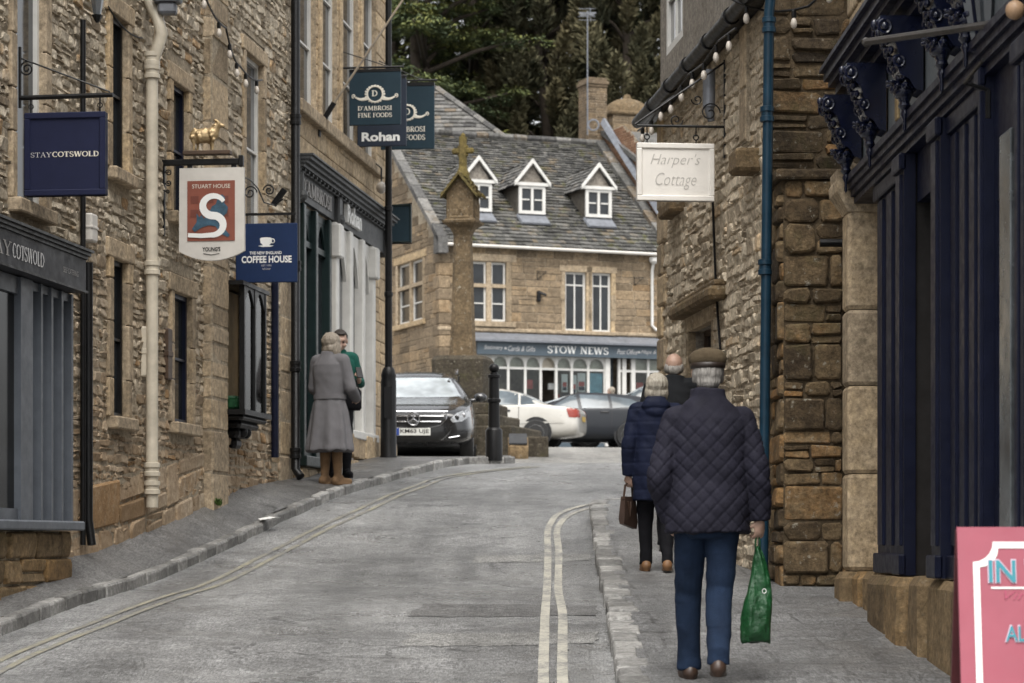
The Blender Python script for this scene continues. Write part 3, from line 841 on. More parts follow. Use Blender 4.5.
# house B: coffee house
hB = house('coffee_house', 'narrow stone house with a dark oriel bay window and a tall white framed sash above', 'house', FL)
opsB = [ppx(FL,244,262,58,240), (FL.S(239,540,.2)[0]-.0, FL.S(264,540,.2)[0], *ppx(FL,239,264,290,412,.2)[2:]), ppx(FL,271,278,283,462)]
mb = MB()
sp, _ = FL.S(219)
masonry(mb, sA, sB, -.6, TOP+.2, [(o[0]-(.1 if i == 0 else 0),o[1]+(.12 if i == 0 else 0),o[2],o[3]+(.2 if i == 0 else 0)) for i, o in enumerate(opsB)], prot=(.002,.016), seed=31, wid=(.09,.26), course=(.065,.13), gap=.02, skip=lambda x,z: z > 8)
backing(mb, opsB[0][0]-.1, opsB[0][1]+.12, opsB[0][2], opsB[0][3]+.2, [opsB[0]], lambda x,y,z:(x,y,z))
reveals(mb, opsB, .14); mb.box(sA+.01, sB, .45, .5, -.6, TOP+.2, 1)
mb.box(sB-.05, sB, .5, 6, -.6, TOP+.2, 1); mb.box(sA+.01, sB-.05, 5.9, 6, -.6, TOP+.2, 1)
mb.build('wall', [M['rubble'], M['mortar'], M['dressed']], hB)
mb = MB(); masonry(mb, sA+.0, sp, -.6, 6.6, [], prot=(.09,.105), course=(.25,.5), wid=(.5,1.2), gap=.006, seed=33, rnd=.35, nobase=True); 
mb.box(sA+.01, sp-.01, -.088, .0, -.6, 6.6, 1); mb.build('pilaster', [M['dressed'], M['mortar']], hB)
window(hB, *opsB[0], y=.07, frame='white', pane='panelight', nz_=2, surround='dressed', sw=.10)
window(hB, *opsB[2], y=.1, frame='green', pane='pane', nz_=1, sill=False)
q0, _ = FL.S(278.5); q1, _ = FL.S(291)
mb = MB(); masonry(mb, q0, q1, -.2, 3.2, [], prot=(.02,.03), course=(.3,.5), wid=(.6,1.), gap=.006, seed=35, rnd=.3, nobase=True); mb.box(q0, q1, -.02, 0, -.2, 3.2, 1); mb.build('door_jamb', [M['dressed'], M['mortar']], hB)
roof(hB, sA, sB, TOP+.2, 3.2, 6)
def oriel():
    a, b, c, d = opsB[1]; pr = .22
    o = MB(); xs_ = [a-.02, a+.08, b-.08, b+.02]; ys_ = [.0, -pr, -pr, .0]
    o.prism([(a-.03,d),(b+.03,d),(b+.03,d+.04),(a-.03,d+.04)], -pr-.03, .05)
    o.prism([(a-.04,c-.05),(b+.04,c-.05),(b+.04,c),(a-.04,c)], -pr-.05, .05)
    for (x, y) in ((xs_[0],-.02),(xs_[1],-pr),((a+b)/2,-pr),(xs_[2],-pr),(xs_[3],-.02)):
        o.box(x-.022, x+.022, y-.02, y+.03, c, d)
    # pointed heads of the lights
    for (x0, x1) in ((xs_[1],(a+b)/2),((a+b)/2,xs_[2])):
        n = 6; L = [(x0, d)]+[(x0+(x1-x0)/2*i/n, d-.22+.20*math.sin(pi/2*i/n)) for i in range(n+1)]+[((x0+x1)/2, d)]
        o.prism(L, -pr-.012, -pr+.02)
        L2 = [(x0+x1-p[0], p[1]) for p in L]; o.prism(L2[::-1], -pr-.012, -pr+.02)
    w = o.build('oriel_frame', M['black'], hB)
    g = MB(); g.box(xs_[1]+.02, xs_[2]-.02, -pr+.004, -pr+.012, c, d); g.build('pane', M['clear'], w)
    g = MB(); g.poly([(xs_[0],.0,c),(xs_[1],-pr+.01,c),(xs_[1],-pr+.01,d),(xs_[0],.0,d)]); g.build('pane', M['clear'], w)
    # carved bracket below
    br = MB()
    for k, (z0, z1, f) in enumerate(((c-.10,c-.05,1.),(c-.17,c-.10,.75),(c-.26,c-.17,.48),(c-.36,c-.26,.24))):
        h = (b-a)/2*f; m_ = (a+b)/2; br.bbox(m_-h, m_+h, -pr*f-.02, .02, z0, z1, .03)
    for k in (-1,1):
        br.ball(((a+b)/2+k*.08, -.13, c-.2), (.045,.05,.06), 10)
    br.build('bracket', M['black'], hB)
    cu = MB(); cu.box(a+.02, b-.02, .06, .08, c+.0, d); cu.build('back_board', M['ochre'], w)
    cu = MB(); cu.box(b-.26, b-.20, -pr+.07, -pr+.1, c+.0, d); cu.build('inner_post', M['cream'], w)
    gn = MB(); gn.bbox(a+.12, a+.3, -pr+.07, .0, c+.01, c+.14, .02); gn.build('window_display', M['greenbag'] if 'greenbag' in M else M['green'], w)
M['greenbag'] = plain('green_carrier_bag', (.008,.062,.018), .4, var=.35, scale=9, bmp=1.0, bscale=32)
M['ochre'] = plain('ochre_plaster', (.30,.19,.09), .9)
oriel()
# house C: ashlar house with two shopfronts
hC = house('ashlar_house', 'ashlar house with mullioned upper windows over the green and white shopfronts', 'house', FL)
opsC = [ppx(FL,296,316,-150,105), ppx(FL,320.5,337,-100,128), ppx(FL,340.5,358,-60,148), ppx(FL,361,376,-40,160)]
zc = sum(o[2] for o in opsC)/4; opsC = [(o[0],o[1],zc,zc+2.3) for o in opsC]
gA = FL.S(299,540,0)[0]; gB = FL.S(327,540,0)[0]; gC = FL.S(368,540,0)[0]
shopG = (gA, gB, .95, 3.78); shopW = (gB+.12, gC, 1.35, 3.78)
mb = MB()
masonry(mb, sB, sC, -.4, TOP+.6, opsC+[shopG, shopW], prot=(.008,.014), seed=41, wid=(.3,.7), course=(.2,.34), gap=.008, rnd=.3, skip=lambda x,z: z > 8.3)
reveals(mb, opsC, .2); reveals(mb, [shopG, shopW], .4); mb.box(sB+.01, sC-.02, .6, .65, -.4, TOP+.6, 1)
masonry(mb, 0, 6, -.4, TOP+.6, [], xf=lambda x,y,z: (sC-y, x, z), prot=(.008,.014), seed=42, wid=(.3,.7), course=(.22,.34), gap=.008, rnd=.3)
mb.box(sB+.01, sC-.02, 5.9, 6, -.4, TOP+.6, 1)
masonry(mb, shopW[0]-.1, sC+.05, -.2, 1.33, [], prot=(.10,.16), course=(.3,.5), wid=(.4,.8), seed=44, nobase=True, top=lambda x: P(x*.992)+.75)
mb.build('wall', [M['ashlar'], M['mortar'], M['dressed']], hC)
roof(hC, sB, sC, TOP+.6, 3.2, 7)
for o in opsC:
    w = window(hC, *o, y=.09, frame='white', pane='pane', nz_=3, surround=None, sill=False, fw=.06)
    s = MB(); s.bbox(o[0]-.12, o[1]+.12, -.10, .1, o[2]-.14, o[2]+.004, .015, 0, .3); s.build('sill', M['dressed'], w)
for i in range(3):
    a, b = opsC[i][1], opsC[i+1][0]; m_ = MB(); m_.bbox((a+b)/2-.05, (a+b)/2+.05, -.05, .1, zc, zc+2.3, .02, 0, .7); m_.build('mullion', M['dressed'], hC)
def shopsC():
    pf = .08; f0 = FL.S(301, 540, .08)[0]; f1 = FL.S(385, 540, .08)[0]; fm = FL.S(338, 540, pf)[0]
    zf0, zf1 = 3.80, 4.09
    mb = MB(); mb.box(f0, fm-.12, -pf+.02, 0, zf0, zf1); fa = mb.build('fascia', M['fasciac'], hC)
    mb = MB(); mb.box(fm+.12, f1, -pf+.02, 0, zf0, zf1); fb = mb.build('fascia', M['fasciac'], hC)
    mb = MB()
    for (a, b) in ((f0-.09,f0),(fm-.10,fm+.10),(f1,f1+.12)):
        mb.bbox(a, b, -pf-.04, 0, zf0-.05, zf1-.001, .02)
        mb.ball(((a+b)/2, -pf-.03, zf0+.02), (.05,.06,.07), 10); mb.build('console', M['fasciac'], hC); mb = MB()
    c = MB()
    for (a, b, o_) in ((0,.04,.02),(.04,.08,.06),(.08,.12,.10),(.12,.16,.14),(.16,.18,.17)):
        c.box(f0-.1-o_*.3, f1+.12+o_*.3, -pf-o_, 0, zf1+a+.001, zf1+b)
    for i in range(26):   # dentils
        x = f0+(f1-f0)*i/25; c.box(x-.02, x+.02, -pf-.055, -pf-.02, zf1+.006, zf1+.029)
    c.build('cornice', M['fasciac'], hC)
    lettering(fa, "D'AMBROSI", f0+.08, fm-.35, zf0+.07, zf0+.25, -pf+.02, 'greyletter', True, raised=.012)
    lettering(fb, 'Rohan', fm+.45, fm+1.35, zf0+.06, zf0+.28, -pf+.02, 'paper', bold=.02, raised=.05)
    # green shopfront
    a, b, z0, z1 = shopG
    g = MB(); pr = .03
    for x in (a, a+.42*(b-a), b-.12): g.bbox(x, x+.12, -pr-.03, .1, z0-.05, z1, .012)
    g.bbox(a, b, -pr-.06, .12, z0-.12, z0, .012); g.box(a, b, -pr+.02, .1, z0, z0+.1); g.box(a, b, -pr+.02, .1, z1-.45, z1-.38); g.box(a,b,-pr+.03,.1,z1-.08,z1)
    for i in range(3):
        x0 = a+.12+i*(b-a-.2)/3; x1 = x0+(b-a-.2)/3-.03; n = 6
        L = [(x0,z1-.06)]+[(x0+(x1-x0)/2*k/n, z1-.38+.27*math.sin(pi/2*k/n)) for k in range(n+1)]+[((x0+x1)/2,z1-.06)]
        g.prism(L, -pr+.035, -pr+.06); g.prism([(x0+x1-p[0],p[1]) for p in L][::-1], -pr+.035, -pr+.06)
    w = g.build('shopfront_frame', M['green'], hC)
    q = MB(); q.box(a+.02, b-.02, -pr+.07, -pr+.078, z0, z1-.02); q.build('pane', M['pane'], w)
    mb = MB(); masonry(mb, a, b, -.2, z0-.13, [], prot=(.02,.05), course=(.2,.34), wid=(.3,.6), seed=47, y=-pr+.02); mb.build('stall_riser', [M['dressed'], M['mortar']], hC)
    # white shopfront
    a, b, z0, z1 = shopW
    g = MB(); pr = .06
    for x in (a-.02, a+.34*(b-a), a+.66*(b-a), b-.14): g.bbox(x, x+.16, -pr-.04, .1, z0-.4, z1, .014); 
    for x in (a-.02, b-.14): g.bbox(x-.03, x+.19, -pr-.09, .0, z1-.42, z1-.02, .02)
    g.bbox(a-.04, b+.04, -pr-.08, .12, z0-.1, z0, .012); g.box(a, b, -pr+.02, .1, z1-.08, z1); g.box(a, b, -pr+.01, .1, z0-.4, z0-.1)
    xs_ = [a+.14, a+.34*(b-a), a+.34*(b-a)+.16, a+.66*(b-a), a+.66*(b-a)+.16, b-.14]
    for x0, x1 in ((xs_[0],xs_[1]),(xs_[2],xs_[3]),(xs_[4],xs_[5])):
        n = 7
        L = [(x0,z1-.08)]+[(x0+(x1-x0)/2*k/n, z1-.62+.48*(1-(1-k/n)**1.7)) for k in range(n+1)]+[((x0+x1)/2,z1-.08)]
        g.prism(L, -pr+.02, -pr+.06); g.prism([(x0+x1-p[0],p[1]) for p in L][::-1], -pr+.02, -pr+.06)
    w = g.build('shopfront_frame', M['white'], hC)
    q = MB(); q.box(a+.12, b-.12, -pr+.07, -pr+.078, z0, z1-.05); q.build('pane', M['panelight'], w)
shopsC()
# ------------------------------------------------------------------ pipes, cables and small fixtures on the left terrace
def pipe(label, cat, path, r, mat, joints=(), name='drainpipe', shoe=False, jr=1.35):
    mb = MB(); mb.tube(path, r, 12); p0 = Vector(path[0])
    o = mb.build(name, M[mat], None, smooth=50); tag(o, label, cat)
    for j in joints:
        c = MB(); c.lathe([(r*1.02,-.06),(r*jr,-.055),(r*jr,-.02),(r*1.15,-.015),(r*1.15,.015),(r*jr,.02),(r*jr,.055),(r*1.02,.06)], 14, tuple(j)); c.build('pipe_collar', M[mat], o, smooth=40)
    return o
def onwall(fr_, px, py, out, pr=None):
    s, z = fr_.S(px, py, out); return fr_.w(s, out, z)
a = onwall(FL,152,60,.09); b = onwall(FL,156.5,500,.09); b.z = G(158,515,.085).z+.03
b2 = Vector((a.x, a.y, b.z))
e = FL.n
pipe('cream painted drainpipe with iron brackets running down the rubble wall', 'drainpipe',
     [a+Vector((-.04,.05,1.6)), a+Vector((-.04,.05,.62)), a+Vector((-.02,.02,.5)), a+Vector((.05,-.02,.36)), a+Vector((.09,-.03,.22)), a+Vector((.02,-.0,.02)), a+Vector((0,0,-.15)), b2], .052, 'cream',
     [a+Vector((0,0,z-a.z)) for z in (onwall(FL,152,45,.09).z-.02-.1, onwall(FL,152,72,.09).z-.0, onwall(FL,152,268,.09).z, onwall(FL,156,470,.09).z, onwall(FL,156,488,.09).z)])
hp = MB(); q = a+Vector((.14,-.05,.5)); hp.bbox(-.12,.12,-.09,.09,-.02,.14,.02); hp.bbox(-.08,.08,-.06,.06,-.12,-.02,.02)
tag(hp.build('hopper_head', M['lead'], None, loc=q), 'grey rainwater hopper at the top of the cream drainpipe', 'hopper')
a = onwall(FL,83,20,.05); zb = onwall(FL,88,545,.05).z
pipe('thin black conduit beside the charcoal shopfront rising past the navy sign', 'pipe', [Vector((a.x,a.y,zb)), Vector((a.x,a.y,onwall(FL,83,235,.05).z)), Vector((a.x,a.y,a.z))], .022, 'black', name='conduit')
a = onwall(FL,88.5,300,.07); zt = onwall(FL,87,262,.07).z
pipe('black square downpipe at the end of the charcoal shopfront', 'drainpipe', [Vector((a.x,a.y,zt)), Vector((a.x,a.y,onwall(FL,90,520,.07).z)), Vector((a.x+.03,a.y-.02,onwall(FL,90,545,.07).z))], .035, 'black')
a = onwall(FL,295.5,0,.10); zb = G(298,481,.085).z
pipe('tall black downpipe between the coffee house and the green shopfront', 'drainpipe', [Vector((a.x,a.y,8.2)), Vector((a.x,a.y,zb+.12)), Vector((a.x+.06,a.y-.06,zb+.03))], .05, 'black', [Vector((a.x,a.y,z)) for z in (3.0,1.9,4.6,.95)], jr=1.25)
a = onwall(FL,275,283,.06); pipe('slim navy downpipe beside the coffee house window', 'drainpipe', [Vector((a.x,a.y,a.z+.6)), Vector((a.x,a.y,G(275,470,.085).z+.05))], .04, 'navy')
def fixbox(px0, px1, y0, y1, depth, mat, name, label, cat, cap=True):
    s0, z1 = FL.S(px0, y0); s1, z0 = FL.S(px1, y1); p = FL.w((s0+s1)/2, 0, 0); w = .16
    t = thing(name, label, cat, (p.x,p.y,(z0+z1)/2), FL.rz); h = (z1-z0)/2
    mb = MB(); mb.bbox(-w/2, w/2, -depth, .01, -h, h, .012); mb.build('casing', M[mat], t)
    if cap: mb = MB(); mb.bbox(-w/2-.006, w/2+.006, -depth-.006, .0, -h*.1, h*.12-.0, .006); mb.build('cover_seam', M[mat], t)
    return t
fixbox(79, 89, 212, 244, .09, 'offwhite', 'alarm_box', 'pale alarm box on the rubble wall just above the charcoal fascia', 'alarm box')
fixbox(140, 147, 326, 378, .06, 'cream', 'wall_light', 'narrow cream wall light left of the cream drainpipe', 'light')
fixbox(161, 171, 327, 381, .04, 'wood', 'wall_plaque', 'dark wooden notice board right of the cream drainpipe', 'notice')
# wall lantern at the top left
s, z = FL.S(80, 8); p = FL.w(s, 0, z)
t = thing('wall_lantern', 'small black lantern on the rubble wall above the navy square sign', 'lantern', p, FL.rz)
mb = MB(); mb.tube([(0,0,.25),(0,-.1,.27),(0,-.14,.2)], .012); mb.lathe([(.02,.2),(.07,.14),(.065,.12)],6,(0,-.14,0)); mb.lathe([(.045,-.06),(.025,-.1),(.01,-.12)],6,(0,-.14,0)); mb.build('bracket', M['black'], t)
mb = MB(); mb.lathe([(.03,-.06),(.06,.12)],6,(0,-.14,0)); mb.build('lamp_glass', M['panelight'], t)
# festoon of bulbs across the houses
def festoon(label, pts, nb, cat='string lights', r=.010, br=.026, name='string_lights'):
    pts = [Vector(p) for p in pts]; o = thing(name, label, cat, pts[0]); O = pts[0]
    mb = MB(); mb.tube([p-O for p in pts], r, 6); mb.build('wire', M['black'], o)
    n = len(pts)
    for i in range(nb):
        f = (i+.5)/nb*(n-1); k = int(f); p = pts[k].lerp(pts[min(k+1,n-1)], f-k)-O
        h = MB(); h.lathe([(.012,.0),(.019,-.01),(.019,-.055),(.012,-.06)],8,tuple(p)); hb = h.build('bulb_holder', M['black'], o)
        b = MB(); b.lathe([(.010,-.058),(br*.8,-.08),(br,-.105),(br*.8,-.13),(br*.3,-.142)],10,tuple(p)); b.build('bulb', M['bulb'], hb, smooth=True)
    return o
def sag(a, b, s, n=10): return [a.lerp(b, i/n)-Vector((0,0,s*4*(i/n)*(1-i/n))) for i in range(n+1)]
a = onwall(FL,196,-30,.25); b = onwall(FL,226,28,.16); c = onwall(FL,240,66,.10); d = onwall(FL,262,80,.06)
festoon('string of pale bulbs sagging across the upper wall of the coffee house', sag(a,b,.1)+sag(b,c,.08)[1:]+sag(c,d,.05)[1:], 6)
a = onwall(FL,108,6,.03); b = onwall(FL,142,38,.04)
mb = MB(); mb.tube(sag(a,b,.06), .008, 5); tag(mb.build('cable', M['black']), 'thin black cable looping from the upper wall to the cream drainpipe', 'cable')
# ------------------------------------------------------------------ hanging signs
nL = math.atan2(FL.n.y, FL.n.x)
class Hang:
    """a bracket frame standing out from a wall: x outward, -y towards the lower end of the street"""
    def __init__(s, name, label, cat, fr_, pxm, py, group=None, rz=None, extra=0):
        t, _ = fr_.S(pxm); p = fr_.w(t, 0, 0); s.Y = p.y; s.pm = pxm; s.zb = (HY-py)/F*p.y
        s.o = thing(name, label, cat, (p.x, p.y, s.zb), nL if rz is None else rz, group); s.c = 1/math.cos(nL if rz is None else rz)
    def x(s, px):
        k = (px-CX)/F; e = s.o.rotation_euler[2]; return (k*s.Y-s.o.location.x)/(math.cos(e)-k*math.sin(e))
    def z(s, py): return (HY-py)/F*s.Y-s.zb
def board(h, a, b, c, d, mat, th=.035, frame=None, fw=.04, y=0, name='board'):
    x0, x1, z0, z1 = h.x(a), h.x(b), h.z(d), h.z(c)
    mb = MB(); mb.bbox(x0, x1, y-th/2, y+th/2, z0, z1, .006); o = mb.build(name, M[mat], h.o)
    if frame:
        f = MB()
        for q in ((x0,x1,z0,z0+fw),(x0,x1,z1-fw,z1),(x0,x0+fw,z0+fw,z1-fw),(x1-fw,x1,z0+fw,z1-fw)): f.bbox(q[0], q[1], y-th/2-.014, y+th/2+.014, q[2], q[3], .006)
        f.build('board_frame', M[frame], o)
    return o, x0, x1, z0, z1
def scroll(mb, c, r, turns, r0, sgn=1, a0=0, n=36):
    pts = []
    for i in range(n+1):
        t = i/n; a = a0+sgn*2*pi*turns*t; q = r*(1-.85*t)
        pts.append((c[0]+q*math.cos(a), c[1], c[2]+q*math.sin(a)))
    mb.tube(pts, r0, 5); return pts[0]
# navy square sign
h = Hang('hanging_sign', 'navy square framed sign lettered STAYCOTSWOLD on a scrolled iron bracket', 'sign', FL, 20, 155)
o, x0, x1, z0, z1 = board(h, 25.5, 106.5, 114, 197, 'navyboard', .05, 'navyboard', .045)
lettering(o, 'STAY', h.x(32), h.x(53), h.z(158.5), h.z(153.5), -.025, 'silverletter', True, light=.6)
lettering(o, 'COTSWOLD', h.x(53.5), h.x(100), h.z(158.5), h.z(153), -.025, 'lettering', True, light=1.15)
mb = MB(); mb.tube([(0,0,h.z(98)),(h.x(113),0,h.z(97))], .018, 8); mb.tube([(0,0,h.z(47)),(0,0,h.z(108))], .012, 6)
mb.tube([(0,0,h.z(58)),(h.x(110),0,h.z(94))], .007, 6); scroll(mb, (h.x(27),0,h.z(69)), .055, 1.8, .006, 1, pi/2)
for px in (31, 100): mb.tube([(h.x(px),0,h.z(98)),(h.x(px),0,h.z(114))], .006, 5); mb.torus((h.x(px),0,h.z(107)), .018, .004, 10, 5)
mb.build('bracket', M['black'], h.o)
# Stuart House sign
h = Hang('hanging_sign', 'white sign with curved foot and terracotta panel bearing a big white S', 'sign', FL, 163, 210)
bx0, bx1, bz0, bz1 = h.x(180), h.x(244.5), h.z(252), h.z(169); n = 12; m_ = (bx0+bx1)/2
outl = [(bx1,bz1),(bx0,bz1),(bx0-.004,bz0)]+[(bx0+(bx1-bx0)*i/n, bz0-.085*math.sin(pi*i/n)**.8) for i in range(1,n)]+[(bx1+.004,bz0)]
mb = MB(); mb.prism(outl[::-1], -.02, .02); o = mb.build('board', M['offwhite'], h.o)
p0, p1, q0, q1 = h.x(188), h.x(235.5), h.z(242), h.z(182)
mb = MB(); mb.box(p0, p1, -.026, -.02, q0, q1); pn = mb.build('panel', M['rust'], o)
for i in range(3):
    for j in range(2):
        mb = MB(); xx = p0+.03+i*.135; zz = q1-.20-j*.12; mb.box(xx, xx+.075, -.0285, -.0262, zz, zz+.065); mb.build('painted_window', M['rustdark'], pn)
lettering(pn, 'STUART HOUSE', h.x(193), h.x(231), h.z(189.5), h.z(185.5), -.026, 'lettering')
mb = MB()   # striding figure, plain blue shape
fig = [(.20,.50),(.26,.43),(.30,.47),(.36,.40),(.47,.52),(.52,.62),(.60,.66),(.66,.80),(.74,.84),(.80,.78),(.78,.68),(.86,.60),(.84,.50),(.74,.42),(.70,.33),(.80,.20),(.90,.10),(.86,.06),(.72,.12),(.60,.26),(.46,.28),(.30,.24),(.16,.16),(.10,.22),(.20,.34)]
mb.poly([(p0+(p1-p0)*a, -.0305, q0+(q1-q0)*b*.92) for a, b in fig]); mb.build('painted_figure', M['figure'], pn)
mb = MB(); S_ = arc(.56,.58,.23,.165,25,255,14)+arc(.52,.26,.24,.165,80,-95,14)[1:]+[(.3,.085),(.02,.10)]
pts = [Vector((p0+(p1-p0)*a, q0+(q1-q0)*b)) for a, b in S_]; ww = [.018+.016*math.sin(pi*i/(len(pts)-1)) for i in range(len(pts))]
for i in range(len(pts)-1):
    d0 = (pts[min(i+1,len(pts)-1)]-pts[max(i-1,0)]).normalized(); d1 = (pts[min(i+2,len(pts)-1)]-pts[i]).normalized()
    n0 = Vector((-d0.y,d0.x)); n1 = Vector((-d1.y,d1.x)); a, b, c, d = pts[i]+n0*ww[i], pts[i+1]+n1*ww[i+1], pts[i+1]-n1*ww[i+1], pts[i]-n0*ww[i]
    mb.poly([(q.x,-.033-.0002*(i%2),q.y) for q in (a,b,c,d)])
mb.build('letter', M['paper'], pn)
lettering(o, "YOUNG'S", h.x(203), h.x(221), h.z(252.5), h.z(248), -.02, 'black', bold=.03)
mb = MB(); mb.tube([(h.x(204),-.022,h.z(254.5)),(h.x(212),-.022,h.z(256)),(h.x(220),-.022,h.z(254.5))], .003, 5); mb.build('flourish', M['black'], o)
mb = MB(); mb.bbox(h.x(162), h.x(243), -.022, .022, h.z(166), h.z(160), .006); mb.bbox(h.x(239), h.x(243.5), -.03, .03, h.z(168), h.z(157), .006)
mb.box(h.x(163), h.x(165), -.012, .012, h.z(236), h.z(160))
scroll(mb, (h.x(168.5),0,h.z(173)), .03, 1.5, .006, -1, pi); scroll(mb, (h.x(168.5),0,h.z(183)), .028, 1.5, .006, 1, pi); scroll(mb, (h.x(167.5),0,h.z(192)), .02, 1.3, .006, -1, pi)
for px in (190, 234): mb.box(h.x(px)-.022, h.x(px)+.022, -.014, .014, h.z(170), h.z(165))
mb.build('bracket', M['black'], h.o)
# gilded ram on the bracket
zr = h.z(152.5); xr = h.x(206); p = h.o.matrix_world if False else None
ram = thing('ram_figure', 'gilded ram figure standing on the iron bracket above the white sign', 'figurine', h.o.location+Vector((math.cos(nL)*xr, math.sin(nL)*xr, zr)), nL)
mb = MB(); mb.bbox(h.x(184)-xr, h.x(231)-xr, -.05, .05, h.z(156)-zr+.001, .004, .004); mb.build('plinth', M['wood'], ram)
mb = MB()
mb.ball((-.02,0,.14), (.115,.062,.068), 12); mb.ball((.06,0,.155), (.06,.058,.066), 12); mb.ball((-.09,0,.14), (.06,.058,.064), 12)
for i in range(26):
    a = R.uniform(0,2*pi); x = R.uniform(-.13,.09); mb.ball((x, .056*math.cos(a), .14+.056*math.sin(a)), .020, 8)
mb.capsule((.07,0,.17), (.105,0,.235), .048, .034, 10); mb.capsule((.105,0,.24), (.155,0,.225), .028, .017, 10)
for (x, y) in ((.065,-.025),(.04,.025),(-.105,-.027),(-.085,.027)):
    mb.capsule((x,y,.11), (x+.004,y,.05), .02, .012, 8); mb.capsule((x+.004,y,.05), (x,y,.008), .012, .011, 8)
for sd in (-1,1):
    pts = [(.10+.032*math.cos(a)-.01, sd*(.028+.006*i/10), .24+.032*math.sin(a)) for i, a in enumerate([pi*.6-.45*k for k in range(12)])]
    mb.tube(pts, [.012*(1-.06*k) for k in range(12)], 7); mb.capsule((.088,sd*.03,.235),(.075,sd*.05,.228),.009,.004,6)
mb.capsule((-.135,0,.16),(-.15,0,.12),.013,.008,8)
link('body', fuse(mb, .0065, 3), M['gold'], ram, smooth=True)
# Coffee House sign
h = Hang('hanging_sign', 'royal blue COFFEE HOUSE sign with a white cup under a scrolled bracket', 'sign', FL, 234, 215)
o, x0, x1, z0, z1 = board(h, 236, 297.5, 224, 283, 'royal', .03)
lettering(o, 'THE NEW ENGLAND', h.x(250), h.x(282), h.z(255), h.z(252), -.015, 'paper', bold=.02)
lettering(o, 'COFFEE HOUSE', h.x(242), h.x(292), h.z(263.5), h.z(256.5), -.015, 'paper', bold=.03)
lettering(o, 'EST 1992', h.x(262), h.x(272), h.z(267), h.z(265.3), -.015, 'silverletter'); lettering(o, 'STOW', h.x(263), h.x(271), h.z(270.5), h.z(268.8), -.015, 'silverletter')
mb = MB(); cx, cz = h.x(266.5), h.z(243); 
mb.poly([(cx+a, -.0182, cz+b) for a, b in [(-.062,.035),(-.056,-.005),(-.03,-.03),(.03,-.03),(.056,-.005),(.062,.035),(.05,.045),(0,.05),(-.05,.045)]])
mb.torus((cx+.066,-.019,cz+.012), .02, .005, 12, 5); mb.poly([(cx+a, -.0178, cz+b) for a, b in [(-.08,-.035),(-.04,-.045),(.04,-.045),(.08,-.035),(.04,-.03),(-.04,-.03)]])
mb.build('cup_emblem', M['paper'], o)
mb = MB(); mb.box(h.x(243), h.x(296), -.01, .01, h.z(216), h.z(213.5))
for px in (247, 288): mb.tube([(h.x(px),0,h.z(215)),(h.x(px),0,h.z(224))], .006, 5)
scroll(mb, (h.x(250),0,h.z(193)), .07, 1.6, .008, 1, 0); scroll(mb, (h.x(269),0,h.z(191)), .06, 1.6, .008, -1, pi); mb.tube([(h.x(243),0,h.z(177)),(h.x(250),0,h.z(180)),(h.x(258),0,h.z(189)),(h.x(264),0,h.z(203)),(h.x(274),0,h.z(206)),(h.x(283),0,h.z(200))], .008, 6)
mb.tube([(h.x(240),0,h.z(176)),(h.x(240),0,h.z(216))], .01, 6)
mb.build('bracket', M['black'], h.o)
h2 = MB(); h2.tube([(0,0,0),(.12,-.02,.16)], .035, 8); s, z = FL.S(278, 205, .25); tag(h2.build('floodlight', M['black'], None, loc=FL.w(s,.2,z)), 'small black floodlight beside the downpipe above the coffee house sign', 'floodlight')
# D'Ambrosi signs
def dambrosi(px0, px1, y0, y1, pm, label, bar=True):
    h = Hang('hanging_sign', label, 'sign', FL, pm, y1)
    W = px1-px0; X = lambda f: h.x(px0+W*f); Z = lambda f: h.z(y0+(y1-y0)*f)
    o, *_ = board(h, px0, px1, y0, y1, 'teal', .04)
    lettering(o, "D'AMBROSI", X(.17), X(.83), Z(.73), Z(.64), -.02, 'lettering', True); lettering(o, 'FINE FOODS', X(.17), X(.83), Z(.86), Z(.77), -.02, 'lettering', True)
    lettering(o, 'D', X(.44), X(.55), Z(.46), Z(.35), -.02, 'lettering', True)
    mb = MB(); c = (X(.5), -.022, Z(.42)); rr = .095
    mb.torus((c[0],-.021,c[2]), rr, .012, 22, 5)
    for i in range(20):
        a = 2*pi*i/20; mb.ball((c[0]+(rr+.018)*math.cos(a), -.022, c[2]+(rr+.018)*.9*math.sin(a)), (.017,.004,.013), 6)
    for sd in (-1,1):
        for i in range(7):
            t = i/6; mb.ball((c[0]+sd*(rr+.02+.14*t), -.022, c[2]-.055-.02*math.sin(pi*t)+.03*t), (.026-.012*t,.004,.022-.012*t), 8)
        scroll(mb, (c[0]+sd*(rr+.165),-.022,c[2]-.02), .026, 1.2, .006, sd, -pi/2)
    mb.build('emblem', M['lettering'], o)
    if bar:
        b = MB(); b.tube([(0,0,Z(-.09)),(X(1.05),0,Z(-.09))], .014, 6); b.tube([(0,0,Z(-.42)),(X(.75),0,Z(-.1))], .007, 5)
        b.box(X(.0), X(1), -.024, .024, Z(0), Z(-.055))
        b.tube([(0,0,Z(-.45)),(0,0,Z(.02))], .012, 6); b.build('bracket', M['black'], h.o)
    return h
dambrosi(349.5, 401, 73, 126, 339, "front dark teal FINE FOODS sign, above the lower lettered slate blue panel")
dambrosi(381, 434.5, 87, 150, 378, "rear dark teal FINE FOODS sign, half hidden by the slate blue panel")
h = Hang('hanging_sign', 'slate blue sign with white lettering between two dark teal signs', 'sign', FL, 356, 147)
o, x0, x1, z0, z1 = board(h, 357.5, 406.5, 80, 147, 'rohan', .04)
lettering(o, 'Rohan', h.x(362), h.x(400), h.z(142), h.z(133), -.02, 'paper', bold=.035)
mb = MB(); mb.tube([(0,0,h.z(77)),(h.x(407),0,h.z(77))], .014, 6); mb.box(h.x(358),h.x(406),-.02,.02,h.z(80),h.z(77)); mb.build('bracket', M['black'], h.o)
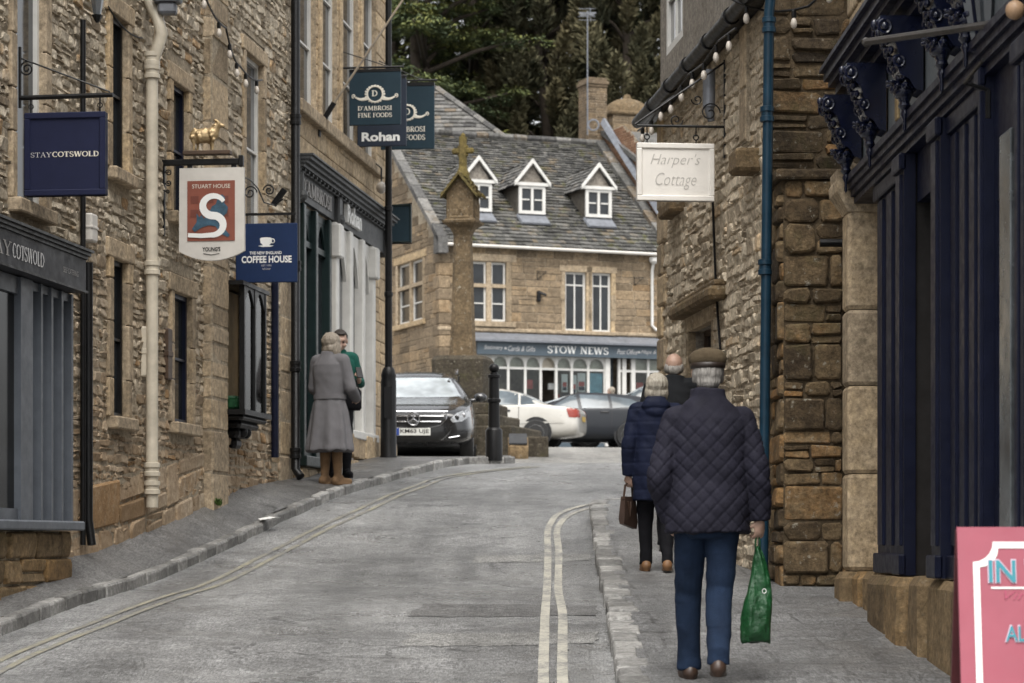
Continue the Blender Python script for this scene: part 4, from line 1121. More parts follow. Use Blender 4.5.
h = Hang('hanging_sign', 'small plain dark green projecting sign behind the lamp post', 'sign', FL, 386, 243)
board(h, 387, 411.5, 205, 243, 'teal', .04, 'green', .02)
mb = MB(); mb.tube([(-.02,0,h.z(206)),(h.x(412),0,h.z(204))], .01, 6); mb.tube([(-.02,0,h.z(243.5)),(h.x(412),0,h.z(244))], .008, 6); mb.tube([(-.02,0,h.z(202)),(-.02,0,h.z(247))], .011, 6); mb.build('bracket', M['black'], h.o)
# flagpole
s, z = FL.S(318, 129, 0); p = FL.w(s, 0, z)
t = thing('flagpole', 'bare slanting flagpole in a dark socket on the ashlar house', 'flagpole', p, nL)
mb = MB(); mb.tube([(0,0,0),(.19,0,.30)], .032, 8); mb.bbox(-.01,.03,-.05,.05,-.09,.09,.01); mb.build('socket', M['black'], t)
mb = MB(); mb.tube([(.17,0,.268),(1.5,0,2.2)], [.015,.011], 8); mb.ball((1.505,0,2.21), .03, 8); mb.build('pole', M['pole'], t)
# lamp on the corner by the cornice
s, z = FL.S(376, 190, .1); p = FL.w(s, 0, z)
t = thing('wall_lamp', 'small wall lamp on a bent arm over the white shopfront', 'lamp', p, nL)
mb = MB(); mb.tube([(0,0,.28),(.1,0,.34),(.17,0,.28),(.17,0,.1)], .012, 6); mb.build('arm', M['black'], t)
mb = MB(); mb.ball((.17,0,.03), (.07,.07,.08), 12); mb.build('lamp_globe', M['bulb'], t, smooth=True)

# ------------------------------------------------------------------ street furniture
lp = G(388.5, 457.5, .085)
t = thing('lamp_post', 'tall slim black lamp post with a thick base ending the left pavement', 'lamp post', lp)
mb = MB(); mb.lathe([(.115,-.05),(.115,.0),(.104,.03),(.10,.98),(.093,1.02),(.10,1.05),(.08,1.12),(.06,1.16)], 20); mb.build('base_case', M['black'], t, smooth=35)
mb = MB(); mb.lathe([(.048,1.15),(.044,3.5),(.048,3.52),(.042,3.6),(.038,8.2)], 16)
for z in (2.1, 3.2): mb.lathe([(.046,z-.03),(.056,z-.025),(.056,z+.025),(.046,z+.03)], 14)
mb.tube([(0,0,8.1),(.02,-.2,8.5),(.05,-.8,8.7)], .03, 8); mb.build('post', M['black'], t, smooth=35)
mb = MB(); mb.bbox(-.05,.15,-1.25,-.75,8.62,8.74,.03); mb.build('lantern', M['lead'], t)
mb = MB(); mb.box(-.05,.05,-.106,-.09,.5,.9); mb.build('door', M['black'], t)
bp = G(494, 457, .085)
t = thing('bollard', 'black cast iron bollard with a ball top at the pavement corner', 'bollard', bp)
mb = MB(); mb.lathe([(.11,-.05),(.11,.34),(.10,.36),(.075,.38),(.072,.70),(.09,.715),(.09,.745),(.07,.76),(.068,1.02),(.085,1.035),(.085,1.06),(.05,1.075),(.048,1.095)], 20); mb.build('post', M['black'], t, smooth=35)
mb = MB(); mb.ball((0,0,1.15), (.068,.068,.06), 16); mb.build('finial', M['black'], t, smooth=True)

# ------------------------------------------------------------------ market cross
YC = 42.; cxp = (463-CX)/F*YC; gz = P(YC)
t = thing('market_cross', 'lichened stone market cross with gabled mossy head on a black stepped base', 'monument', (cxp, YC, gz), math.radians(-14))
def zc_(py): return (HY-py)/F*YC-gz
def pieces(name, blocks, mat, seed, b=.03):
    r = random.Random(seed); mb = MB()
    for q in blocks: mb.bbox(*q, b, 0, r.random())
    me = mb.mesh(name)
    bm = bmesh.new(); bm.from_mesh(me); bmesh.ops.subdivide_edges(bm, edges=bm.edges, cuts=3, use_grid_fill=True)
    for v in bm.verts:
        nn = mnoise.noise(v.co*3.1+Vector((seed,0,0))); v.co += v.co.normalized()*0+Vector((mnoise.noise(v.co*4+Vector((9,seed,0))), mnoise.noise(v.co*4+Vector((0,9,seed))), mnoise.noise(v.co*4+Vector((seed,3,9)))))*.018
    bm.to_mesh(me); bm.free()
    return me
def steps(name, w, d, z0, z1, seed, mat='cross_base', n=3):
    bl = []; r = random.Random(seed); x = -w
    while x < w-.01:
        l = min(r.uniform(.5,.9), w-x); l = w-x if w-x-l < .25 else l
        bl.append((x+.006, x+l-.006, -d, d, z0, z1)); x += l
    link(name, pieces(name, bl, mat, seed), M[mat], t)
steps('step', 1.15, 1.15, -.15, zc_(429), 1, 'cross_base'); steps('step', .82, .82, zc_(429)-.002, zc_(417), 2); steps('step', .66, .62, zc_(417)-.002, zc_(405), 3)
link('plinth', pieces('plinth', [(-.46,.46,-.44,.44,zc_(405)-.003,zc_(357))], 'cross_base', 5, .07), M['cross_base'], t)
mb = MB(); zz = [zc_(359), zc_(350), zc_(330), zc_(300), zc_(265), zc_(236)]; rr = [.225,.205,.188,.172,.158,.145]
def oct_ring(r, z, q=.42): 
    c = r*q; return [(r,-r+c,z),(r,r-c,z),(r-c,r,z),(-r+c,r,z),(-r,r-c,z),(-r,-r+c,z),(-r+c,-r,z),(r-c,-r,z)]
mb.loft([oct_ring(a, b) for a, b in zip(rr, zz)]); mb.build('shaft', M['cross'], t)
mb = MB(); mb.loft([oct_ring(.145,zc_(236)),oct_ring(.165,zc_(233)),oct_ring(.20,zc_(229)),oct_ring(.235,zc_(227),.3),oct_ring(.30,zc_(224),.12),oct_ring(.31,zc_(222),.1),oct_ring(.27,zc_(221),.1)]); mb.build('capital', M['cross'], t)
hw, hd = .235, .215; za, zb = zc_(221), zc_(193); zt = zc_(178)
hd_ = MB(); hd_.loft([[(-hw,-hd,za),(hw,-hd,za),(hw,hd,za),(-hw,hd,za)],[(-hw,-hd,zb),(hw,-hd,zb),(hw,hd,zb),(-hw,hd,zb)]])
hd_.poly([(-hw,-hd,zb),(hw,-hd,zb),(0,-hd,zt)]); hd_.poly([(-hw,hd,zb),(hw,hd,zb),(0,hd,zt)][::-1])
def arch(x0, x1, z0, z1, y, axis='y'):
    n = 6; L = [(x0,z0),(x0,z0+(z1-z0)*.55)]+[(x0+(x1-x0)/2*k/n, z0+(z1-z0)*(.55+.45*math.sin(pi/2*k/n))) for k in range(1,n+1)]
    L += [(x0+x1-a, b) for a, b in L[:-1][::-1]]; return L
fr_ = MB()
for q in ('f','s'):
    hwid = hw if q == 'f' else hd; o_ = hd if q == 'f' else hw
    A = arch(-hwid+.05, hwid-.05, za+.04, zb+(.10 if q == 'f' else -.02), 0); B = arch(-hwid+.085, hwid-.085, za+.07, zb+(.06 if q == 'f' else -.06), 0)
    for i in range(len(A)):
        j = (i+1) % len(A)
        ps = [(A[i],.022),(A[j],.022),(B[j],.008),(B[i],.008)]
        if q == 'f': fr_.poly([(p_[0], -o_-e_, p_[1]) for p_, e_ in ps])
        else:
            fr_.poly([(o_+e_, p_[0], p_[1]) for p_, e_ in ps]); fr_.poly([(-o_-e_, p_[0], p_[1]) for p_, e_ in ps])
    for k in range(3):
        xx = (-.05, .05, 0)[k]; zz_ = (za+.12, za+.12, za+.2)[k]
        (fr_.ball((xx, -o_-.004, zz_), (.035,.022,.07), 8) if q == 'f' else fr_.ball((o_+.004, xx, zz_), (.022,.035,.07), 8))
hd_.box(-hw-.02,hw+.02,-hd-.02,hd+.02,za-.001,za+.03)
head = hd_.build('niche_head', M['cross'], t); fr_.build('carving', M['cross'], head)
rf = MB()
for sd in (-1,1):
    slates(rf, (sd*(hw+.09)*1.0, -hd-.09 if sd > 0 else hd+.09, zb-.09), (0,1 if sd > 0 else -1,0), (-sd*(hw+.09),0,zt-zb+.14), 2*hd+.18, math.hypot(hw+.09, zt-zb+.14), .085, (.07,.14), .03, 5+sd)
    x0 = sd*(hw+.09)
    rf.hexa([(x0,-hd-.1,zb-.12),(0,-hd-.1,zt+.02),(0,-hd+.0,zt+.02),(x0,-hd+.0,zb-.12),(x0,-hd-.1,zb-.06),(0,-hd-.1,zt+.08),(0,-hd+.0,zt+.08),(x0,-hd+.0,zb-.06)], 0, .3)
for i in range(70):
    sd = R.choice((-1,1)); f = R.random(); y = R.uniform(-hd-.08,hd+.08); rf.ball((sd*(hw+.09)*(1-f), y, zb-.06+(zt-zb+.14)*f), (R.uniform(.015,.035),)*2+(R.uniform(.012,.03),), 6, 0, R.random())
rf.build('mossy_roof', M['mossy'], t)
cr = MB(); z0 = zt+.0
cr.loft([oct_ring(.11,z0-.06,.3),oct_ring(.10,z0+.08,.3),oct_ring(.075,z0+.14,.3),oct_ring(.062,z0+.2,.3),oct_ring(.06,zc_(137),.3)])
zx = zc_(151); cr.bbox(-.16,.16,-.05,.05,zx-.045,zx+.045,.015)
for (x, z) in ((-.16,zx),(.16,zx),(0,zc_(136))): cr.ball((x,0,z), (.045,.05,.055), 8)
for sx in (-1,1): 
    for sz in (-1,1): cr.ball((sx*.07,0,zx+sz*.07), (.03,.04,.03), 8)
cr.build('cross_finial', M['mossy'], t)
# plaque stone leaning on the plinth and the low blocks in front of the steps
def rough_block(name, label, px, py, Y, w, d, h, mat, slope=0, seed=1):
    x = (px-CX)/F*Y; z = P(Y); o = thing(name, label, 'stone block', (x, Y, z))
    me = pieces('block', [(-w/2,w/2,-d/2,d/2,-.1,h)], mat, seed, .03)
    if slope:
        for v in me.vertices:
            if v.co.z > h*.5: v.co.z += slope*v.co.y
    link('block', me, M[mat], o); return o
o = rough_block('info_stone', 'small tan stone lectern with a dark sloping plaque in front of the cross', 518, 447, 40.2, .34, .34, .30, 'plinth', .55, 8)
mb = MB(); mb.hexa([(-.15,-.16,.225),(.15,-.16,.225),(.15,.15,.395),(-.15,.15,.395),(-.15,-.165,.25),(.15,-.165,.25),(.15,.145,.42),(-.15,.145,.42)]); mb.build('plaque', M['darkplate'], o)
rough_block('mossy_block', 'low dark mossy stone block right of the small stone lectern', 537, 447, 40.6, .38, .4, .34, 'cross_base', 0, 9)
x = (448-CX)/F*41.2
o = thing('stone_trough_marker', 'tan stone stump with a dark plate leaning on the cross base', 'stone stump', (x, 41.1, P(41.1)+.6))
link('stump', pieces('stump', [(-.16,.16,-.13,.13,-.6,.46)], 'plinth', 3, .03), M['plinth'], o)
mb = MB(); mb.hexa([(-.15,-.16,.48),(.15,-.16,.48),(.15,.12,.56),(-.15,.12,.56),(-.15,-.17,.50),(.15,-.17,.50),(.15,.11,.68),(-.15,.11,.68)]); mb.build('plate', M['darkplate'], o)
# ------------------------------------------------------------------ the news shop closing the street
o = FN.w(0)
hS = thing('corner_shop', 'golden stone corner shop with mossy slate roof, three dormers and blue grey fascia', 'shop', (o.x, o.y, 0), FN.rz)
LS = 6.75; EZ = 8.15; RZ = 11.95; RV = 5.0
FGf = Frame((FN.w(0).x-FN.n.x*10, FN.w(0).y-FN.n.y*10), (FN.n.x, FN.n.y))
w1 = ppx(FN,472,506,262,321); w2 = ppx(FN,565,586,272,331); w3 = ppx(FN,592,611,273,332); wg = ppx(FGf,398,423,262,322)
zf0 = (HY-357)/F*67.2; zf1 = (HY-344.5)/F*67.2
shop = (FN.S(476)[0], 8.6, 2.6, zf0)
mb = MB()
ops = [w1, w2, w3, shop]
masonry(mb, 0, 8.8, 1.2, EZ+.05, ops, prot=(.008,.02), course=(.17,.30), wid=(.3,.75), gap=.012, rnd=.35, seed=61)
gx = lambda x,y,z: (y, 10-x, z)
gtop = lambda x: EZ+(RZ-EZ)*(1-abs(x-5)/5.)
masonry(mb, 0, 10, 1.2, RZ, [wg], xf=gx, prot=(.008,.02), course=(.18,.30), wid=(.3,.75), gap=.012, rnd=.35, seed=62, top=gtop)
reveals(mb, [w1,w2,w3], .2); reveals(mb, [wg], .2, gx)
mb.box(.3, 8.8, 1.9, 1.95, 4.9, EZ, 1); mb.box(8.75, 8.8, .05, 9.9, 1.2, EZ+.3, 1); mb.box(.3, 8.75, 9.9, 9.95, 1.2, EZ, 1)
mb.box(.25,.3,.4,9.8,1.2,EZ,1)
# quoins
r = random.Random(4); z = 1.2; k = 0
while z < EZ-.1:
    h = r.uniform(.26,.36); a, b = (.5,.28) if k % 2 else (.28,.5)
    mb.bbox(-.045, a, -.045, b, z+.006, z+h-.006, .02, 0, r.random()); z += h; k += 1
mb.bbox(-.06, 8.8, -.06, .1, zf1+.30, zf1+.40, .02, 2, .3)
mb.build('wall', [M['cotswold'], M['mortar'], M['dressed']], hS)
def pair(o, xf=None):
    m_ = (o[0]+o[1])/2; h = o[3]-o[2]
    for k, (a, b) in enumerate(((o[0], m_-.07), (m_+.07, o[1]))):
        w = window(hS, a, b, o[2], o[3], y=.10, frame='white', pane='pane', zsplit=[o[2]+h*.60, o[2]+h*.30], surround=None, sill=False, fw=.055, bars=.035, xf=xf)
        if k == 0:
            s_ = MB()
            for q in ((m_-.075,m_+.075,-.01,.16,o[2],o[3]),(o[0]-.16,o[0],-.03,.1,o[2]-.02,o[3]+.02),(o[1],o[1]+.16,-.03,.1,o[2]-.02,o[3]+.02),(o[0]-.3,o[1]+.3,-.035,.1,o[3]+.021,o[3]+.22),(o[0]-.26,o[1]+.26,-.10,.1,o[2]-.16,o[2]-.021)): s_.bbox(*q, .012, 0, R.random())
            s_.box(o[0]+.001, o[1]-.001, .0, .2, o[2]+h*.60-.05, o[2]+h*.60+.05, 0, .4)
            if xf: s_.v = [tuple(xf(*p_)) for p_ in s_.v]
            s_.build('surround', M['dressed'], w)
pair(w1); pair(wg, gx)
for o in (w2,w3):
    window(hS, *o, y=.10, frame='white', pane='pane', nx=2, nz_=1, zsplit=[o[2]+(o[3]-o[2])*.78], surround='dressed', sw=.12, proud=.03, fw=.06, bars=.04)
# small ironwork on the wall
mb = MB(); s, z = FN.S(538,300); mb.bbox(s-.05,s+.05,-.12,.02,z-.05,z+.25,.02); mb.tube([(s,-.08,z+.2),(s+.16,-.22,z+.12)],.04,8); mb.build('wall_bracket', M['black'], hS)
for px, py in ((537,276),(634,282)):
    s, z = FN.S(px,py); mb = MB(); mb.tube([(s,-.02,z-.1),(s,-.02,z+.15)],.012,5); mb.tube([(s,-.02,z+.12),(s+.25,-.1,z+.12)],.01,5); mb.tube([(s,-.02,z-.1),(s+.25,-.1,z+.12)],.01,5); mb.build('wall_bracket', M['black'], hS)
# roof
vs = math.hypot(RV+.25, RZ-EZ)
dorm = [1.47, 3.08, 5.11]
mb = MB(); slates(mb, (-.06,-.25,EZ-.05), (1,0,0), (0,RV+.25,RZ-EZ+.05), LS+.1, vs, .21, (.12,.30), .030, 66, taper=.6)
mb.poly([(-.06,RV,RZ),(LS,RV,RZ),(LS,10.2,EZ),(-.06,10.2,EZ)], 0, .5)
mb.build('roof', M['mossslate'], hS)
mb = MB(); r = random.Random(8); x = -.05
while x < LS-.3:
    l = r.uniform(.35,.5); mb.tube([(x,RV,RZ+.05+r.uniform(-.01,.01)),(x+l-.015,RV,RZ+.05)], .10, 8, 0, r.random()); x += l
mb.build('ridge_tiles', M['slate'], hS)
def verge(x0, x1, name):
    mb = MB(); r = random.Random(int(x0*10)); n = 9
    for i in range(n):
        a, b = i/n+.004, (i+1)/n-.004
        p = lambda f, x, dz: (x, -.28+(RV+.28)*f, EZ-.05+(RZ-EZ+.05)*f+dz)
        mb.hexa([p(a,x0,-.02),p(a,x1,-.02),p(b,x1,-.02),p(b,x0,-.02),p(a,x0,.16),p(a,x1,.16),p(b,x1,.16),p(b,x0,.16)], 0, r.random())
    mb.hexa([(x0,-.34,EZ-.34),(x1,-.34,EZ-.34),(x1,.1,EZ-.34),(x0,.1,EZ-.34),(x0,-.3,EZ+.1),(x1,-.3,EZ+.1),(x1,.1,EZ+.2),(x0,.1,EZ+.2)], 0, .4)
    mb.build(name, M['slate'], hS)
verge(-.16, .12, 'coping'); verge(LS-.05, LS+.25, 'coping')
g = MB(); g.tube([(.1,-.34,EZ-.10),(LS+2,-.34,EZ-.13)], .045, 8); g.build('gutter', M['offwhite'], hS, smooth=40)
s = FN.S(651)[0]; g = MB(); g.lathe([(.06,-.12),(.13,-.05),(.13,.06)],10,(s,-.2,EZ-.26)); g.tube([(s,-.2,EZ-.3),(s,-.08,EZ-.55),(s,-.08,zf1+.62),(s+.1,-.1,zf1+.5),(s+.7,-.3,zf1+.36)], .045, 8); g.build('downpipe', M['white'], hS, smooth=40)
def dormer(u):
    v0 = 1.05; hw = .40; zb = 9.17; zt = 10.02; za = 10.66
    rv = lambda z: -.25+(z-EZ+.05)/(RZ-EZ+.05)*(RV+.25)
    mb = MB()
    mb.poly([(u-hw,v0,zt),(u+hw,v0,zt),(u,v0,za-.06)], 0)
    for sd in (-1,1):
        x = u+sd*hw; mb.poly([(x,v0,zb-.1),(x,v0,zt),(x,rv(zt)+.1,zt),(x,v0+.0,zb-.1)][:3], 0); mb.poly([(x,v0,zb-.25),(x,v0,zt),(x,rv(zt)+.15,zt),(x,rv(zb)-.1,zb-.25)], 0)
    d = mb.build('dormer', M['render'], hS)
    m2 = MB()
    for sd in (-1,1):
        e = Vector((u+sd*(hw+.13), v0-.12, zt-.06)); ap = Vector((u, v0-.12, za+.02)); bk = rv(za)+.2-v0
        if sd < 0: slates(m2, e, (0,1,0), ap-e, bk+.1, (ap-e).length, .16, (.14,.28), .022, int(u*9)+sd)
        else: slates(m2, (e.x,e.y+bk+.1,e.z), (0,-1,0), ap-e, bk+.1, (ap-e).length, .16, (.14,.28), .022, int(u*9)+sd)
    m2.build('dormer_roof', M['slate'], d)
    b = MB()
    for sd in (-1,1):
        x0 = u+sd*(hw+.14); b.hexa([(x0,v0-.16,zt-.08),(u,v0-.16,za-.06),(u,v0-.06,za-.06),(x0,v0-.06,zt-.08),(x0,v0-.16,zt+.03),(u,v0-.16,za+.06),(u,v0-.06,za+.06),(x0,v0-.06,zt+.03)])
    b.box(u-hw-.1, u+hw+.1, v0-.13, v0-.02, zt-.06, zt+.03); b.build('bargeboard', M['white'], d)
    w = MB(); y = v0-.06
    for q in ((u-hw,u-hw+.09,zb,zt-.06),(u+hw-.09,u+hw,zb,zt-.06),(u-hw+.09,u+hw-.09,zb,zb+.09),(u-hw+.09,u+hw-.09,zt-.14,zt-.06),(u-.035,u+.035,zb+.09,zt-.14)): w.box(q[0],q[1],y-.03,y+.04,q[2],q[3])
    for sd in (-1,1): w.box(u+sd*hw/2-hw/2+.08, u+sd*hw/2+hw/2-.08, y-.015, y+.02, (zb+zt-.05)/2-.018, (zb+zt-.05)/2+.018)
    w = w.build('window', M['white'], d)
    g = MB(); g.box(u-hw+.03,u+hw-.03,y+.02,y+.03,zb+.03,zt-.1); g.build('pane', M['pane'], w)
    ap_ = MB(); zz = zb-.02; ap_.hexa([(u-hw-.05,v0-.40,zz-.32),(u+hw+.05,v0-.40,zz-.32),(u+hw+.05,v0,zz-.04),(u-hw-.05,v0,zz-.04),(u-hw-.02,v0-.42,zz-.27),(u+hw+.02,v0-.42,zz-.27),(u+hw+.02,v0,zz+.02),(u-hw-.02,v0,zz+.02)]); ap_.build('apron', M['lead'], d)
for u in dorm: dormer(u)
# shopfront
def newsfront():
    f0 = FN.S(473)[0]; f1 = 8.7
    mb = MB(); mb.box(f0, f1, -.35, .02, zf0, zf1); fa = mb.build('fascia', M['newsblue'], hS)
    c = MB(); c.hexa([(f0-.12,-.5,zf1),(f1,-.5,zf1),(f1,.0,zf1),(f0-.12,.0,zf1),(f0-.12,-.5,zf1+.05),(f1,-.5,zf1+.05),(f1,.0,zf1+.28),(f0-.12,.0,zf1+.28)]); c.build('canopy', M['lead'], hS)
    zz = (zf0+zf1)/2; hh = zf1-zf0
    L = lambda px: FN.S(px,350,.35)[0]
    lettering(fa, 'STOW NEWS', L(547.5), L(608.5), zz-hh*.30, zz+hh*.32, -.35, 'paper', True, light=1.1)
    for s_, a, b in (('Stationery',484,503),('Cards & Gifts',508,535.5),('Post Office',617,637.5),('Maps & Guides',641,672)): lettering(fa, s_, L(a), L(b), zz-hh*.2, zz+hh*.2, -.35, 'silverletter', shear=.35)
    for px in (505.5, 639): d = MB(); d.prism([(L(px)+.035*math.cos(k*pi/4), zz+.035*math.sin(k*pi/4)) for k in range(8)][::-1], -.354, -.35); d.build('dot', M['silverletter'], fa)
    y = -.12; zb = 2.62; zt = zf0; zm = (HY-369.5)/F*67.2; zs = 3.0
    ux = [FN.S(p,400,.12)[0] for p in (476,492,508,525,540.5,556,571.5,588,604.5)]
    w = MB()
    for i, x in enumerate(ux): w.box(x-.035, x+.035, y-.03, y+.06, zs if i not in (4,5) else zb, zt)
    w.box(ux[-1], ux[-1]+.14, y-.08, y+.06, zb, zt); 
    for i in range(len(ux)-1):
        a, b = ux[i]+.035, ux[i+1]-.035; w.box(a, b, y-.02, y+.05, zm-.03, zm+.03)
        if i != 4: w.box(a, b, y-.03, y+.06, zs-.06, zs+.03)
        n = 8; A = [(a,zt)]+[(a+(b-a)*k/n, zt-.30+.22*math.sin(pi*k/n)) for k in range(n+1)]+[(b,zt)]
        m_ = (a+b)/2
        hl = [(a,zt)]+[(a+(m_-a)*k/5, zt-.24+.20*math.sqrt(1-(1-k/5)**2)) for k in range(6)]+[(m_,zt)]
        w.prism(hl, y-.012, y+.02); w.prism([(a+b-p[0],p[1]) for p in hl][::-1], y-.012, y+.02)
    dx = [FN.S(p,400,.12)[0] for p in (619,625,634,648,662,676)]
    for i, x in enumerate(dx): w.box(x-(.09 if i in (1,2) else .035), x+(.03 if i in (1,2) else .035), y-.03, y+.06, zb, zt)
    w.box(dx[0], dx[-1], y-.02, y+.05, zm-.03, zm+.03); w.box(dx[2], dx[-1], y-.03, y+.06, zs-.06, zs+.03)
    w = w.build('shopfront_frame', M['white'], hS)
    b = MB(); b.box(ux[0]-.1, ux[4]-.03, y-.0, .1, 2.2, zs-.07); b.box(ux[5]+.03, ux[-1]+.1, y, .1, 2.2, zs-.07); b.box(dx[2],8.6,y,.1,2.2,zs-.07); b.build('stall_riser', M['newsblue'], hS)
    for i in range(len(ux)-1):
        if i == 4: continue
        g = MB(); g.box(ux[i]+.03, ux[i+1]-.03, y+.01, y+.018, zs, zt); g.build('pane', M['clear'], w)
    g = MB(); g.box(dx[2]+.03, dx[-1], y+.01, y+.018, zs, zt); g.build('pane', M['clear'], w)
    # recess with the blue door
    d = MB(); d.box(ux[-1]+.16, dx[0]-.03, .25, .3, zb, zt); d = d.build('door', M['newsblue'], hS); g = MB(); g.box(ux[-1]+.24, dx[0]-.1, .24, .248, zb+.9, zm); g.build('pane', M['pane'], d)
    # room behind: floor, ceiling, back and shelves of stock
    i_ = MB(); i_.box(.32, 8.6, 1.80, 1.85, 2.2, 4.9); i_.box(.32,8.6,.3,1.8,2.3,2.62); i_.box(.32,8.6,.1,1.8,zt+.02,zt+.06)
    i_ = i_.build('shop_room', M['interior'], hS)
    r = random.Random(14); names = ['paper','red','skyposter','cream','wood','interior','navy','newsblue','dark','yellowcard']
    for k in range(46):
        x = r.uniform(.6,6.2); z = r.choice((3.02,3.3,3.6,3.9,4.2)); wd = r.uniform(.08,.3); hh_ = r.uniform(.12,.26)
        if .0 < x < ux[4]-.05 or x > ux[5]: 
            m_ = MB(); yy = r.uniform(.12,.7); m_.box(x-wd/2, x+wd/2, yy, yy+.08, z, z+hh_); m_.build('stock', M[r.choice(names)], i_)
    for z in (3.0,3.28,3.58,3.88):
        m_ = MB(); m_.box(.8, ux[4]-.05, .3, .75, z-.02, z); m_.build('shelf', M['wood'], i_)
    for (a, b, c, dd, m_) in ((562,568,374,392,'paper'),(572.5,577,375,395,'paper'),(578,586,373,392,'paper'),(589.5,603,373,398,'skyposter'),(478,490,372,385,'cream')):
        s0, z1 = FN.S(a,c,.12); s1, z0 = FN.S(b,dd,.12); q = MB(); q.box(s0,s1,y+.03,y+.034,z0,z1); po = q.build('poster', M[m_], w)
        if m_ == 'paper': 
            q = MB(); q.box(s0+.03,s1-.03,y+.0255,y+.0295,z0+(z1-z0)*.3,z0+(z1-z0)*.55); q.build('printed_panel', M['red'], po); q = MB(); q.box(s0+.03,s1-.03,y+.0255,y+.0295,z0+(z1-z0)*.08,z0+(z1-z0)*.28); q.build('printed_panel', M['navyboard'], po)
    bl = MB(); bl.box(ux[0], ux[-1], y+.14, y+.15, zm, zt); bl.box(dx[2], dx[-1], y+.14, y+.15, zm, zt); bl.build('blind', M['cream'], i_)
    rk = MB()
    for z in (2.9,3.2,3.5): rk.box(ux[4]+.0, ux[5]-.1, .5, .7, z, z+.05)
    for x in (ux[4]+.02, ux[5]-.12): rk.box(x, x+.03, .5, .7, 2.6, 3.9)
    rk.build('display_rack', M['navy'], i_)
M['yellowcard'] = plain('yellow_card', (.45,.30,.06), .6)
newsfront()
# ------------------------------------------------------------------ chimneys, aerial, neighbours
def chimney(name, label, px0, px1, ytop, ybot, Y, mat, dome=False):
    x = ((px0+px1)/2-CX)/F*Y; w = (px1-px0)/F*Y/2; zt = (HY-ytop)/F*Y; zb = (HY-ybot)/F*Y-1.2
    t = thing(name, label, 'chimney', (x, Y, zb), FN.rz); h = zt-zb; d = .38
    mb = MB()
    for k, (xf, L) in enumerate(((lambda a,y,z:(a-w*.93,-d+y,z), 2*w*.93),(lambda a,y,z:(-w*.93+y,d-a,z), 2*d),(lambda a,y,z:(w*.93-y,-d+a,z), 2*d),(lambda a,y,z:(w*.93-a,d-y,z), 2*w*.93))):
        masonry(mb, 0, L, 0, h-.28, [], xf=xf, prot=(.004,.012), course=(.075,.08) if not dome else (.16,.26), wid=(.20,.24) if not dome else (.25,.6), gap=.01, rnd=.2, seed=70+k)
    mb.build('stack', [M['brick' if not dome else 'cotswold'], M['mortar']], t)
    c = MB()
    if not dome:
        for i, (o, a, b) in enumerate(((.04,.28,.20),(.075,.20,.10),(.03,.10,.0))): c.bbox(-w-o+.05, w+o-.05, -d-o, d+o, h-a+.001, h-b, .015, 0, .4)
        c.build('cap', M['brick'], t)
    else:
        c.bbox(-w-.04, w+.04, -d-.06, d+.06, h-.30, h-.16, .03, 0, .4)
        c.loft([[( (w)*s*math.copysign(abs(math.cos(a))**.6,math.cos(a)), d*s*math.copysign(abs(math.sin(a))**.6,math.sin(a)), z) for a in [2*pi*k/20 for k in range(20)]] for s, z in ((1,h-.16),(.97,h-.02),(.85,h+.10),(.55,h+.22),(.2,h+.28),(.14,h+.40),(.02,h+.42))])
        c.build('cap', M['cross'], t, smooth=40)
    return t
chimney('brick_chimney', 'square brick chimney at the end of the mossy roof ridge, carrying the aerial', 582, 603.5, 80, 142, 73.6, 'brick')
chimney('stone_chimney', 'broad stone chimney with a domed cap and knob right of the brick one', 605, 649, 108, 150, 75.2, 'cotswold', True)
Y = 72.8; x = (587.5-CX)/F*Y; z = (HY-125)/F*Y
t = thing('aerial', 'television aerial on a tall thin mast strapped to the brick chimney', 'aerial', (x, Y, z), 0)
mb = MB(); H = (125-11)/F*Y; mb.tube([(0,0,-.3),(0,0,H)], .024, 6); mb.torus((.18,0,.0), .16, .03, 16, 5); mb.build('mast', M['lead'], t)
mb = MB(); mb.tube([(-.1,-.35,H-.12),(.1,.5,H-.04)], .015, 5)
for i in range(7):
    f = i/6; yy = -.35+.85*f; zz = H-.12+.08*f; w = .26-.05*f; mb.tube([(-w,yy,zz),(w,yy,zz)], .006, 5)
for zz in (-.16,-.06,.06,.18): mb.tube([(-.26,.52,H+zz),(.26,.52,H+zz)], .008, 5)
mb.tube([(.1,.5,H-.2),(.1,.5,H+.2)],.012,5); mb.build('aerial_array', M['lead'], t)
def hw_(u, v): 
    p = FN.w(u, -v); return p
p = FN.w(LS+.32, -1.0)
t = thing('brick_gable_house', 'taller neighbouring house with an orange brick side gable edged in lead', 'house', (p.x, p.y, 0), FN.rz)
mb = MB(); gt = lambda x: min(EZ+2.35+(x)*.74, 12.35)
masonry(mb, 0, 8, 6.5, 12.4, [], xf=lambda x,y,z: (y, 8-x if False else x, z), prot=(.003,.008), course=(.075,.08), wid=(.20,.24), gap=.01, rnd=.2, seed=81, top=lambda x: gt(x) if x < 4.2 else gt(8.4-x))
masonry(mb, 0, 5, 1.5, 9.8, [], xf=lambda x,y,z: (x, y-.0, z), prot=(.01,.02), course=(.2,.3), wid=(.3,.7), seed=82)
mb.box(0.05, 5, 7.95, 8, 1.5, 9, 1); mb.build('wall', [M['redbrick'], M['mortar']], t)
mb = MB()
for (a, b) in (((-.3,gt(-.3)),(4.2,gt(4.2))),((4.2,gt(4.2)),(8.3,gt(0)))):
    mb.hexa([(-.12,a[0],a[1]-.05),(5,a[0],a[1]-.05),(5,b[0],b[1]-.05),(-.12,b[0],b[1]-.05),(-.12,a[0],a[1]+.1),(5,a[0],a[1]+.1),(5,b[0],b[1]+.1),(-.12,b[0],b[1]+.1)])
mb.build('roof', M['slate'], t)
mb = MB(); f0, f1 = -1.2, 4.0
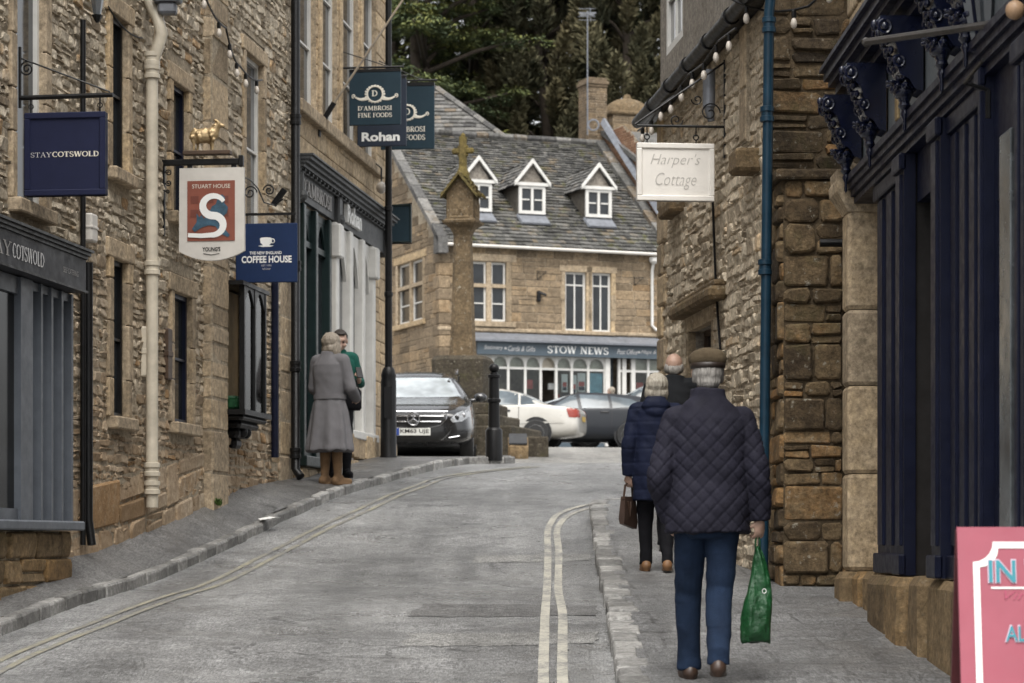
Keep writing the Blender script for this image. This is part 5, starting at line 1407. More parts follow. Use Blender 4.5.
mb.hexa([(-.20,f0,EZ+.35),(-.03,f0,EZ+.35),(-.03,f1,EZ+.35+.74*(f1-f0)+.25),(-.20,f1,EZ+.35+.74*(f1-f0)+.25),(-.10,f0,EZ+.52),(-.03,f0,EZ+.52),(-.03,f1,EZ+.52+.74*(f1-f0)+.25),(-.10,f1,EZ+.52+.74*(f1-f0)+.25)])
mb.build('flashing', M['lead'], t)
# slate hip behind on the left
t = thing('slate_roofed_house', 'house behind the corner shop showing only its higher slate hip roof', 'house', (-3.6, 77, 0), 0)
mb = MB(); cr_ = Vector((4.95,-2.6,11.2)); re = Vector((1.15,1.4,14.6)); le = Vector((-5,1.4,14.6)); cl = Vector((-7,-2.6,11.2)); br_ = Vector((4.95,5.4,11.2)); bl = Vector((-7,5.4,11.2))
def inpoly(a, b): return -.1 < a < 12 and True
vv = (re-Vector((re.x,cr_.y,cr_.z))); VL = vv.length
def f(a, b):
    x = cl.x+a; return x < cr_.x-(cr_.x-re.x)*b/VL-.02 and x > cl.x+(le.x-cl.x)*b/VL
slates(mb, cl, (1,0,0), vv, 12, VL, .28, (.2,.42), .035, 91, clip={'f': f, 'poly': [(0,0),(cr_.x-cl.x,0),(re.x-cl.x,VL),(le.x-cl.x,VL)]})
mb.poly([cr_, br_, re], 0, .4); mb.poly([br_, bl, le, re], 0, .4); mb.poly([bl, cl, le], 0, .4)
mb.build('roof', M['slate'], t)
mb = MB(); 
for a, b in ((cr_,re),(re,le)): 
    n = 12
    for i in range(n): mb.tube([a.lerp(b,i/n)+Vector((0,0,.05)), a.lerp(b,(i+.95)/n)+Vector((0,0,.05))], .10, 6, 0, R.random())
mb.build('ridge_tiles', M['slate'], t)
mb = MB(); mb.box(-6.8,4.7,-2.3,5.2,2,11.2); mb.build('wall', M['ashlar'], t)
# ------------------------------------------------------------------ right side: cottage, stone pier, navy shop
LH = 5.25
o = FH.w(0)
hH = thing('rubble_cottage', 'pale rubble cottage on the right with a hood moulded window and thick dark eaves gutter', 'cottage', (o.x, o.y, 0), FH.rz)
GZ = 4.22
wl = ppx(FH,690,713,326,382); wl = (wl[0], wl[1], wl[2], wl[3])
wu = ppx(FH,668.5,683,-40,86); wu = (wu[0]-.12, wu[1], 4.75, 6.3)
wd = ppx(FH,700,714,400,440)
mb = MB()
masonry(mb, 0, LH, -.6, GZ, [wl], prot=(.002,.018), course=(.08,.15), wid=(.11,.30), gap=.024, seed=101)
ex = lambda x,y,z: (LH-y, x, z)
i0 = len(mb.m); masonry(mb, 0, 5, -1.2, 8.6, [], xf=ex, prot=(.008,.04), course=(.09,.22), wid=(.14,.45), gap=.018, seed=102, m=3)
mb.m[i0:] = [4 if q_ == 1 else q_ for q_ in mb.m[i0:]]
masonry(mb, 0, 5, .2, 8.6, [], xf=lambda x,y,z: (y, 5-x, z), prot=(.01,.03), course=(.12,.2), wid=(.16,.4), seed=103)
backing(mb, 0, LH, GZ, 8.6, [wu], lambda x,y,z:(x,y,z), .0, 2)
reveals(mb, [wl], .2); reveals(mb, [wu], .16)
mb.box(.06, LH-.06, .45, .5, -.6, 8.5, 1); mb.box(.02,LH-.02,4.9,5,-.6,8.6,1)
mb.build('wall', [M['pale_rubble'], M['palemortar'], M['render'], M['end_rubble'], M['darkmortar']], hH)
mb = MB(); slates(mb, (-.1,-.3,8.6), (1,0,0), (0,2.6,2.4), LH+.2, 3.5, .3, (.25,.5), .03, 105); mb.poly([(-.1,2.3,11),(LH+.1,2.3,11),(LH+.1,5.2,8.6),(-.1,5.2,8.6)]); mb.build('roof', M['slate'], hH)
window(hH, *wu, y=.03, frame='white', pane='panelight', nx=2, nz_=3, surround=None, sill=False, fw=.07)
mb = MB(); mb.bbox(wu[0]-.1, wu[1]+.06, -.12, .1, wu[3]-.02, wu[3]+.14, .02); mb.build('lintel', M['dressed'], hH)
window(hH, *wl, y=.16, frame='wood', pane='pane', nx=2, nz_=2, surround='dressed', sw=.1, proud=.02)
mb = MB(); s0, z0 = FH.S(672,322,.12); s1, z1 = FH.S(712,297,.12)
mb.bbox(s0, s1+.05, -.16, .02, wl[3]+.13, wl[3]+.24, .03); mb.bbox(s0+.03, s1, -.10, .02, wl[3]+.24, wl[3]+.30, .02); mb.build('hood_mould', M['dark_rubble'], hH)
s, z = FH.S(742,162,.12); mb = MB(); mb.bbox(s-.17, s+.17, -.20, .05, z-.09, z+.09, .025); mb.build('corbel_stone', M['dark_rubble'], hH)
mb = MB(); s, z = FH.S(748,100); masonry(mb, s-.16, s+.10, z-.35, GZ-.02, [], prot=(.03,.045), course=(.4,.7), wid=(.6,1.), rnd=.3, seed=108, nobase=True); mb.box(s-.16,s+.10,-.03,0,z-.35,GZ-.02,1); mb.build('buttress_strip', [M['dressed'], M['mortar']], hH)
s, z = FH.S(668,210,.1); mb = MB(); mb.bbox(s-.35, s+.35, -.14, .02, z-.05, z+.06, .02); mb.build('ledge_stone', M['dark_rubble'], hH)
# corner quoins
mb = MB(); r = random.Random(3); z = -.4; k = 0
while z < GZ-.3:
    h = r.uniform(.24,.36); a, b = (.42,.25) if k % 2 else (.25,.42); mb.bbox(-.03, a, -.035, b, z+.006, z+h-.006, .02, 0, r.random()); z += h; k += 1
mb.build('quoins', M['dressed'], hH)
# thick gutter: jointed lengths on brackets
mb = MB(); n = 6
for i in range(n):
    a = -.55+(LH+.8)*i/n; b = -.55+(LH+.8)*(i+1)/n
    mb.tube([(a+.01,-.15,GZ+.03),(b-.05,-.15,GZ+.03)], .06, 12); mb.tube([(b-.09,-.15,GZ+.03),(b+.02,-.15,GZ+.03)], .074, 12)
mb.box(-.55, LH+.2, -.10, .0, GZ+.0, GZ+.10); mb.build('gutter', M['black'], hH, smooth=40)
mb = MB(); s, z = FH.S(709,105,.12); mb.tube([(s,-.12,z+.30),(s,-.12,z-.02)], .055, 10); mb.tube([(s,-.12,z-.02),(s,-.10,z-.14)], [.045,.03], 8); tag_ = mb.build('spout', M['lead'], hH, smooth=40)
# cable under the sign
mb = MB(); a = onwall(FH,712,180,.03); b = onwall(FH,716,290,.03); c = onwall(FH,722,375,.03); mb.tube([a, a.lerp(b,.5)+Vector((0,0,-.02)), b, b.lerp(c,.5), c], .012, 6); tag(mb.build('cable', M['black']), 'black cable running down the pale rubble below the cottage sign', 'cable')
# teal downpipe at the corner
a = onwall(FH,769,30,.14); zb = P(19)+.12
pipe('teal blue downpipe with a swan neck at the near corner of the cottage', 'drainpipe', [Vector((a.x-.10,a.y+.12,GZ+.06)), Vector((a.x-.06,a.y+.06,GZ+.12)), Vector((a.x,a.y,GZ+.08)), Vector((a.x+.02,a.y-.02,GZ-.06)), Vector((a.x+.0,a.y,GZ-.25)), Vector((a.x-.045,a.y,zb))], .039, 'pipeblue', [Vector((a.x,a.y,GZ-.35)), Vector((a.x-.03,a.y,2.05)), Vector((a.x-.015,a.y,3.2))])
# white cottage sign
nH = math.atan2(-FH.n.y, -FH.n.x)
h = Hang('hanging_sign', "white framed sign lettered Harper's Cottage hanging from a scrolled iron bracket", 'sign', FH, 725, 203, rz=nH)
o, x0, x1, z0, z1 = board(h, 636.5, 714, 144.5, 202, 'signwhite', .04, 'signwhite', .045)
lettering(o, "Harper's", h.x(650), h.x(700), h.z(169), h.z(155), -.02, 'signgrey', shear=.35, bold=-.014)
lettering(o, 'Cottage', h.x(655), h.x(696), h.z(190.5), h.z(174), -.02, 'signgrey', shear=.35, bold=-.014)
mb = MB(); zb = h.z(127)
mb.tube([(0,0,h.z(60)),(0,0,h.z(158))], .014, 6); mb.tube([(0,0,zb),(h.x(637),0,zb)], .012, 6); mb.tube([(0,0,h.z(62)),(h.x(635),0,zb+.01)], .010, 6)
scroll(mb, (h.x(710),0,h.z(113)), .09, 1.4, .007, 1, 0); scroll(mb, (h.x(676),0,h.z(121)), .06, 1.4, .006, -1, 0); scroll(mb, (h.x(697),0,h.z(100)), .05, 1.3, .006, 1, pi)
for px in (647, 696): mb.tube([(h.x(px),0,zb),(h.x(px),0,h.z(137))], .006, 5); mb.torus((h.x(px),0,h.z(138)), .022, .006, 10, 5); mb.tube([(h.x(px),0,h.z(140)),(h.x(px),0,h.z(145))], .006, 5)
mb.build('bracket', M['black'], h.o)
# bulbs along the eaves and across to the next wall
pts = []
for i in range(8): 
    t_ = .1+(LH-.2)*i/7; p = FH.w(t_, .24, GZ-.16-.05*(i % 2)); pts.append(p)
festoon('row of pale bulbs strung below the dark cottage gutter', pts, 9)
a = FH.w(LH-.3,.3,GZ+.1); b = Vector((2.25,18.35,4.05)); c = Vector((2.5,18.2,4.35))
festoon('two pale bulbs on a cable round the near corner of the cottage', sag(a,b,.08,6)+sag(b,c,.03,4)[1:], 3)
# stone pier with coping in front of the end wall
pX0, pX1, pY = 2.02, 2.46, 18.0
t = thing('stone_pier', 'rough stone pier with a flat coping between the cottage and the navy shop', 'pier', (2.24, 18.2, P(18)+.08))
zt = (HY-180)/F*18-(P(18)+.08)
mb = MB(); w = pX1-pX0
masonry(mb, 0, w, -.25, zt, [], xf=lambda x,y,z: (x-w/2, y-.2, z), prot=(.01,.05), course=(.08,.30), wid=(.12,.42), seed=111)
masonry(mb, 0, .75, -.25, zt, [], xf=lambda x,y,z: (-w/2+y, .55-x, z), prot=(.01,.05), course=(.14,.3), wid=(.18,.4), seed=112)
masonry(mb, 0, .75, -.25, zt, [], xf=lambda x,y,z: (w/2-y, -.2+x, z), prot=(.01,.04), course=(.14,.3), wid=(.18,.4), seed=113)
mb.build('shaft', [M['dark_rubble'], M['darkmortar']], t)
mb = MB(); mb.bbox(-w/2-.06, w/2+.08, -.27, .6, zt, zt+.075, .015, 0, .2); mb.build('coping', M['dark_rubble'], t)
pipe('black downpipe in the gap between the stone pier and the navy shop', 'drainpipe', [Vector((2.52,17.7,zt+P(18)-.15)), Vector((2.52,17.7,P(17.7)+.06))], .045, 'black')
mb = MB(); mb.tube([(-.2,0,0),(0.02,0,.0)], .03, 8); tag(mb.build('pipe_bracket', M['black'], None, loc=(2.46,17.75,(HY-242)/F*17.7)), 'short black pipe arm between the pier and the pipe behind the navy shop', 'bracket')

# ------------------------------------------------------------------ navy shop: local x runs towards the camera from its far end
o = FS.w(0)
hN = thing('navy_shop', 'navy painted shop with scrolled consoles and a deep cornice on the right', 'shop', (o.x, o.y, 0), FS.rz)
def SX(px): return FS.S(px)[0]
PT = -.215                                          # top of the plinth
LN = 9.0
mb = MB(); mb.box(0, LN, .55, .6, -1.6, 7.6, 1)
masonry(mb, 0, LN, 3.5, 7.6, [], prot=(.006,.02), course=(.2,.3), wid=(.3,.7), rnd=.4, seed=121)
masonry(mb, 0, 4, -1.2, 7.6, [], xf=lambda x,y,z: (y, 4-x, z), prot=(.006,.02), course=(.12,.24), wid=(.2,.5), seed=122)
mb.box(LN-.05, LN, 0, 4, -1.6, 7.6, 1); mb.box(0.05, LN, 3.95, 4, -1.6, 7.6, 1); mb.build('wall', [M['ashlar'], M['mortar']], hN)
mb = MB(); slates(mb, (0,-.2,7.6), (1,0,0), (0,2.2,2), LN, 3, .3, (.25,.5), .03, 123); mb.poly([(0,2,9.6),(LN,2,9.6),(LN,4.2,7.6),(0,4.2,7.6)]); mb.build('roof', M['slate'], hN)
# plinth stones
r = random.Random(9); mb = MB(); x = .0
for (a, b, pr) in ((.02,.42,.10),(.44,.78,.02),(.80,1.5,.0),(1.52,2.35,.09),(2.37,2.85,.10),(2.87,3.4,.05),(3.42,4.3,.02),(4.32,5.2,.06),(5.22,6.4,.02),(6.42,7.6,.05)):
    mb.bbox(a, b-.01, -pr-.02, .5, -1.7, PT-r.uniform(.0,.015), .05, 0, r.random())
me = mb.mesh('plinth'); bm = bmesh.new(); bm.from_mesh(me); bmesh.ops.subdivide_edges(bm, edges=bm.edges, cuts=2, use_grid_fill=True)
for v in bm.verts: v.co += Vector((mnoise.noise(v.co*5), mnoise.noise(v.co*5+Vector((7,0,0)))*1.2, mnoise.noise(v.co*5+Vector((0,7,0)))*.5))*.016
bm.to_mesh(me); bm.free(); link('plinth', me, M['plinth'], hN)
# pale stone pilaster with console at the far end
mb = MB(); zc0 = (HY-215)/F*17.1; zc1 = (HY-178)/F*17.1
z = PT
while z < zc0-.01:
    h_ = min(r.uniform(.5,.8), zc0-z); mb.bbox(.06, .36, -.06, .4, z+.003, z+h_-.003, .025, 0, r.random()); z += h_
mb.loft([[(.06-e_,-.06-e_,z_),(.36+e_*.3,-.06-e_,z_),(.36+e_*.3,.4,z_),(.06-e_,.4,z_)] for e_, z_ in ((0,zc0-.01),(.015,zc0+.02),(.05,zc0+.08),(.08,zc0+.13),(.085,zc0+.19),(.07,zc0+.22),(.075,zc1),(.075,zc1+.02))], 0, .6)
mb.build('pilaster', M['dressed'], hN)
LC = 2.34; FZ0 = 2.52; FZ1 = 3.06                   # door head, frieze
def fluted(a, b, y, z0, z1, n, mat='navy', name='panelled_pilaster', ex=.018, dp=.3):
    mb = MB(); mb.box(a, b, y, y+dp, z0, z1)
    for i in range(n):
        x = a+(b-a)*(i+.5)/n; w_ = (b-a)/n*.28; mb.bbox(x-w_, x+w_, y-ex, y+.01, z0+.18, z1-.12, .006)
    mb.bbox(a-.012, b+.012, y-ex-.015, y+.01, z0+.001, z0+.13, .01); mb.bbox(a-.012, b+.012, y-ex-.015, y+.01, z1-.1, z1-.0, .01)
    return mb.build(name, M[mat], hN)
x1, x2, x3, x4, x5, x6, x7 = SX(873)+.02, SX(902), SX(909), SX(937), SX(946), SX(985), SX(1011)
fluted(x1, x2-.025, .03, PT, LC, 3)
fluted(x2-.02, x3, -.03, PT, LC, 1, dp=.07)
mb = MB(); mb.box(x3-.06, x3-.02, .045, .5, PT, LC); mb.build('door_shade_lining', M['dark'], hN)  # near-black lining and door paint in the shade of the doorway
mb = MB(); mb.box(x3, x4, .42, .46, PT, LC); d = mb.build('door', M['dark'], hN)
for k in range(2):
    p_ = MB(); p_.bbox(x3+.15, x4-.15, .40, .43, PT+.2+1.25*k, PT+1.25+1.2*k, .02); p_.build('door_panel', M['dark'], d)
hnd = MB(); hnd.tube([(x4-.12,.28,.9),(x4-.12,.26,1.2)], .014, 6); hnd.build('handle', M['gold'], d)
mb = MB(); mb.box(x3+.002, x4-.002, .05, .35, LC-.3, LC-.001); mb.build('door_head', M['navy'], hN); mb = MB(); mb.box(x3+.004, x4-.004, .1, .5, PT-.06, PT+.02); mb.build('door_step', M['dressed'], hN)
fluted(x4, x5, -.03, PT, LC, 1)
fluted(x5, x6-.02, .03, PT, LC, 4)
fluted(x6-.02, x6+.08, -.02, PT, LC+.05, 1)
mb = MB()
for (a, b) in ((x6+.08,x6+.16),(x7+.12,x7+.22)): mb.box(a, b, .03, .3, PT, LC)
mb.box(x6+.16, x7+.12, .03, .3, PT, PT+.42); mb.box(x6+.16, x7+.12, .03, .3, 1.7, LC); fr_ = mb.build('shop_window_frame', M['navy'], hN)
g = MB(); g.box(x6+.16, x7+.12, .10, .108, PT+.42, 1.7); g.build('pane', M['pane'], fr_)
g = MB(); s0_, s1_ = FS.S(1000,540,.03)[0], FS.S(1011,540,.03)[0]; g.bbox(s0_, s1_, -.034, .03, PT+.22, 1.96, .006); g.build('reflection_strip', M['reflglass'], hN)  # window reflection painted as mottled pale colour on a thin strip
fluted(x7+.22, x7+.5, -.02, PT, LC, 2)
x = x7+.5
while x < 7.6:
    fluted(x, x+.3, -.02, PT, LC, 2); mb = MB(); mb.box(x+.3, x+1.5, .03, .3, PT, PT+.42); mb.box(x+.3, x+1.5, .03, .3, 2.1, LC); mb.box(x+.29, x+.36, .035, .29, PT+.40, 2.12); mb.box(x+1.44, x+1.51, .035, .29, PT+.40, 2.12); f_ = mb.build('shop_window_frame', M['navy'], hN); g = MB(); g.box(x+.3, x+1.5, .10, .108, PT+.42, 2.1); g.build('pane', M['pane'], f_); x += 1.5
# lower moulded cornice over the doors, stepped
mb = MB()
for (a, b, o_) in ((.0,.045,.02),(.045,.09,.045),(.09,.135,.065),(.135,.18,.085)): mb.box(.30, 7.6, -o_, .3, LC+a+.001, LC+b)
mb.build('lower_cornice', M['navy'], hN)
# pale frieze board with gilt characters, far part and near part
mb = MB(); mb.box(.35, 7.6, .015, .3, FZ0+.001, FZ1); fz = mb.build('frieze', M['frieze'], hN)
g = MB()
for x_ in (1.55, 2.05, 2.32): g = MB(); g.bbox(x_, x_+.10, -.004, .02, FZ0+.10, FZ1-.09, .008); g.build('gilt_letter', M['gold'], fz)
# upper cornice
mb = MB()
for (a, b, o_) in ((.0,.05,.08),(.05,.10,.14),(.10,.14,.19),(.14,.20,.22),(.20,.225,.25)): mb.box(.34-o_*.25, 7.6, -o_, .3, FZ1+a+.001, FZ1+b)
mb.hexa([(.28,-.245,FZ1+.226),(7.6,-.245,FZ1+.226),(7.6,.3,FZ1+.226),(.28,.3,FZ1+.226),(.28,-.245,FZ1+.24),(7.6,-.245,FZ1+.24),(7.6,.3,FZ1+.5),(.28,.3,FZ1+.5)])
mb.build('upper_cornice', M['navy'], hN)
# ornate consoles: scroll bracket with leaves, a face-like boss left as foliage, pendant below
def console(x, zt_, k, parent):
    mb = MB(); w_ = .09
    prof = [(0,0),(-.30,0),(-.31,-.04),(-.27,-.10),(-.20,-.16),(-.17,-.24),(-.19,-.31),(-.16,-.37),(-.10,-.40),(-.06,-.46),(0,-.48)]
    mb.loft([[(x+s*w_, y, zt_+z) for y, z in prof] for s in (-1,1)])
    for z, y, r_ in ((-.07,-.27,.052),(-.29,-.17,.042)):
        mb.torus((x-w_-.004,y,zt_+z), r_*.8, .012, 14, 5, axis='x'); mb.torus((x+w_+.004,y,zt_+z), r_*.8, .012, 14, 5, axis='x'); mb.lathe([(.0,-w_-.03),(r_*.45,-w_-.02),(r_*.45,w_+.02),(0,w_+.03)], 10, (x,y,zt_+z), axis='x')
    for i in range(8):
        t_ = i/7; y = -.30+.20*t_; z = -.03-.40*t_; mb.ball((x, y-.02, zt_+z), (.04-.008*abs(i-3.5),.028,.03), 8)
        for s in (-1,1): mb.ball((x+s*.06, y-.006, zt_+z-.01), (.026,.024,.026), 8); 
    for i in range(5):
        a = -pi/2+pi*i/4; mb.capsule((x,-.14,zt_-.42), (x+.085*math.sin(a), -.18-.05*math.cos(a), zt_-.44+.04*math.cos(a)), .026, .012, 8)
    mb.ball((x,-.12,zt_-.46), (.075,.075,.055), 12)
    for i in range(7): a = 2*pi*i/7; mb.ball((x+.07*math.cos(a), -.12+.07*math.sin(a), zt_-.44), .026, 8)
    mb.lathe([(.06,.0),(.035,-.05),(.045,-.075),(.022,-.10),(.03,-.125),(.012,-.16),(.014,-.22),(.0,-.24)], 10, (x,-.11,zt_-.48))
    mb.v = [(x+(p_[0]-x)*1.25, p_[1]*.84, zt_+(p_[2]-zt_)*.92) for p_ in mb.v]
    mb.build('console', M['navygloss'], parent, smooth=45)
for k, px in enumerate((836, 859, 893, 929)):
    x = FS.S(px, 100, .16)[0]; console(x, FZ1-.0, k, hN)
for x in (4.9, 6.4): console(x, FZ1, 0, hN)
# awning arm and lantern
a = Vector(((866-CX)/F*13.2, 13.2, (HY-42)/F*13.2)); b = Vector(((1035-CX)/F*11.4, 11.4, (HY-18)/F*11.4))
mb = MB(); d_ = (b-a).normalized(); mb.tube([a, b], .020, 8); mb.ball(a, .026, 8); q_ = Vector((2.42, b.y+.5, b.z-.1)); mb.tube([a.lerp(b,.85), q_], .014, 6)
tag(mb.build('awning_arm', M['ironbrown']), 'long dark metal awning arm crossing above the navy doorway', 'awning arm')
L_ = Vector(((987-CX)/F*12.2, 12.2, (HY-52)/F*12.2)); t = thing('lantern', 'glazed tapering lantern with a black frame under the navy shop cornice', 'lantern', L_, 0)
mb = MB()
for i in range(4):
    a_ = pi/4+pi/2*i; mb.tube([(.075*math.cos(a_),.075*math.sin(a_),.02),(.15*math.cos(a_),.15*math.sin(a_),.36)], .010, 5)
mb.lathe([(.0,-.04),(.03,-.03),(.08,.0),(.085,.02),(.06,.025)], 8); mb.lathe([(.16,.35),(.17,.37),(.08,.48),(.03,.52),(.02,.6)], 4, (0,0,0)); mb.tube([(0,0,.55),(.15,0,.62),(2.42-L_.x,0,.55)], .016, 6); mb.build('frame', M['navy'], t)
g = MB(); g.lathe([(.07,.02),(.145,.355)], 4); g.build('lamp_glass', M['panelight'], t)
b_ = MB(); b_.ball((0,0,.16),(.035,.035,.05),10); b_.build('bulb', M['bulb'], t)
x_, z_ = FS.S(1015,10,.25); p = FS.w(x_,.25,z_); mb = MB(); mb.ball((0,0,0),.042,14); mb.tube([(0,0,.04),(.0,0,.16)],.012,6); tag(mb.build('wooden_ball', M['ball'], None, smooth=True, loc=p), 'round brown ball finial hanging at the top right by the lantern', 'finial')
# thin rail bracket
x_, z_ = FS.S(978,90,.1); mb = MB(); mb.tube([(0,0,0),(.03,-.12,.03),(.6,-.14,.03)], .010, 6); mb.tube([(0,0,-.14),(0,0,.0)], .014, 6); tag(mb.build('rail_bracket', M['black'], None, loc=FS.w(x_,.05,z_)), 'thin bent iron rail bracket on the navy pilaster below the lantern', 'bracket'); bpy.data.objects['rail_bracket'].rotation_euler[2] = FS.rz
# pink A-board
Y = 9.0; x0 = (957-CX)/F*Y; gz_ = P(Y-.2)+.085; zt = (HY-527)/F*Y-gz_
t = thing('a_board', 'pink pavement A board with a white notched border at the lower right corner', 'A board', (x0+.34, Y, gz_), math.radians(-3))
def xfA(x, y, z): return (x, -.24+.22*z/zt+y, z)       # front leaf leans back
mb = MB(); mb.hexa([xfA(*p_) for p_ in ((-.34,0,0),(.34,0,0),(.34,.024,0),(-.34,.024,0),(-.34,0,zt),(.34,0,zt),(.34,.024,zt),(-.34,.024,zt))]); fl = mb.build('front_leaf', M['pink'], t)
mb = MB(); mb.hexa([(-.34,.24,0),(.34,.24,0),(.34,.264,0),(-.34,.264,0),(-.34,.01,zt-.01),(.34,.01,zt-.01),(.34,.034,zt-.01),(-.34,.034,zt-.01)]); mb.build('rear_leaf', M['boardedge'], t)
bd = MB(); m_ = .055; c_ = .075
def loop(i):
    a, b, c, d = -.34+m_+i, .34-m_-i, m_+i, zt-m_-i
    out = []
    for (cx_, cz_, a0) in ((a,d,-90),(b,d,180),(b,c,90),(a,c,0)):
        for k in range(6):
            an = math.radians(a0+90*k/5); out.append((cx_+(c_-i*.2)*math.cos(an), cz_+(c_-i*.2)*math.sin(an)))
    return out
A = loop(0); B = loop(.024)
nA = len(A)
for i in range(nA):
    j = (i+1) % nA; bd.poly([xfA(A[i][0],-.003,A[i][1]), xfA(A[j][0],-.003,A[j][1]), xfA(B[j][0],-.003,B[j][1]), xfA(B[i][0],-.003,B[i][1])])
bd.build('border', M['paper'], fl)
PX = lambda px: (px-957)/F*Y-.34
def PZ(py): return (HY-py)/F*Y-gz_
lettering(fl, 'IN THE', PX(986), PX(1077), PZ(583), PZ(559), -.001, 'lilac', bold=.045, xf=xfA); lettering(fl, 'IN THE', PX(987), PX(1076), PZ(582), PZ(560), -.004, 'turq', bold=.015, xf=xfA)
q = MB(); q.poly([xfA(PX(989),-.003,PZ(588.5)), xfA(PX(1075),-.003,PZ(588.5)), xfA(PX(1075),-.003,PZ(586.5)), xfA(PX(989),-.003,PZ(586.5))]); q.build('rule', M['paper'], fl)
lettering(fl, 'Vintage', PX(1002), PX(1060), PZ(602), PZ(590), -.001, 'darkpink', shear=.4, bold=-.01, xf=xfA)
lettering(fl, 'ALL DAY', PX(1001), PX(1070), PZ(641), PZ(624), -.001, 'lilac', bold=.03, xf=xfA); lettering(fl, 'ALL DAY', PX(1002), PX(1069), PZ(640), PZ(625), -.004, 'turq', bold=.01, xf=xfA)
# ------------------------------------------------------------------ trees
def foliage(name, cols, rough=.75):
    m, nt, b = newmat(name); co = objco(nt); tn = tone(nt)
    t = math_(nt, 'ADD', tn, rampf(nt, nz(nt, co, .7, 4), .3, .7, -.15, .15))
    nt.links.new(cramp(nt, t, cols), b.inputs['Base Color']); b.inputs['Roughness'].default_value = rough; b.inputs['Specular IOR Level'].default_value = .2
    return m
M['bark'] = plain('conifer_bark', (.035,.026,.018), .95, var=.4, scale=4, bmp=.5, bscale=12)
M['cypress'] = foliage('brown_green_conifer', [(0,(.032,.036,.022)),(.35,(.078,.076,.044)),(.65,(.110,.100,.056)),(1,(.145,.122,.066))])
M['cedar'] = foliage('cedar_needles', [(0,(.030,.042,.025)),(.4,(.065,.085,.040)),(.7,(.115,.135,.05)),(1,(.20,.20,.06))])
M['pine'] = foliage('dark_conifer', [(0,(.030,.037,.025)),(.5,(.068,.078,.044)),(1,(.12,.125,.06))])
def leafmesh(name, mat, parent, cs, dirs, ups, size, tone_, seed, aspect=.28):
    """many leaf sprays: each a bent sliver of foliage"""
    rg = np.random.default_rng(seed); n = len(cs)
    d = dirs/np.linalg.norm(dirs,axis=1,keepdims=True); s = np.cross(d, ups); s /= np.linalg.norm(s,axis=1,keepdims=True)+1e-9
    L = size*rg.uniform(.6,1.4,(n,1)); W = L*aspect*rg.uniform(.7,1.3,(n,1))
    up = np.cross(s, d)
    v = np.stack([cs-d*L*.5, cs+s*W*.5+up*W*.15, cs+d*L*.5-up*L*.12, cs-s*W*.5+up*W*.15], 1).reshape(-1,3)
    me = bpy.data.meshes.new(name); me.vertices.add(4*n); me.vertices.foreach_set('co', v.ravel())
    me.loops.add(4*n); me.loops.foreach_set('vertex_index', np.arange(4*n)); me.polygons.add(n)
    me.polygons.foreach_set('loop_start', np.arange(n)*4); me.polygons.foreach_set('loop_total', np.full(n,4))
    at = me.attributes.new('tone','FLOAT','FACE'); at.data.foreach_set('value', tone_.astype(np.float32))
    me.update(); me.validate()
    return link(name, me, mat, parent, fix=False)
def trunk(t, H, r0, limbs, seed):
    r = random.Random(seed); mb = MB()
    mb.tube([(r.uniform(-.1,.1)*i, r.uniform(-.1,.1)*i, H*i/6-.5) for i in range(7)], [r0*(1-.13*i) for i in range(7)], 10)
    for (a, b, rr) in limbs: mb.tube([a, Vector(a).lerp(Vector(b),.5)+Vector((0,0,.15)), b], [rr, rr*.7, rr*.3], 6)
    mb.build('trunk', M['bark'], t, smooth=True)
def cypress(x, Y, H, rad, label, mat, seed, nplume=260, grp='conifers behind the roofs', per=330, size=.30):
    """upright conifer made of many feathery plumes"""
    rg = np.random.default_rng(seed); z0 = P(Y)
    t = thing('conifer', label, 'tree', (x, Y, z0), 0, grp)
    C = []; D = []; U = []; T = []; limbs = []
    for k in range(nplume):
        f = rg.uniform(.03,.97); a = rg.uniform(0,2*pi); rr = rad*(1-f**1.8*.85)*rg.uniform(.55,1.05)*(1+.25*math.sin(3*a+seed))
        base = np.array([rr*math.cos(a)*.8, rr*math.sin(a)*.8, H*f-.6]); ax = np.array([math.cos(a)*.55, math.sin(a)*.55, 1.0]); ax /= np.linalg.norm(ax)
        PL = rg.uniform(1.4,2.8)*(.7+.3*(1-f)); PW = PL*rg.uniform(.20,.34); tn = np.clip(rg.normal(.45,.2),0,1)
        if k % 5 == 0: limbs.append(((0,0,max(.5,H*f-1.6)), tuple(base), .09))
        n = per; q = rg.uniform(0,1,n)**.8; w = PW*np.sin(pi*np.clip(q*.9+.08,0,1))*rg.uniform(.35,1,n)
        b = rg.uniform(0,2*pi,n); e1 = np.cross(ax,[0,0,1.]); e1 /= np.linalg.norm(e1); e2 = np.cross(ax,e1)
        rad_ = np.outer(np.cos(b),e1)+np.outer(np.sin(b),e2)
        C.append(base+np.outer(q*PL,ax)+rad_*w[:,None]); D.append(ax*1.0+rad_*1.1+rg.normal(0,.35,(n,3))); U.append(rg.normal(0,1,(n,3))); T.append(np.clip(tn+rg.normal(0,.10,n)+.12*(q-.5),0,1))
    C, D, U, T = map(np.concatenate, (C,D,U,T))
    trunk(t, H, .35, limbs, seed)
    leafmesh('crown', mat, t, C, D, U, size, T, seed)
    return t
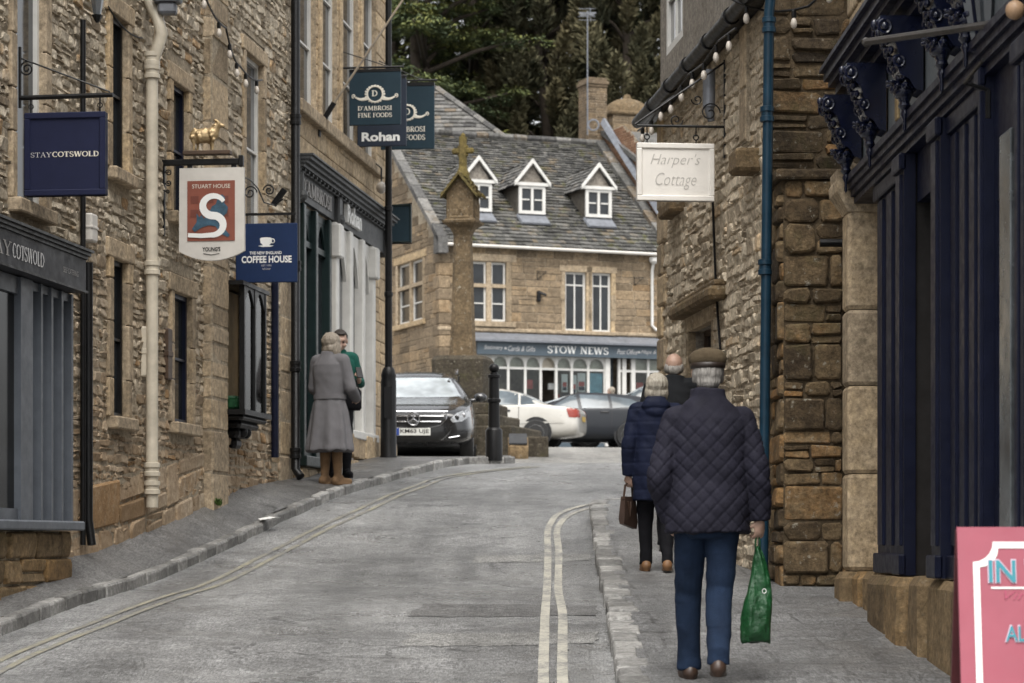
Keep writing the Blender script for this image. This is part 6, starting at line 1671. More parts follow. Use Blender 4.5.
def cedar(x, Y, H, rad, label, seed, nb=60, mat='cedar', per=720, grp='conifers behind the roofs', lo=.25):
    """tall cedar: bare trunk and flat tiers of foliage at the ends of long limbs"""
    rg = np.random.default_rng(seed); z0 = P(Y); t = thing('cedar_tree', label, 'tree', (x, Y, z0), 0, grp)
    C = []; D = []; U = []; T = []; limbs = []
    for k in range(nb):
        f = rg.uniform(lo,1.0); a = rg.uniform(0,2*pi); L = rad*(1.05-f*.55)*rg.uniform(.45,1.05)
        tip = np.array([L*math.cos(a), L*math.sin(a), H*f+L*.12]); limbs.append(((0,0,H*f*.97-.3), tuple(tip), .11))
        for s in range(4):
            c = tip*np.array([1,1,0])*(.45+.18*s)+np.array([rg.normal(0,.3),rg.normal(0,.3),0])+np.array([0,0,tip[2]+rg.normal(0,.12)])
            pr = rg.uniform(.55,1.25); tn = np.clip(rg.normal(.5,.24),0,1); n = per//4
            q = pr*np.sqrt(rg.uniform(0,1,n)); b = rg.uniform(0,2*pi,n)
            off = np.stack([q*np.cos(b), q*np.sin(b), rg.normal(0,.07,n)-.16*(q/pr)**2], 1)
            C.append(c+off); D.append(np.stack([np.cos(b),np.sin(b),rg.normal(-.05,.35,n)],1)); U.append(np.array([0,0,1.])+rg.normal(0,.4,(n,3))); T.append(np.clip(tn+rg.normal(0,.12,n)+.25*(off[:,2]>0),0,1))
    C, D, U, T = map(np.concatenate, (C,D,U,T))
    trunk(t, H, .42, limbs, seed)
    leafmesh('crown', M[mat], t, C, D, U, .22, T, seed, .3)
    return t
def TX(px, Y): return (px-CX)/F*Y
cypress(TX(545,96), 96, 27, 3.4, 'brown green conifer directly above the middle dormer', M['cypress'], 1, 300)
cypress(TX(625,94), 94, 26, 3.2, 'brown green conifer behind the brick chimney and aerial', M['cypress'], 2, 300)
cypress(TX(588,103), 103, 29, 3.3, 'tall brown green conifer between the two in front of it', M['cypress'], 3, 240)
cypress(TX(497,99), 99, 19.5, 2.5, 'low brown conifer right of the slate hip roof', M['cypress'], 4, 200)
cypress(TX(690,98), 98, 28, 3.2, 'dark conifer half hidden behind the cottage eaves on the right', M['pine'], 5, 220)
cypress(TX(655,108), 108, 30, 3., 'dark conifer standing behind the broad domed chimney', M['pine'], 6, 200)
cedar(TX(400,102), 102, 29, 4.6, 'dense dark cedar filling the gap beside the lamp post', 17, 46, 'pine')
cypress(TX(520,112), 112, 31, 2.8, 'dark conifer rising behind the cedars at the top of the picture', M['pine'], 16, 190)
cedar(TX(425,92), 92, 24, 5.2, 'cedar with flat bright green tiers above the rear teal sign', 7, 54)
cedar(TX(470,98), 98, 27, 5.0, 'cedar with yellow green tiers over the slate hip roof', 8, 60)
cedar(TX(372,95), 95, 26, 5., 'cedar behind the lamp post, partly hidden by the ashlar house', 9, 60)
cedar(TX(512,106), 106, 30, 4.6, 'taller dark cedar behind the brown conifers', 10, 50, 'pine')
cedar(TX(445,110), 110, 30, 5., 'dark cedar at the back left with a bare trunk', 11, 46, 'pine')
# ------------------------------------------------------------------ vehicles
def carbody(st, name, paint, parent, lv=2):
    """st: stations front (+x) to rear: x, z_bot, z_mid, z_belt, z_top, w_sill, w_mid, w_belt, w_top"""
    rings = []
    for (x, zb, zm, zl, zt, ws, wm, wl, wt) in st:
        half = [(ws*.55,zb),(ws,zb+.03),(wm,zb+(zm-zb)*.45),(wm,zm),(wl,zl),(wl-.03,zl+max(.012,(zt-zl)*.08)),(wt+.02,zt-max(.008,(zt-zl)*.16)),(wt*.72,zt-.004),(0,zt+.012)]
        rings.append([(x,y,z) for y,z in half]+[(x,-y,z) for y,z in half[:-1][::-1]])
    mb = MB(); n = len(rings[0]); b = 0
    for r_ in rings: mb.v.extend(r_)
    for i in range(len(rings)-1):
        for j in range(n-1): mb.face((i*n+j, (i+1)*n+j, (i+1)*n+j+1, i*n+j+1))
        mb.face((i*n+n-1, (i+1)*n+n-1, (i+1)*n, i*n))
    for e in (0, len(rings)-1):
        for j in range(8): mb.face((e*n+j, e*n+j+1, e*n+n-2-j, e*n+n-1-j) if n-2-j != j+1 else (e*n+j, e*n+j+1, e*n+n-1-j))
    me = mb.mesh(name); recalc(me)
    ob = bpy.data.objects.new('tmp', me); COL.objects.link(ob); m_ = ob.modifiers.new('s','SUBSURF'); m_.levels = lv; m_.render_levels = lv
    me2 = bpy.data.meshes.new_from_object(ob.evaluated_get(bpy.context.evaluated_depsgraph_get())); bpy.data.objects.remove(ob)
    o = link(name, me2, paint, parent, smooth=True)
    bm = bmesh.new(); bm.from_mesh(me2); bv = BVHTree.FromBMesh(bm); bm.free()
    return o, bv
def panel(bv, outline, axis, side, mat, parent, name, off=.006, nr=5, th=0):
    """outline in the plane across axis, laid onto the body: 'x' -> (y,z), 'y' -> (x,z)"""
    pts = [Vector(p) for p in outline]; dense = []
    for a, b in zip(pts, pts[1:]+pts[:1]):
        k = max(1, int((b-a).length/.06)); dense += [a.lerp(b,i/k) for i in range(k)]
    c = sum(dense, Vector((0,0)))/len(dense); mb = MB(); n = len(dense)
    def pr(p):
        if axis == 'x': o_ = Vector((side*6,p.x,p.y)); d = Vector((-side,0,0))
        else: o_ = Vector((p.x,side*3,p.y)); d = Vector((0,-side,0))
        h, nn, _, _ = bv.ray_cast(o_, d)
        if h is None:
            h, nn, _, _ = bv.find_nearest(Vector((side*2.2,p.x,p.y)) if axis == 'x' else Vector((p.x,side*.85,p.y)))
        return tuple(h-d*off)
    for k in range(nr): mb.v.extend(pr(c.lerp(p, 1-k/nr)) for p in dense)
    mb.v.append(pr(c))
    for k in range(nr-1):
        for i in range(n): mb.face((k*n+i, k*n+(i+1)%n, (k+1)*n+(i+1)%n, (k+1)*n+i))
    for i in range(n): mb.face(((nr-1)*n+i, (nr-1)*n+(i+1)%n, nr*n))
    return link(name, mb.mesh(name), M[mat], parent, smooth=True)
def wheel(parent, x, y, r, side):
    mb = MB(); mb.lathe([(r*.62,-.10),(r*.93,-.105),(r,-.07),(r,.07),(r*.93,.105),(r*.62,.10)], 28, (x,y,r), axis='y'); w = mb.build('wheel', M['rubber'], parent, smooth=40)
    q = MB(); yo = y+side*.085
    q.torus((x,yo,r), r*.63, r*.05, 26, 6, axis='y'); q.lathe([(r*.16,-.012),(r*.16,.02)], 12, (x,yo,r), axis='y')
    for k in range(5):
        a = 2*pi*k/5+.3; q.hexa([(x+r*(.1*math.cos(a)+s_*.07*math.sin(a)), yo+e, r+r*(.1*math.sin(a)-s_*.07*math.cos(a))) for e in (-.012,.014) for s_ in (-1,1)][:2][::1]+[(x+r*(.63*math.cos(a)+s_*.10*math.sin(a)), yo-.012, r+r*(.63*math.sin(a)-s_*.10*math.cos(a))) for s_ in (1,-1)]+[(x+r*(.1*math.cos(a)+s_*.07*math.sin(a)), yo+.014, r+r*(.1*math.sin(a)-s_*.07*math.cos(a))) for s_ in (-1,1)]+[(x+r*(.63*math.cos(a)+s_*.10*math.sin(a)), yo+.014, r+r*(.63*math.sin(a)-s_*.10*math.cos(a))) for s_ in (1,-1)])
    q.build('rim', M['alloy'], w)
def paintmat(name, col, rough=.25, metal=.3):
    m = plain(name, col, rough, metal, var=.06, scale=3, coat=.8); return m
M['carblack'] = paintmat('black_car_paint', (.010,.0105,.012), .25, .2); M['carwhite'] = paintmat('ivory_car_paint', (.40,.385,.35), .35, .0)
M['cardark'] = paintmat('dark_grey_car_paint', (.008,.010,.014), .3, .0); M['cardark'] = plain('dark_grey_car_paint', (.010,.012,.016), .42, 0, var=.06, scale=3, coat=.15, spec=.3)
M['carsilver'] = paintmat('silver_car_paint', (.26,.29,.32), .3, .6)
M['sideglass'] = glassy('car_side_glass', (.045,.055,.062), .1, .5)
M['lampglass'] = plain('headlamp_lens', (.33,.34,.35), .12, .4, var=.4, scale=18); M['taillamp'] = plain('tail_lamp', (.20,.025,.014), .2, var=.1); M['amber'] = plain('amber_lens', (.55,.14,.03), .25)
M['screen'] = glassy('windscreen_glass', (.22,.24,.25), .12, .8); M['cartrim'] = plain('black_trim', (.010,.010,.011), .5)  # pale windscreen base colour stands in for reflected sky
def saloon(L=4.7, W=1.82, H=1.44, hood=.98, boot=.98, est=False):
    w = W/2; f = L/2
    S = [(f-.02,.30,.48,.60,.66,w*.60,w*.70,w*.62,w*.50), (f-.12,.22,.50,.68,.74,w*.80,w*.90,w*.80,w*.66), (f-.45,.19,.55,.78,.84,w*.90,w*.98,w*.91,w*.78), (f-.95,.19,.58,.88,.92,w*.92,w,w*.95,w*.82), (f-1.35,.19,.60,.93,hood,w*.92,w,w*.95,w*.82),
         (f-1.62,.19,.60,.95,hood+.12,w*.92,w,w*.95,w*.76), (f-2.15,.19,.62,.96,H-.06,w*.92,w,w*.95,w*.64), (f-2.6,.19,.62,.97,H,w*.92,w,w*.95,w*.63), (-.3,.19,.62,.98,H-.01,w*.92,w,w*.95,w*.63)]
    if est: S += [(-f+1.0,.19,.62,1.0,H-.05,w*.92,w,w*.95,w*.63), (-f+.35,.22,.62,1.0,H-.14,w*.9,w*.98,w*.93,w*.60), (-f+.10,.26,.60,.96,1.10,w*.84,w*.94,w*.88,w*.66), (-f,.34,.58,.86,.92,w*.74,w*.84,w*.80,w*.66)]
    else: S += [(-f+1.45,.19,.62,.99,H-.10,w*.92,w,w*.95,w*.62), (-f+.98,.20,.62,1.0,boot+.12,w*.92,w*.99,w*.94,w*.70), (-f+.72,.21,.62,.97,boot+.01,w*.90,w*.98,w*.93,w*.78), (-f+.18,.25,.60,.92,boot-.03,w*.84,w*.94,w*.88,w*.72), (-f+.05,.30,.58,.86,boot-.07,w*.78,w*.88,w*.80,w*.66), (-f,.38,.56,.74,.80,w*.66,w*.78,w*.72,w*.56)]
    return S
# estate car nose-on
yc = 37.0; cx_ = TX(413.5,yc)
c = thing('parked_car', 'black estate car facing the camera with white plate KM63 UJE, behind the lamp post', 'car', (cx_, yc+2.4, P(yc+2.4)-.02), math.radians(-90-0))
body, bv = carbody(saloon(4.85,1.86,1.50,1.0,1.0,True), 'body', M['carblack'], c)
fx = 2.42
gr = panel(bv, [(-.52,.72),(.52,.72),(.50,.60),(.40,.50),(.2,.46),(-.2,.46),(-.40,.50),(-.50,.60)], 'x', 1, 'cartrim', c, 'grille', .012)
def onb(y, z, off): 
    h, _, _, _ = bv.ray_cast(Vector((6,y,z)), Vector((-1,0,0))); return (h.x+off if h else fx, y, z)
mb = MB(); ol = [(-.52,.72),(.52,.72),(.50,.60),(.40,.50),(.2,.46),(-.2,.46),(-.40,.50),(-.50,.60),(-.52,.72)]
mb.tube([onb(y,z,.02) for y, z in ol], .014, 6)
for z, e_ in ((.645,.46),(.56,.42)): mb.tube([onb(-e_+2*e_*i/10, z, .022) for i in range(11)], [(.008,.012)]*11, 6)
mb.build('grille_bar', M['chrome'], gr)
mb = MB(); cc = onb(0,.60,.05); mb.torus(cc, .095, .012, 26, 7, axis='x')
for k in range(3):
    a = pi/2+2*pi*k/3; mb.tube([cc,(cc[0],cc[1]+.092*math.cos(a),cc[2]+.092*math.sin(a))], [.018,.005], 6)
mb.build('star_emblem', M['chrome'], gr)
for sd in (-1,1):
    hl = panel(bv, [(sd*.56,.60),(sd*.60,.55),(sd*.74,.57),(sd*.86,.66),(sd*.87,.76),(sd*.82,.78),(sd*.66,.70)], 'x', 1, 'lampglass', c, 'headlight', .010)
    for (y, z, r_) in ((.66,.625,.040),(.76,.665,.036)):
        q = onb(sd*y, z, .012); b_ = MB(); b_.ball(q, (.012,r_,r_), 12); b_.build('lamp_lens', M['carblack' if r_ > .038 else 'chrome'], hl, smooth=True)
    panel(bv, [(sd*.50,.36),(sd*.82,.42),(sd*.84,.30),(sd*.55,.29)], 'x', 1, 'cartrim', c, 'air_intake', .008)
    q = [onb(sd*y, z, .014) for y, z in ((.54,.315),(.70,.345),(.84,.345))]; b_ = MB(); b_.tube(q, .008, 5); q = [onb(sd*y, z, .012) for y, z in ((.42,.28),(.52,.36),(.58,.44))]; b_.tube(q, [.01,.006,.003], 5); b_.build('bumper_trim', M['chrome'], c)
    m_ = MB(); m_.ball((.72,sd*1.0,1.03), (.07,.11,.075), 12); m_.capsule((.74,sd*.86,.98),(.72,sd*.96,1.0),.03,.03,8); m_.build('mirror', M['carblack'], c, smooth=True)
    rl = MB(); rl.tube([(.2,sd*.60,1.45),(-.1,sd*.61,1.53),(-1.3,sd*.61,1.51),(-1.75,sd*.60,1.42)], .018, 6); rl.build('roof_rail', M['chrome'], c)
panel(bv, [(-.48,.40),(.48,.40),(.52,.26),(-.52,.26)], 'x', 1, 'cartrim', c, 'air_intake', .006)
ws_ = panel(bv, [(-.60,1.37),(.60,1.37),(.68,1.24),(.78,1.045),(.5,1.02),(0,1.01),(-.5,1.02),(-.78,1.045),(-.68,1.24)], 'x', 1, 'screen', c, 'windscreen', .008, 7)
pl = onb(0,.44,.03); npl = MB(); npl.bbox(pl[0]-.02, pl[0], -.26, .26, .35, .465, .004); npl = npl.build('number_plate', M['plate'], c)
q = MB(); q.box(pl[0]+.0005, pl[0]+.002, -.258, -.215, .353, .462); q.build('plate_band', M['euro'], npl)
lettering(npl, 'KM63 UJE', -.20, .235, .37, .447, 0, 'black', bold=.012, xf=lambda x,y,z: (pl[0]-y, x, z))
for sd in (-1,1):
    for x in (1.55,-1.35): wheel(c, x, sd*.80, .33, sd)
    panel(bv, [(.55,1.02),(.2,1.36),(-1.5,1.34),(-1.9,1.05)], 'y', sd, 'pane', c, 'side_window', .006)
# cars across the square
def sidecar(label, px, Y, rz, st, paint, L, winL, winpost, tail=None, name='parked_car', wheels=(1.45,-1.35), r_=.32, rearwin=None, ds=.0):
    c = thing(name, label, 'car', (TX(px,Y), Y, P(Y)+ds), rz)
    body, bv = carbody(st, 'body', paint, c)
    for sd in (-1,1):
        for wn in winL: panel(bv, wn, 'y', sd, 'sideglass', c, 'side_window', .008)
        for x in wheels:
            a = MB(); a.lathe([(.0,0),(r_*1.17,0),(r_*1.17,.01),(0,.011)], 22, (x,sd*.885-.005,r_+.02), axis='y'); a.build('wheel_arch', M['cartrim'], c)
            wheel(c, x, sd*.86, r_, sd)
        for x in (.66, winL[0][-1][0]-.04, wheels[1]+.42): panel(bv, [(x-.007,.96),(x+.007,.96),(x+.007,.36),(x-.007,.36)], 'y', sd, 'cartrim', c, 'door_seam', .004, 2)
        for (x, z) in winpost:
            h, _, _, _ = bv.ray_cast(Vector((x,sd*3,z)), Vector((0,-sd,0)))
            if h: d = MB(); d.bbox(x-.11, x+.11, h.y-.015, h.y+.015, z-.025, z+.025, .01); d.build('door_handle', paint if False else M['cartrim'], c)
    return c, bv
LwS = [[(.62,1.0),(.05,1.34),(-.32,1.36),(-.32,1.0)],[(-.40,1.0),(-.40,1.36),(-.95,1.32),(-1.28,1.02)]]
# white saloon, tail to the right
st = saloon(4.7,1.8,1.44)
rz = math.radians(180-10)
xr = TX(581,58); Yr = 58
c, bv = sidecar('dirty white saloon with an orange tail light beside the market cross', 581, Yr, rz, st, M['carwhite'], 4.7, [[(.62,1.0),(.05,1.34),(-.30,1.36),(-.30,1.0)],[(-.38,1.0),(-.38,1.36),(-.86,1.33),(-.92,1.0)],[(-.97,1.0),(-.92,1.31),(-1.30,1.12),(-1.32,1.02)]], [(-.62,.86),(.35,.86)])
c.location.x = xr-2.30*math.cos(math.radians(10)); 
for sd in (-1,1):
    panel(bv, [(-2.32,.90),(-2.05,.92),(-2.12,.70),(-2.33,.68)], 'y', sd, 'taillamp', c, 'tail_light', .010)
    panel(bv, [(sd*.50,.92),(sd*.78,.90),(sd*.80,.70),(sd*.52,.70)], 'x', -1, 'taillamp', c, 'tail_light', .010)
    panel(bv, [(-2.0,.60),(1.9,.60),(1.9,.56),(-2.0,.56)], 'y', sd, 'carwhite', c, 'rub_strip', .014)
panel(bv, [(-.55,1.32),(.55,1.32),(.68,1.06),(-.68,1.06)], 'x', -1, 'screen', c, 'rear_window', .008)
panel(bv, [(-.26,.74),(.26,.74),(.26,.62),(-.26,.62)], 'x', -1, 'yellowcard', c, 'number_plate', .014)
# dark hatchback
st = saloon(4.6,1.8,1.44,.98,1.0,True)
c, bv = sidecar('dark grey car with alloy wheels right behind the white saloon', 600, 61, math.radians(180+4), st, M['cardark'], 4.6, [[(.62,1.0),(.10,1.32),(-.05,1.35),(-.10,1.0)],[(-.18,1.0),(-.14,1.36),(-.85,1.33),(-.88,1.0)],[(-.95,1.0),(-.92,1.32),(-1.45,1.24),(-1.75,1.05)]], [(-.75,.90),(.0,.90)])
c.location.x = TX(625,61)-1.35
panel(bv, [(-.60,1.34),(.60,1.34),(.76,1.03),(-.76,1.03)], 'x', 1, 'screen', c, 'windscreen', .008)
for sd in (-1,1): panel(bv, [(-2.28,.95),(-2.0,.95),(-2.1,.78),(-2.29,.78)], 'y', sd, 'taillamp', c, 'tail_light', .010); panel(bv, [(1.9,.66),(2.2,.64),(2.24,.56),(1.95,.56)], 'y', sd, 'lampglass', c, 'headlight', .010)
# silver people carrier
st = saloon(4.5,1.85,1.72,1.06,1.1,True)
st = [(x,zb,zm,zl+.06,zt,ws,wm,wl,wt) for (x,zb,zm,zl,zt,ws,wm,wl,wt) in st]
c, bv = sidecar('silver people carrier with a raked windscreen behind the dark grey car', 660, 63.2, math.radians(182), st, M['carsilver'], 4.5, [[(.75,1.12),(.05,1.58),(-.25,1.62),(-.25,1.10)],[(-.33,1.10),(-.33,1.63),(-1.1,1.58),(-1.15,1.10)],[(-1.22,1.1),(-1.2,1.56),(-1.7,1.44),(-1.85,1.12)]], [(-.7,.98)])
c.location.x = TX(612,63.2)+.75
panel(bv, [(-.58,1.60),(.58,1.60),(.76,1.14),(-.76,1.14)], 'x', 1, 'screen', c, 'windscreen', .008)
# dark car behind the estate
st = saloon(4.4,1.8,1.46,.98,1.02,True)
c, bv = sidecar('dark car with red tail lights glimpsed between the black estate and the cross', 428, 47, math.radians(80), st, M['carblack'], 4.4, LwS, [])
panel(bv, [(-.55,1.34),(.55,1.34),(.68,1.06),(-.68,1.06)], 'x', -1, 'pane', c, 'rear_window', .008)
for sd in (-1,1): panel(bv, [(sd*.45,1.04),(sd*.80,1.04),(sd*.82,.84),(sd*.55,.84)], 'x', -1, 'taillamp', c, 'tail_light', .012)
# ------------------------------------------------------------------ people
def cloth(name, col, rough=.85, bmp=.25, bscale=120, var=.2, spec=.3, sheen=.0):
    m = plain(name, col, rough, 0, var, 5, bmp, bscale, spec); return m
M['quilt'] = cloth('quilted_jacket_cloth', (.015,.0145,.023), .8, .2, 90, .3, .15); M['denim'] = cloth('denim', (.012,.022,.045), .9, .4, 160, .35, .15)
M['tweed'] = cloth('olive_tweed', (.075,.055,.032), .95, .6, 220, .35); M['leather'] = plain('brown_leather', (.040,.022,.014), .45, var=.3, scale=12); M['capband'] = plain('cap_band', (.022,.014,.010), .5)
M['greycoat'] = cloth('grey_wool_coat', (.135,.131,.138), .95, .3, 150, .1); M['suede'] = plain('tan_suede', (.16,.095,.048), .9, var=.3, scale=12, bmp=.3, bscale=40)
M['blackcloth'] = cloth('black_cloth', (.007,.007,.009), .85, spec=.15); M['greenjumper'] = cloth('green_jumper', (.006,.070,.052), .9, .5, 130)
M['navycoat'] = cloth('navy_padded_coat', (.007,.010,.026), .75, .3, 30, .25, .15); M['charcoal'] = cloth('charcoal_coat', (.012,.013,.015), .85, spec=.15)
M['tanboot'] = plain('tan_boot', (.17,.085,.035), .6, var=.25, scale=12); M['brownbag'] = plain('brown_bag_leather', (.050,.030,.022), .5, var=.3)
def hairmat(n, col, dark):
    m, nt, b = newmat(n); co = objco(nt); mp = nt.nodes.new('ShaderNodeMapping'); mp.inputs['Scale'].default_value = (1,1,.12); nt.links.new(co, mp.inputs[0])
    f = nz(nt, mp.outputs[0], 140, 3, .7); nt.links.new(mix(nt, rampf(nt, f, .3, .7), dark, col), b.inputs['Base Color']); b.inputs['Roughness'].default_value = .6; bump(nt, b, f, .35, .01); return m
M['hair_grey'] = hairmat('grey_hair', (.36,.34,.31), (.13,.12,.11)); M['hair_ash'] = hairmat('ash_blonde_hair', (.33,.285,.23), (.12,.10,.075)); M['hair_dark'] = hairmat('dark_hair', (.035,.024,.018), (.012,.009,.007))
M['hair_silver'] = hairmat('silver_blonde_hair', (.45,.41,.34), (.17,.15,.12))
M['eye'] = plain('eye_dark', (.02,.014,.01), .15)
def V3(*a): return Vector(a)
def sring(z, cx, cy, rx, ry, n=24, e=.8, tilt=0):
    return [(cx+rx*math.copysign(abs(math.cos(a))**e, math.cos(a)), cy+ry*math.copysign(abs(math.sin(a))**e, math.sin(a)), z+tilt*math.sin(a)) for a in [2*pi*k/n for k in range(n)]]
def hand(mb, w, d, side, thumbdir, curl=.9, s=1.0, reach=V3(0,1,0)):
    """w wrist, d along the forearm, fingers curl towards reach; four fingers and a thumb"""
    d = d.normalized(); lat = d.cross(reach).normalized(); pn = lat.cross(d).normalized()
    if pn.dot(reach) < 0: pn = -pn
    Mx = Matrix((lat, pn, d)).transposed().to_4x4()
    mb.ball(w+d*.045*s, (.040*s,.018*s,.052*s), 12, M=Mx); mb.capsule(w-d*.02, w+d*.03*s, .026*s, .030*s, 10)
    for k, (lx, ln) in enumerate(((-.030,.066),(-.010,.076),(.011,.072),(.030,.056))):
        a = w+d*.082*s+lat*lx*s; c1 = curl*.6
        k1 = a+(d*math.cos(c1)+pn*math.sin(c1))*ln*.45*s; c2 = curl*1.5; k2 = k1+(d*math.cos(c2)+pn*math.sin(c2))*ln*.35*s; c3 = curl*2.2; k3 = k2+(d*math.cos(c3)+pn*math.sin(c3))*ln*.27*s
        mb.capsule(a-d*.02*s, k1, .0100*s, .0092*s, 8); mb.capsule(k1, k2, .0092*s, .0085*s, 8); mb.capsule(k2, k3, .0085*s, .0072*s, 8)
    t0 = w+d*.022*s+lat*(-thumbdir)*.030*s; t1 = t0+(d*.6+lat*(-thumbdir)*.55+pn*.45)*.045*s; t2 = t1+(d*.75+pn*.55)*.034*s
    mb.capsule(t0, t1, .0125*s, .0105*s, 8); mb.capsule(t1, t2, .0105*s, .0085*s, 8)
def person(label, loc, rz, J, coat, trous, shoes, hairf, mats, voxel=.009, group=None, hem=.8, k=1.0, coatname='coat', quilt=False, hl=None, hr=None, fl_=None, skirt=1.0):
    t = thing('person', label, 'person', loc, rz, group)
    hc = J['head']; yaw = Matrix.Rotation(J.get('yaw',0),3,'Z') @ Matrix.Rotation(J.get('pitch',0),3,'X')
    H = lambda x,y,z: hc+yaw @ V3(x,y,z)
    b = MB()
    kz = J['shL'].z/1.425
    b.loft([sring(z*kz,0,y,rx*.93,ry*.93) for z,y,rx,ry in ((.80,0,.13,.09),(.90,0,.155,.11),(1.02,0,.14,.10),(1.16,0,.135,.10),(1.30,.0,.155,.11),(1.41,-.005,.165,.095),(1.465,-.01,.11,.07),(1.50,-.005,.06,.06))])
    b.capsule(V3(0,-.01,1.43*kz), H(0,-.01,-.06), .058, .054, 14)
    def el(c, r): b.ball(H(*c), r, 16, M=yaw.to_4x4())
    el((0,-.012,.025),(.076,.094,.092)); el((0,.022,-.045),(.060,.066,.066)); el((0,.045,-.088),(.034,.036,.026))
    el((0,.075,.03),(.055,.022,.022)); b.capsule(H(0,.088,.012),H(0,.104,-.028),.010,.015,8)
    el((0,.080,-.062),(.024,.016,.009)); el((0,.078,-.074),(.020,.015,.008))
    for sd in (-1,1):
        el((sd*.078,-.005,-.010),(.010,.020,.032)); el((sd*.045,.058,-.035),(.025,.028,.025)); b.capsule(H(sd*.015,.088,-.027),H(sd*.013,.09,-.028),.010,.009,8)
        s_ = 'L' if sd < 0 else 'R'
        sh, elb, wr = J['sh'+s_], J['el'+s_], J['wr'+s_]
        b.capsule(V3(0,0,sh.z-.05), sh, .05, .046, 12); b.capsule(sh, elb, .046, .036, 12); b.capsule(elb, wr, .038, .026, 12)
        hn = (hl if sd < 0 else hr) or {}
        hand(b, wr, hn.get('d', wr-elb), sd, hn.get('thumb', 1), hn.get('curl', .6), .95, hn.get('reach', V3(-sd*.6,.8,0)))
        hp, kn, an = J['hip'+s_], J['kn'+s_], J['an'+s_]
        b.capsule(hp, kn, .068, .045, 14); b.capsule(kn, kn.lerp(an,.4)+V3(0,-.008,0), .043, .043, 14); b.capsule(kn.lerp(an,.4)+V3(0,-.008,0), an, .043, .032, 12)
        td = J.get('toe'+s_, V3(0,1,0)); b.capsule(an+V3(0,0,-.03), an+td*.12+V3(0,0,-.045), .036, .028, 10)
    link('body', fuse(b, min(voxel,.0085), 3), M['skin'], t, smooth=True)
    for sd in (-1,1):
        e = MB(); e.ball(H(sd*.031,.073,.006), .0105, 10); e.build('eye', M['eye'], t, smooth=True)
    # coat: body and sleeves in one cloth
    c = MB(); c.loft([sring(z,x,y,rx,ry,32,.82) for (z,x,y,rx,ry) in coat['rings']])
    for s_ in 'LR':
        sh, elb, wr = J['sh'+s_], J['el'+s_], J['wr'+s_]; r0, r1, r2 = coat['sl']
        inn = V3(sh.x*.55, sh.y, sh.z+.005); c.capsule(inn, sh, r0*1.08, r0, 14)
        c.capsule(sh, sh.lerp(elb,.5), r0, (r0+r1)/2*1.02, 14); c.capsule(sh.lerp(elb,.5), elb, (r0+r1)/2*1.02, r1, 14); c.capsule(elb, elb.lerp(wr,.5), r1, (r1+r2)/2*1.03, 14)
        dd = (wr-elb).normalized(); a = elb.lerp(wr,.5); c.tube([a, a.lerp(wr,.6), wr-dd*.012, wr+dd*.004], [(r1+r2)/2*1.03, r2*1.05, r2*1.04, r2*1.0], 16)
    for q in coat.get('extra', ()): c.ball(q[0], q[1], 14)
    me = fuse(c, voxel*.8, 4)
    n = len(me.vertices); co = np.empty(n*3); no = np.empty(n*3); me.vertices.foreach_get('co', co); me.vertices.foreach_get('normal', no); co = co.reshape(-1,3); no = no.reshape(-1,3)
    x, y, z = co[:,0], co[:,1], co[:,2]
    if quilt:
        p = .082; arc_ = np.where(np.abs(x) < 1, x+.35*np.sign(x)*np.clip(y,0,1), x)
        u = (arc_*1.05+z)/p; v = (arc_*1.05-z)/p
        f = lambda q: 2*np.abs(q-np.round(q))
        h = -.0042*np.exp(-(f(u)/.17)**2)-.0042*np.exp(-(f(v)/.17)**2)+.002*np.sqrt(np.clip(f(u)*f(v),0,1))
        h = h*np.clip((1.44-z)/.10,.15,1)
    else:
        h = np.zeros(n)
    fold = np.array([mnoise.noise(Vector((a*7,b_*7,c_*2.6)))*.012+mnoise.noise(Vector((a*13+5+c_*6,b_*13,c_*11)))*.0085 for a,b_,c_ in co])
    if coat.get('pad'):      # padded coat: soft horizontal channels
        h = h-.0035*np.exp(-((2*np.abs(z/.115-np.round(z/.115)))/.2)**2)
    hm = coat['rings'][0][0]
    if coat.get('skirtfold'):
        ang = np.arctan2(y, x); h = h+np.where(z < 1.0, np.clip((1.0-z)/.5,0,1)*.016*np.sin(ang*9+2*np.sin(ang*2)), 0)
    co = co+no*(h+fold*coat.get('fold',1))[:,None]
    me.vertices.foreach_set('co', co.ravel()); me.update()
    ct = link(coatname, me, M[mats['coat']], t, smooth=True)
    # trousers
    if trous:
        q = MB(); q.loft([sring(z,0,y,rx,ry) for z,y,rx,ry in ((.76,0,.10,.10),(.82,0,.165,.125),(.90,0,.178,.132),(1.0,0,.165,.122))])
        for s_ in 'LR':
            hp, kn, an = J['hip'+s_], J['kn'+s_], J['an'+s_]; a, bb, cc_ = trous
            q.capsule(hp, hp.lerp(kn,.5), a, (a+bb)/2*1.03, 16); q.capsule(hp.lerp(kn,.5), kn, (a+bb)/2*1.03, bb, 16); q.capsule(kn, kn.lerp(an,.5), bb, (bb+cc_)/2*1.02, 16)
            m_ = kn.lerp(an,.5); q.tube([m_, m_.lerp(an,.5), an+V3(0,0,.04), an+V3(0,-.005,-.025)], [(bb+cc_)/2*1.02, cc_*1.02, cc_, cc_*1.04], 18)
        me = fuse(q, voxel*.85, 4)
        for v in me.vertices:
            nn = mnoise.noise(Vector((v.co.x*6,v.co.y*6,v.co.z*5)))*.008+mnoise.noise(Vector((v.co.x*10+3+v.co.z*9,v.co.y*8,v.co.z*12)))*.007*(1 if v.co.z < .3 or .42 < v.co.z < .6 or v.co.z > .68 else .35); v.co += v.normal*nn
        link('trousers', me, M[mats['trousers']], t, smooth=True)
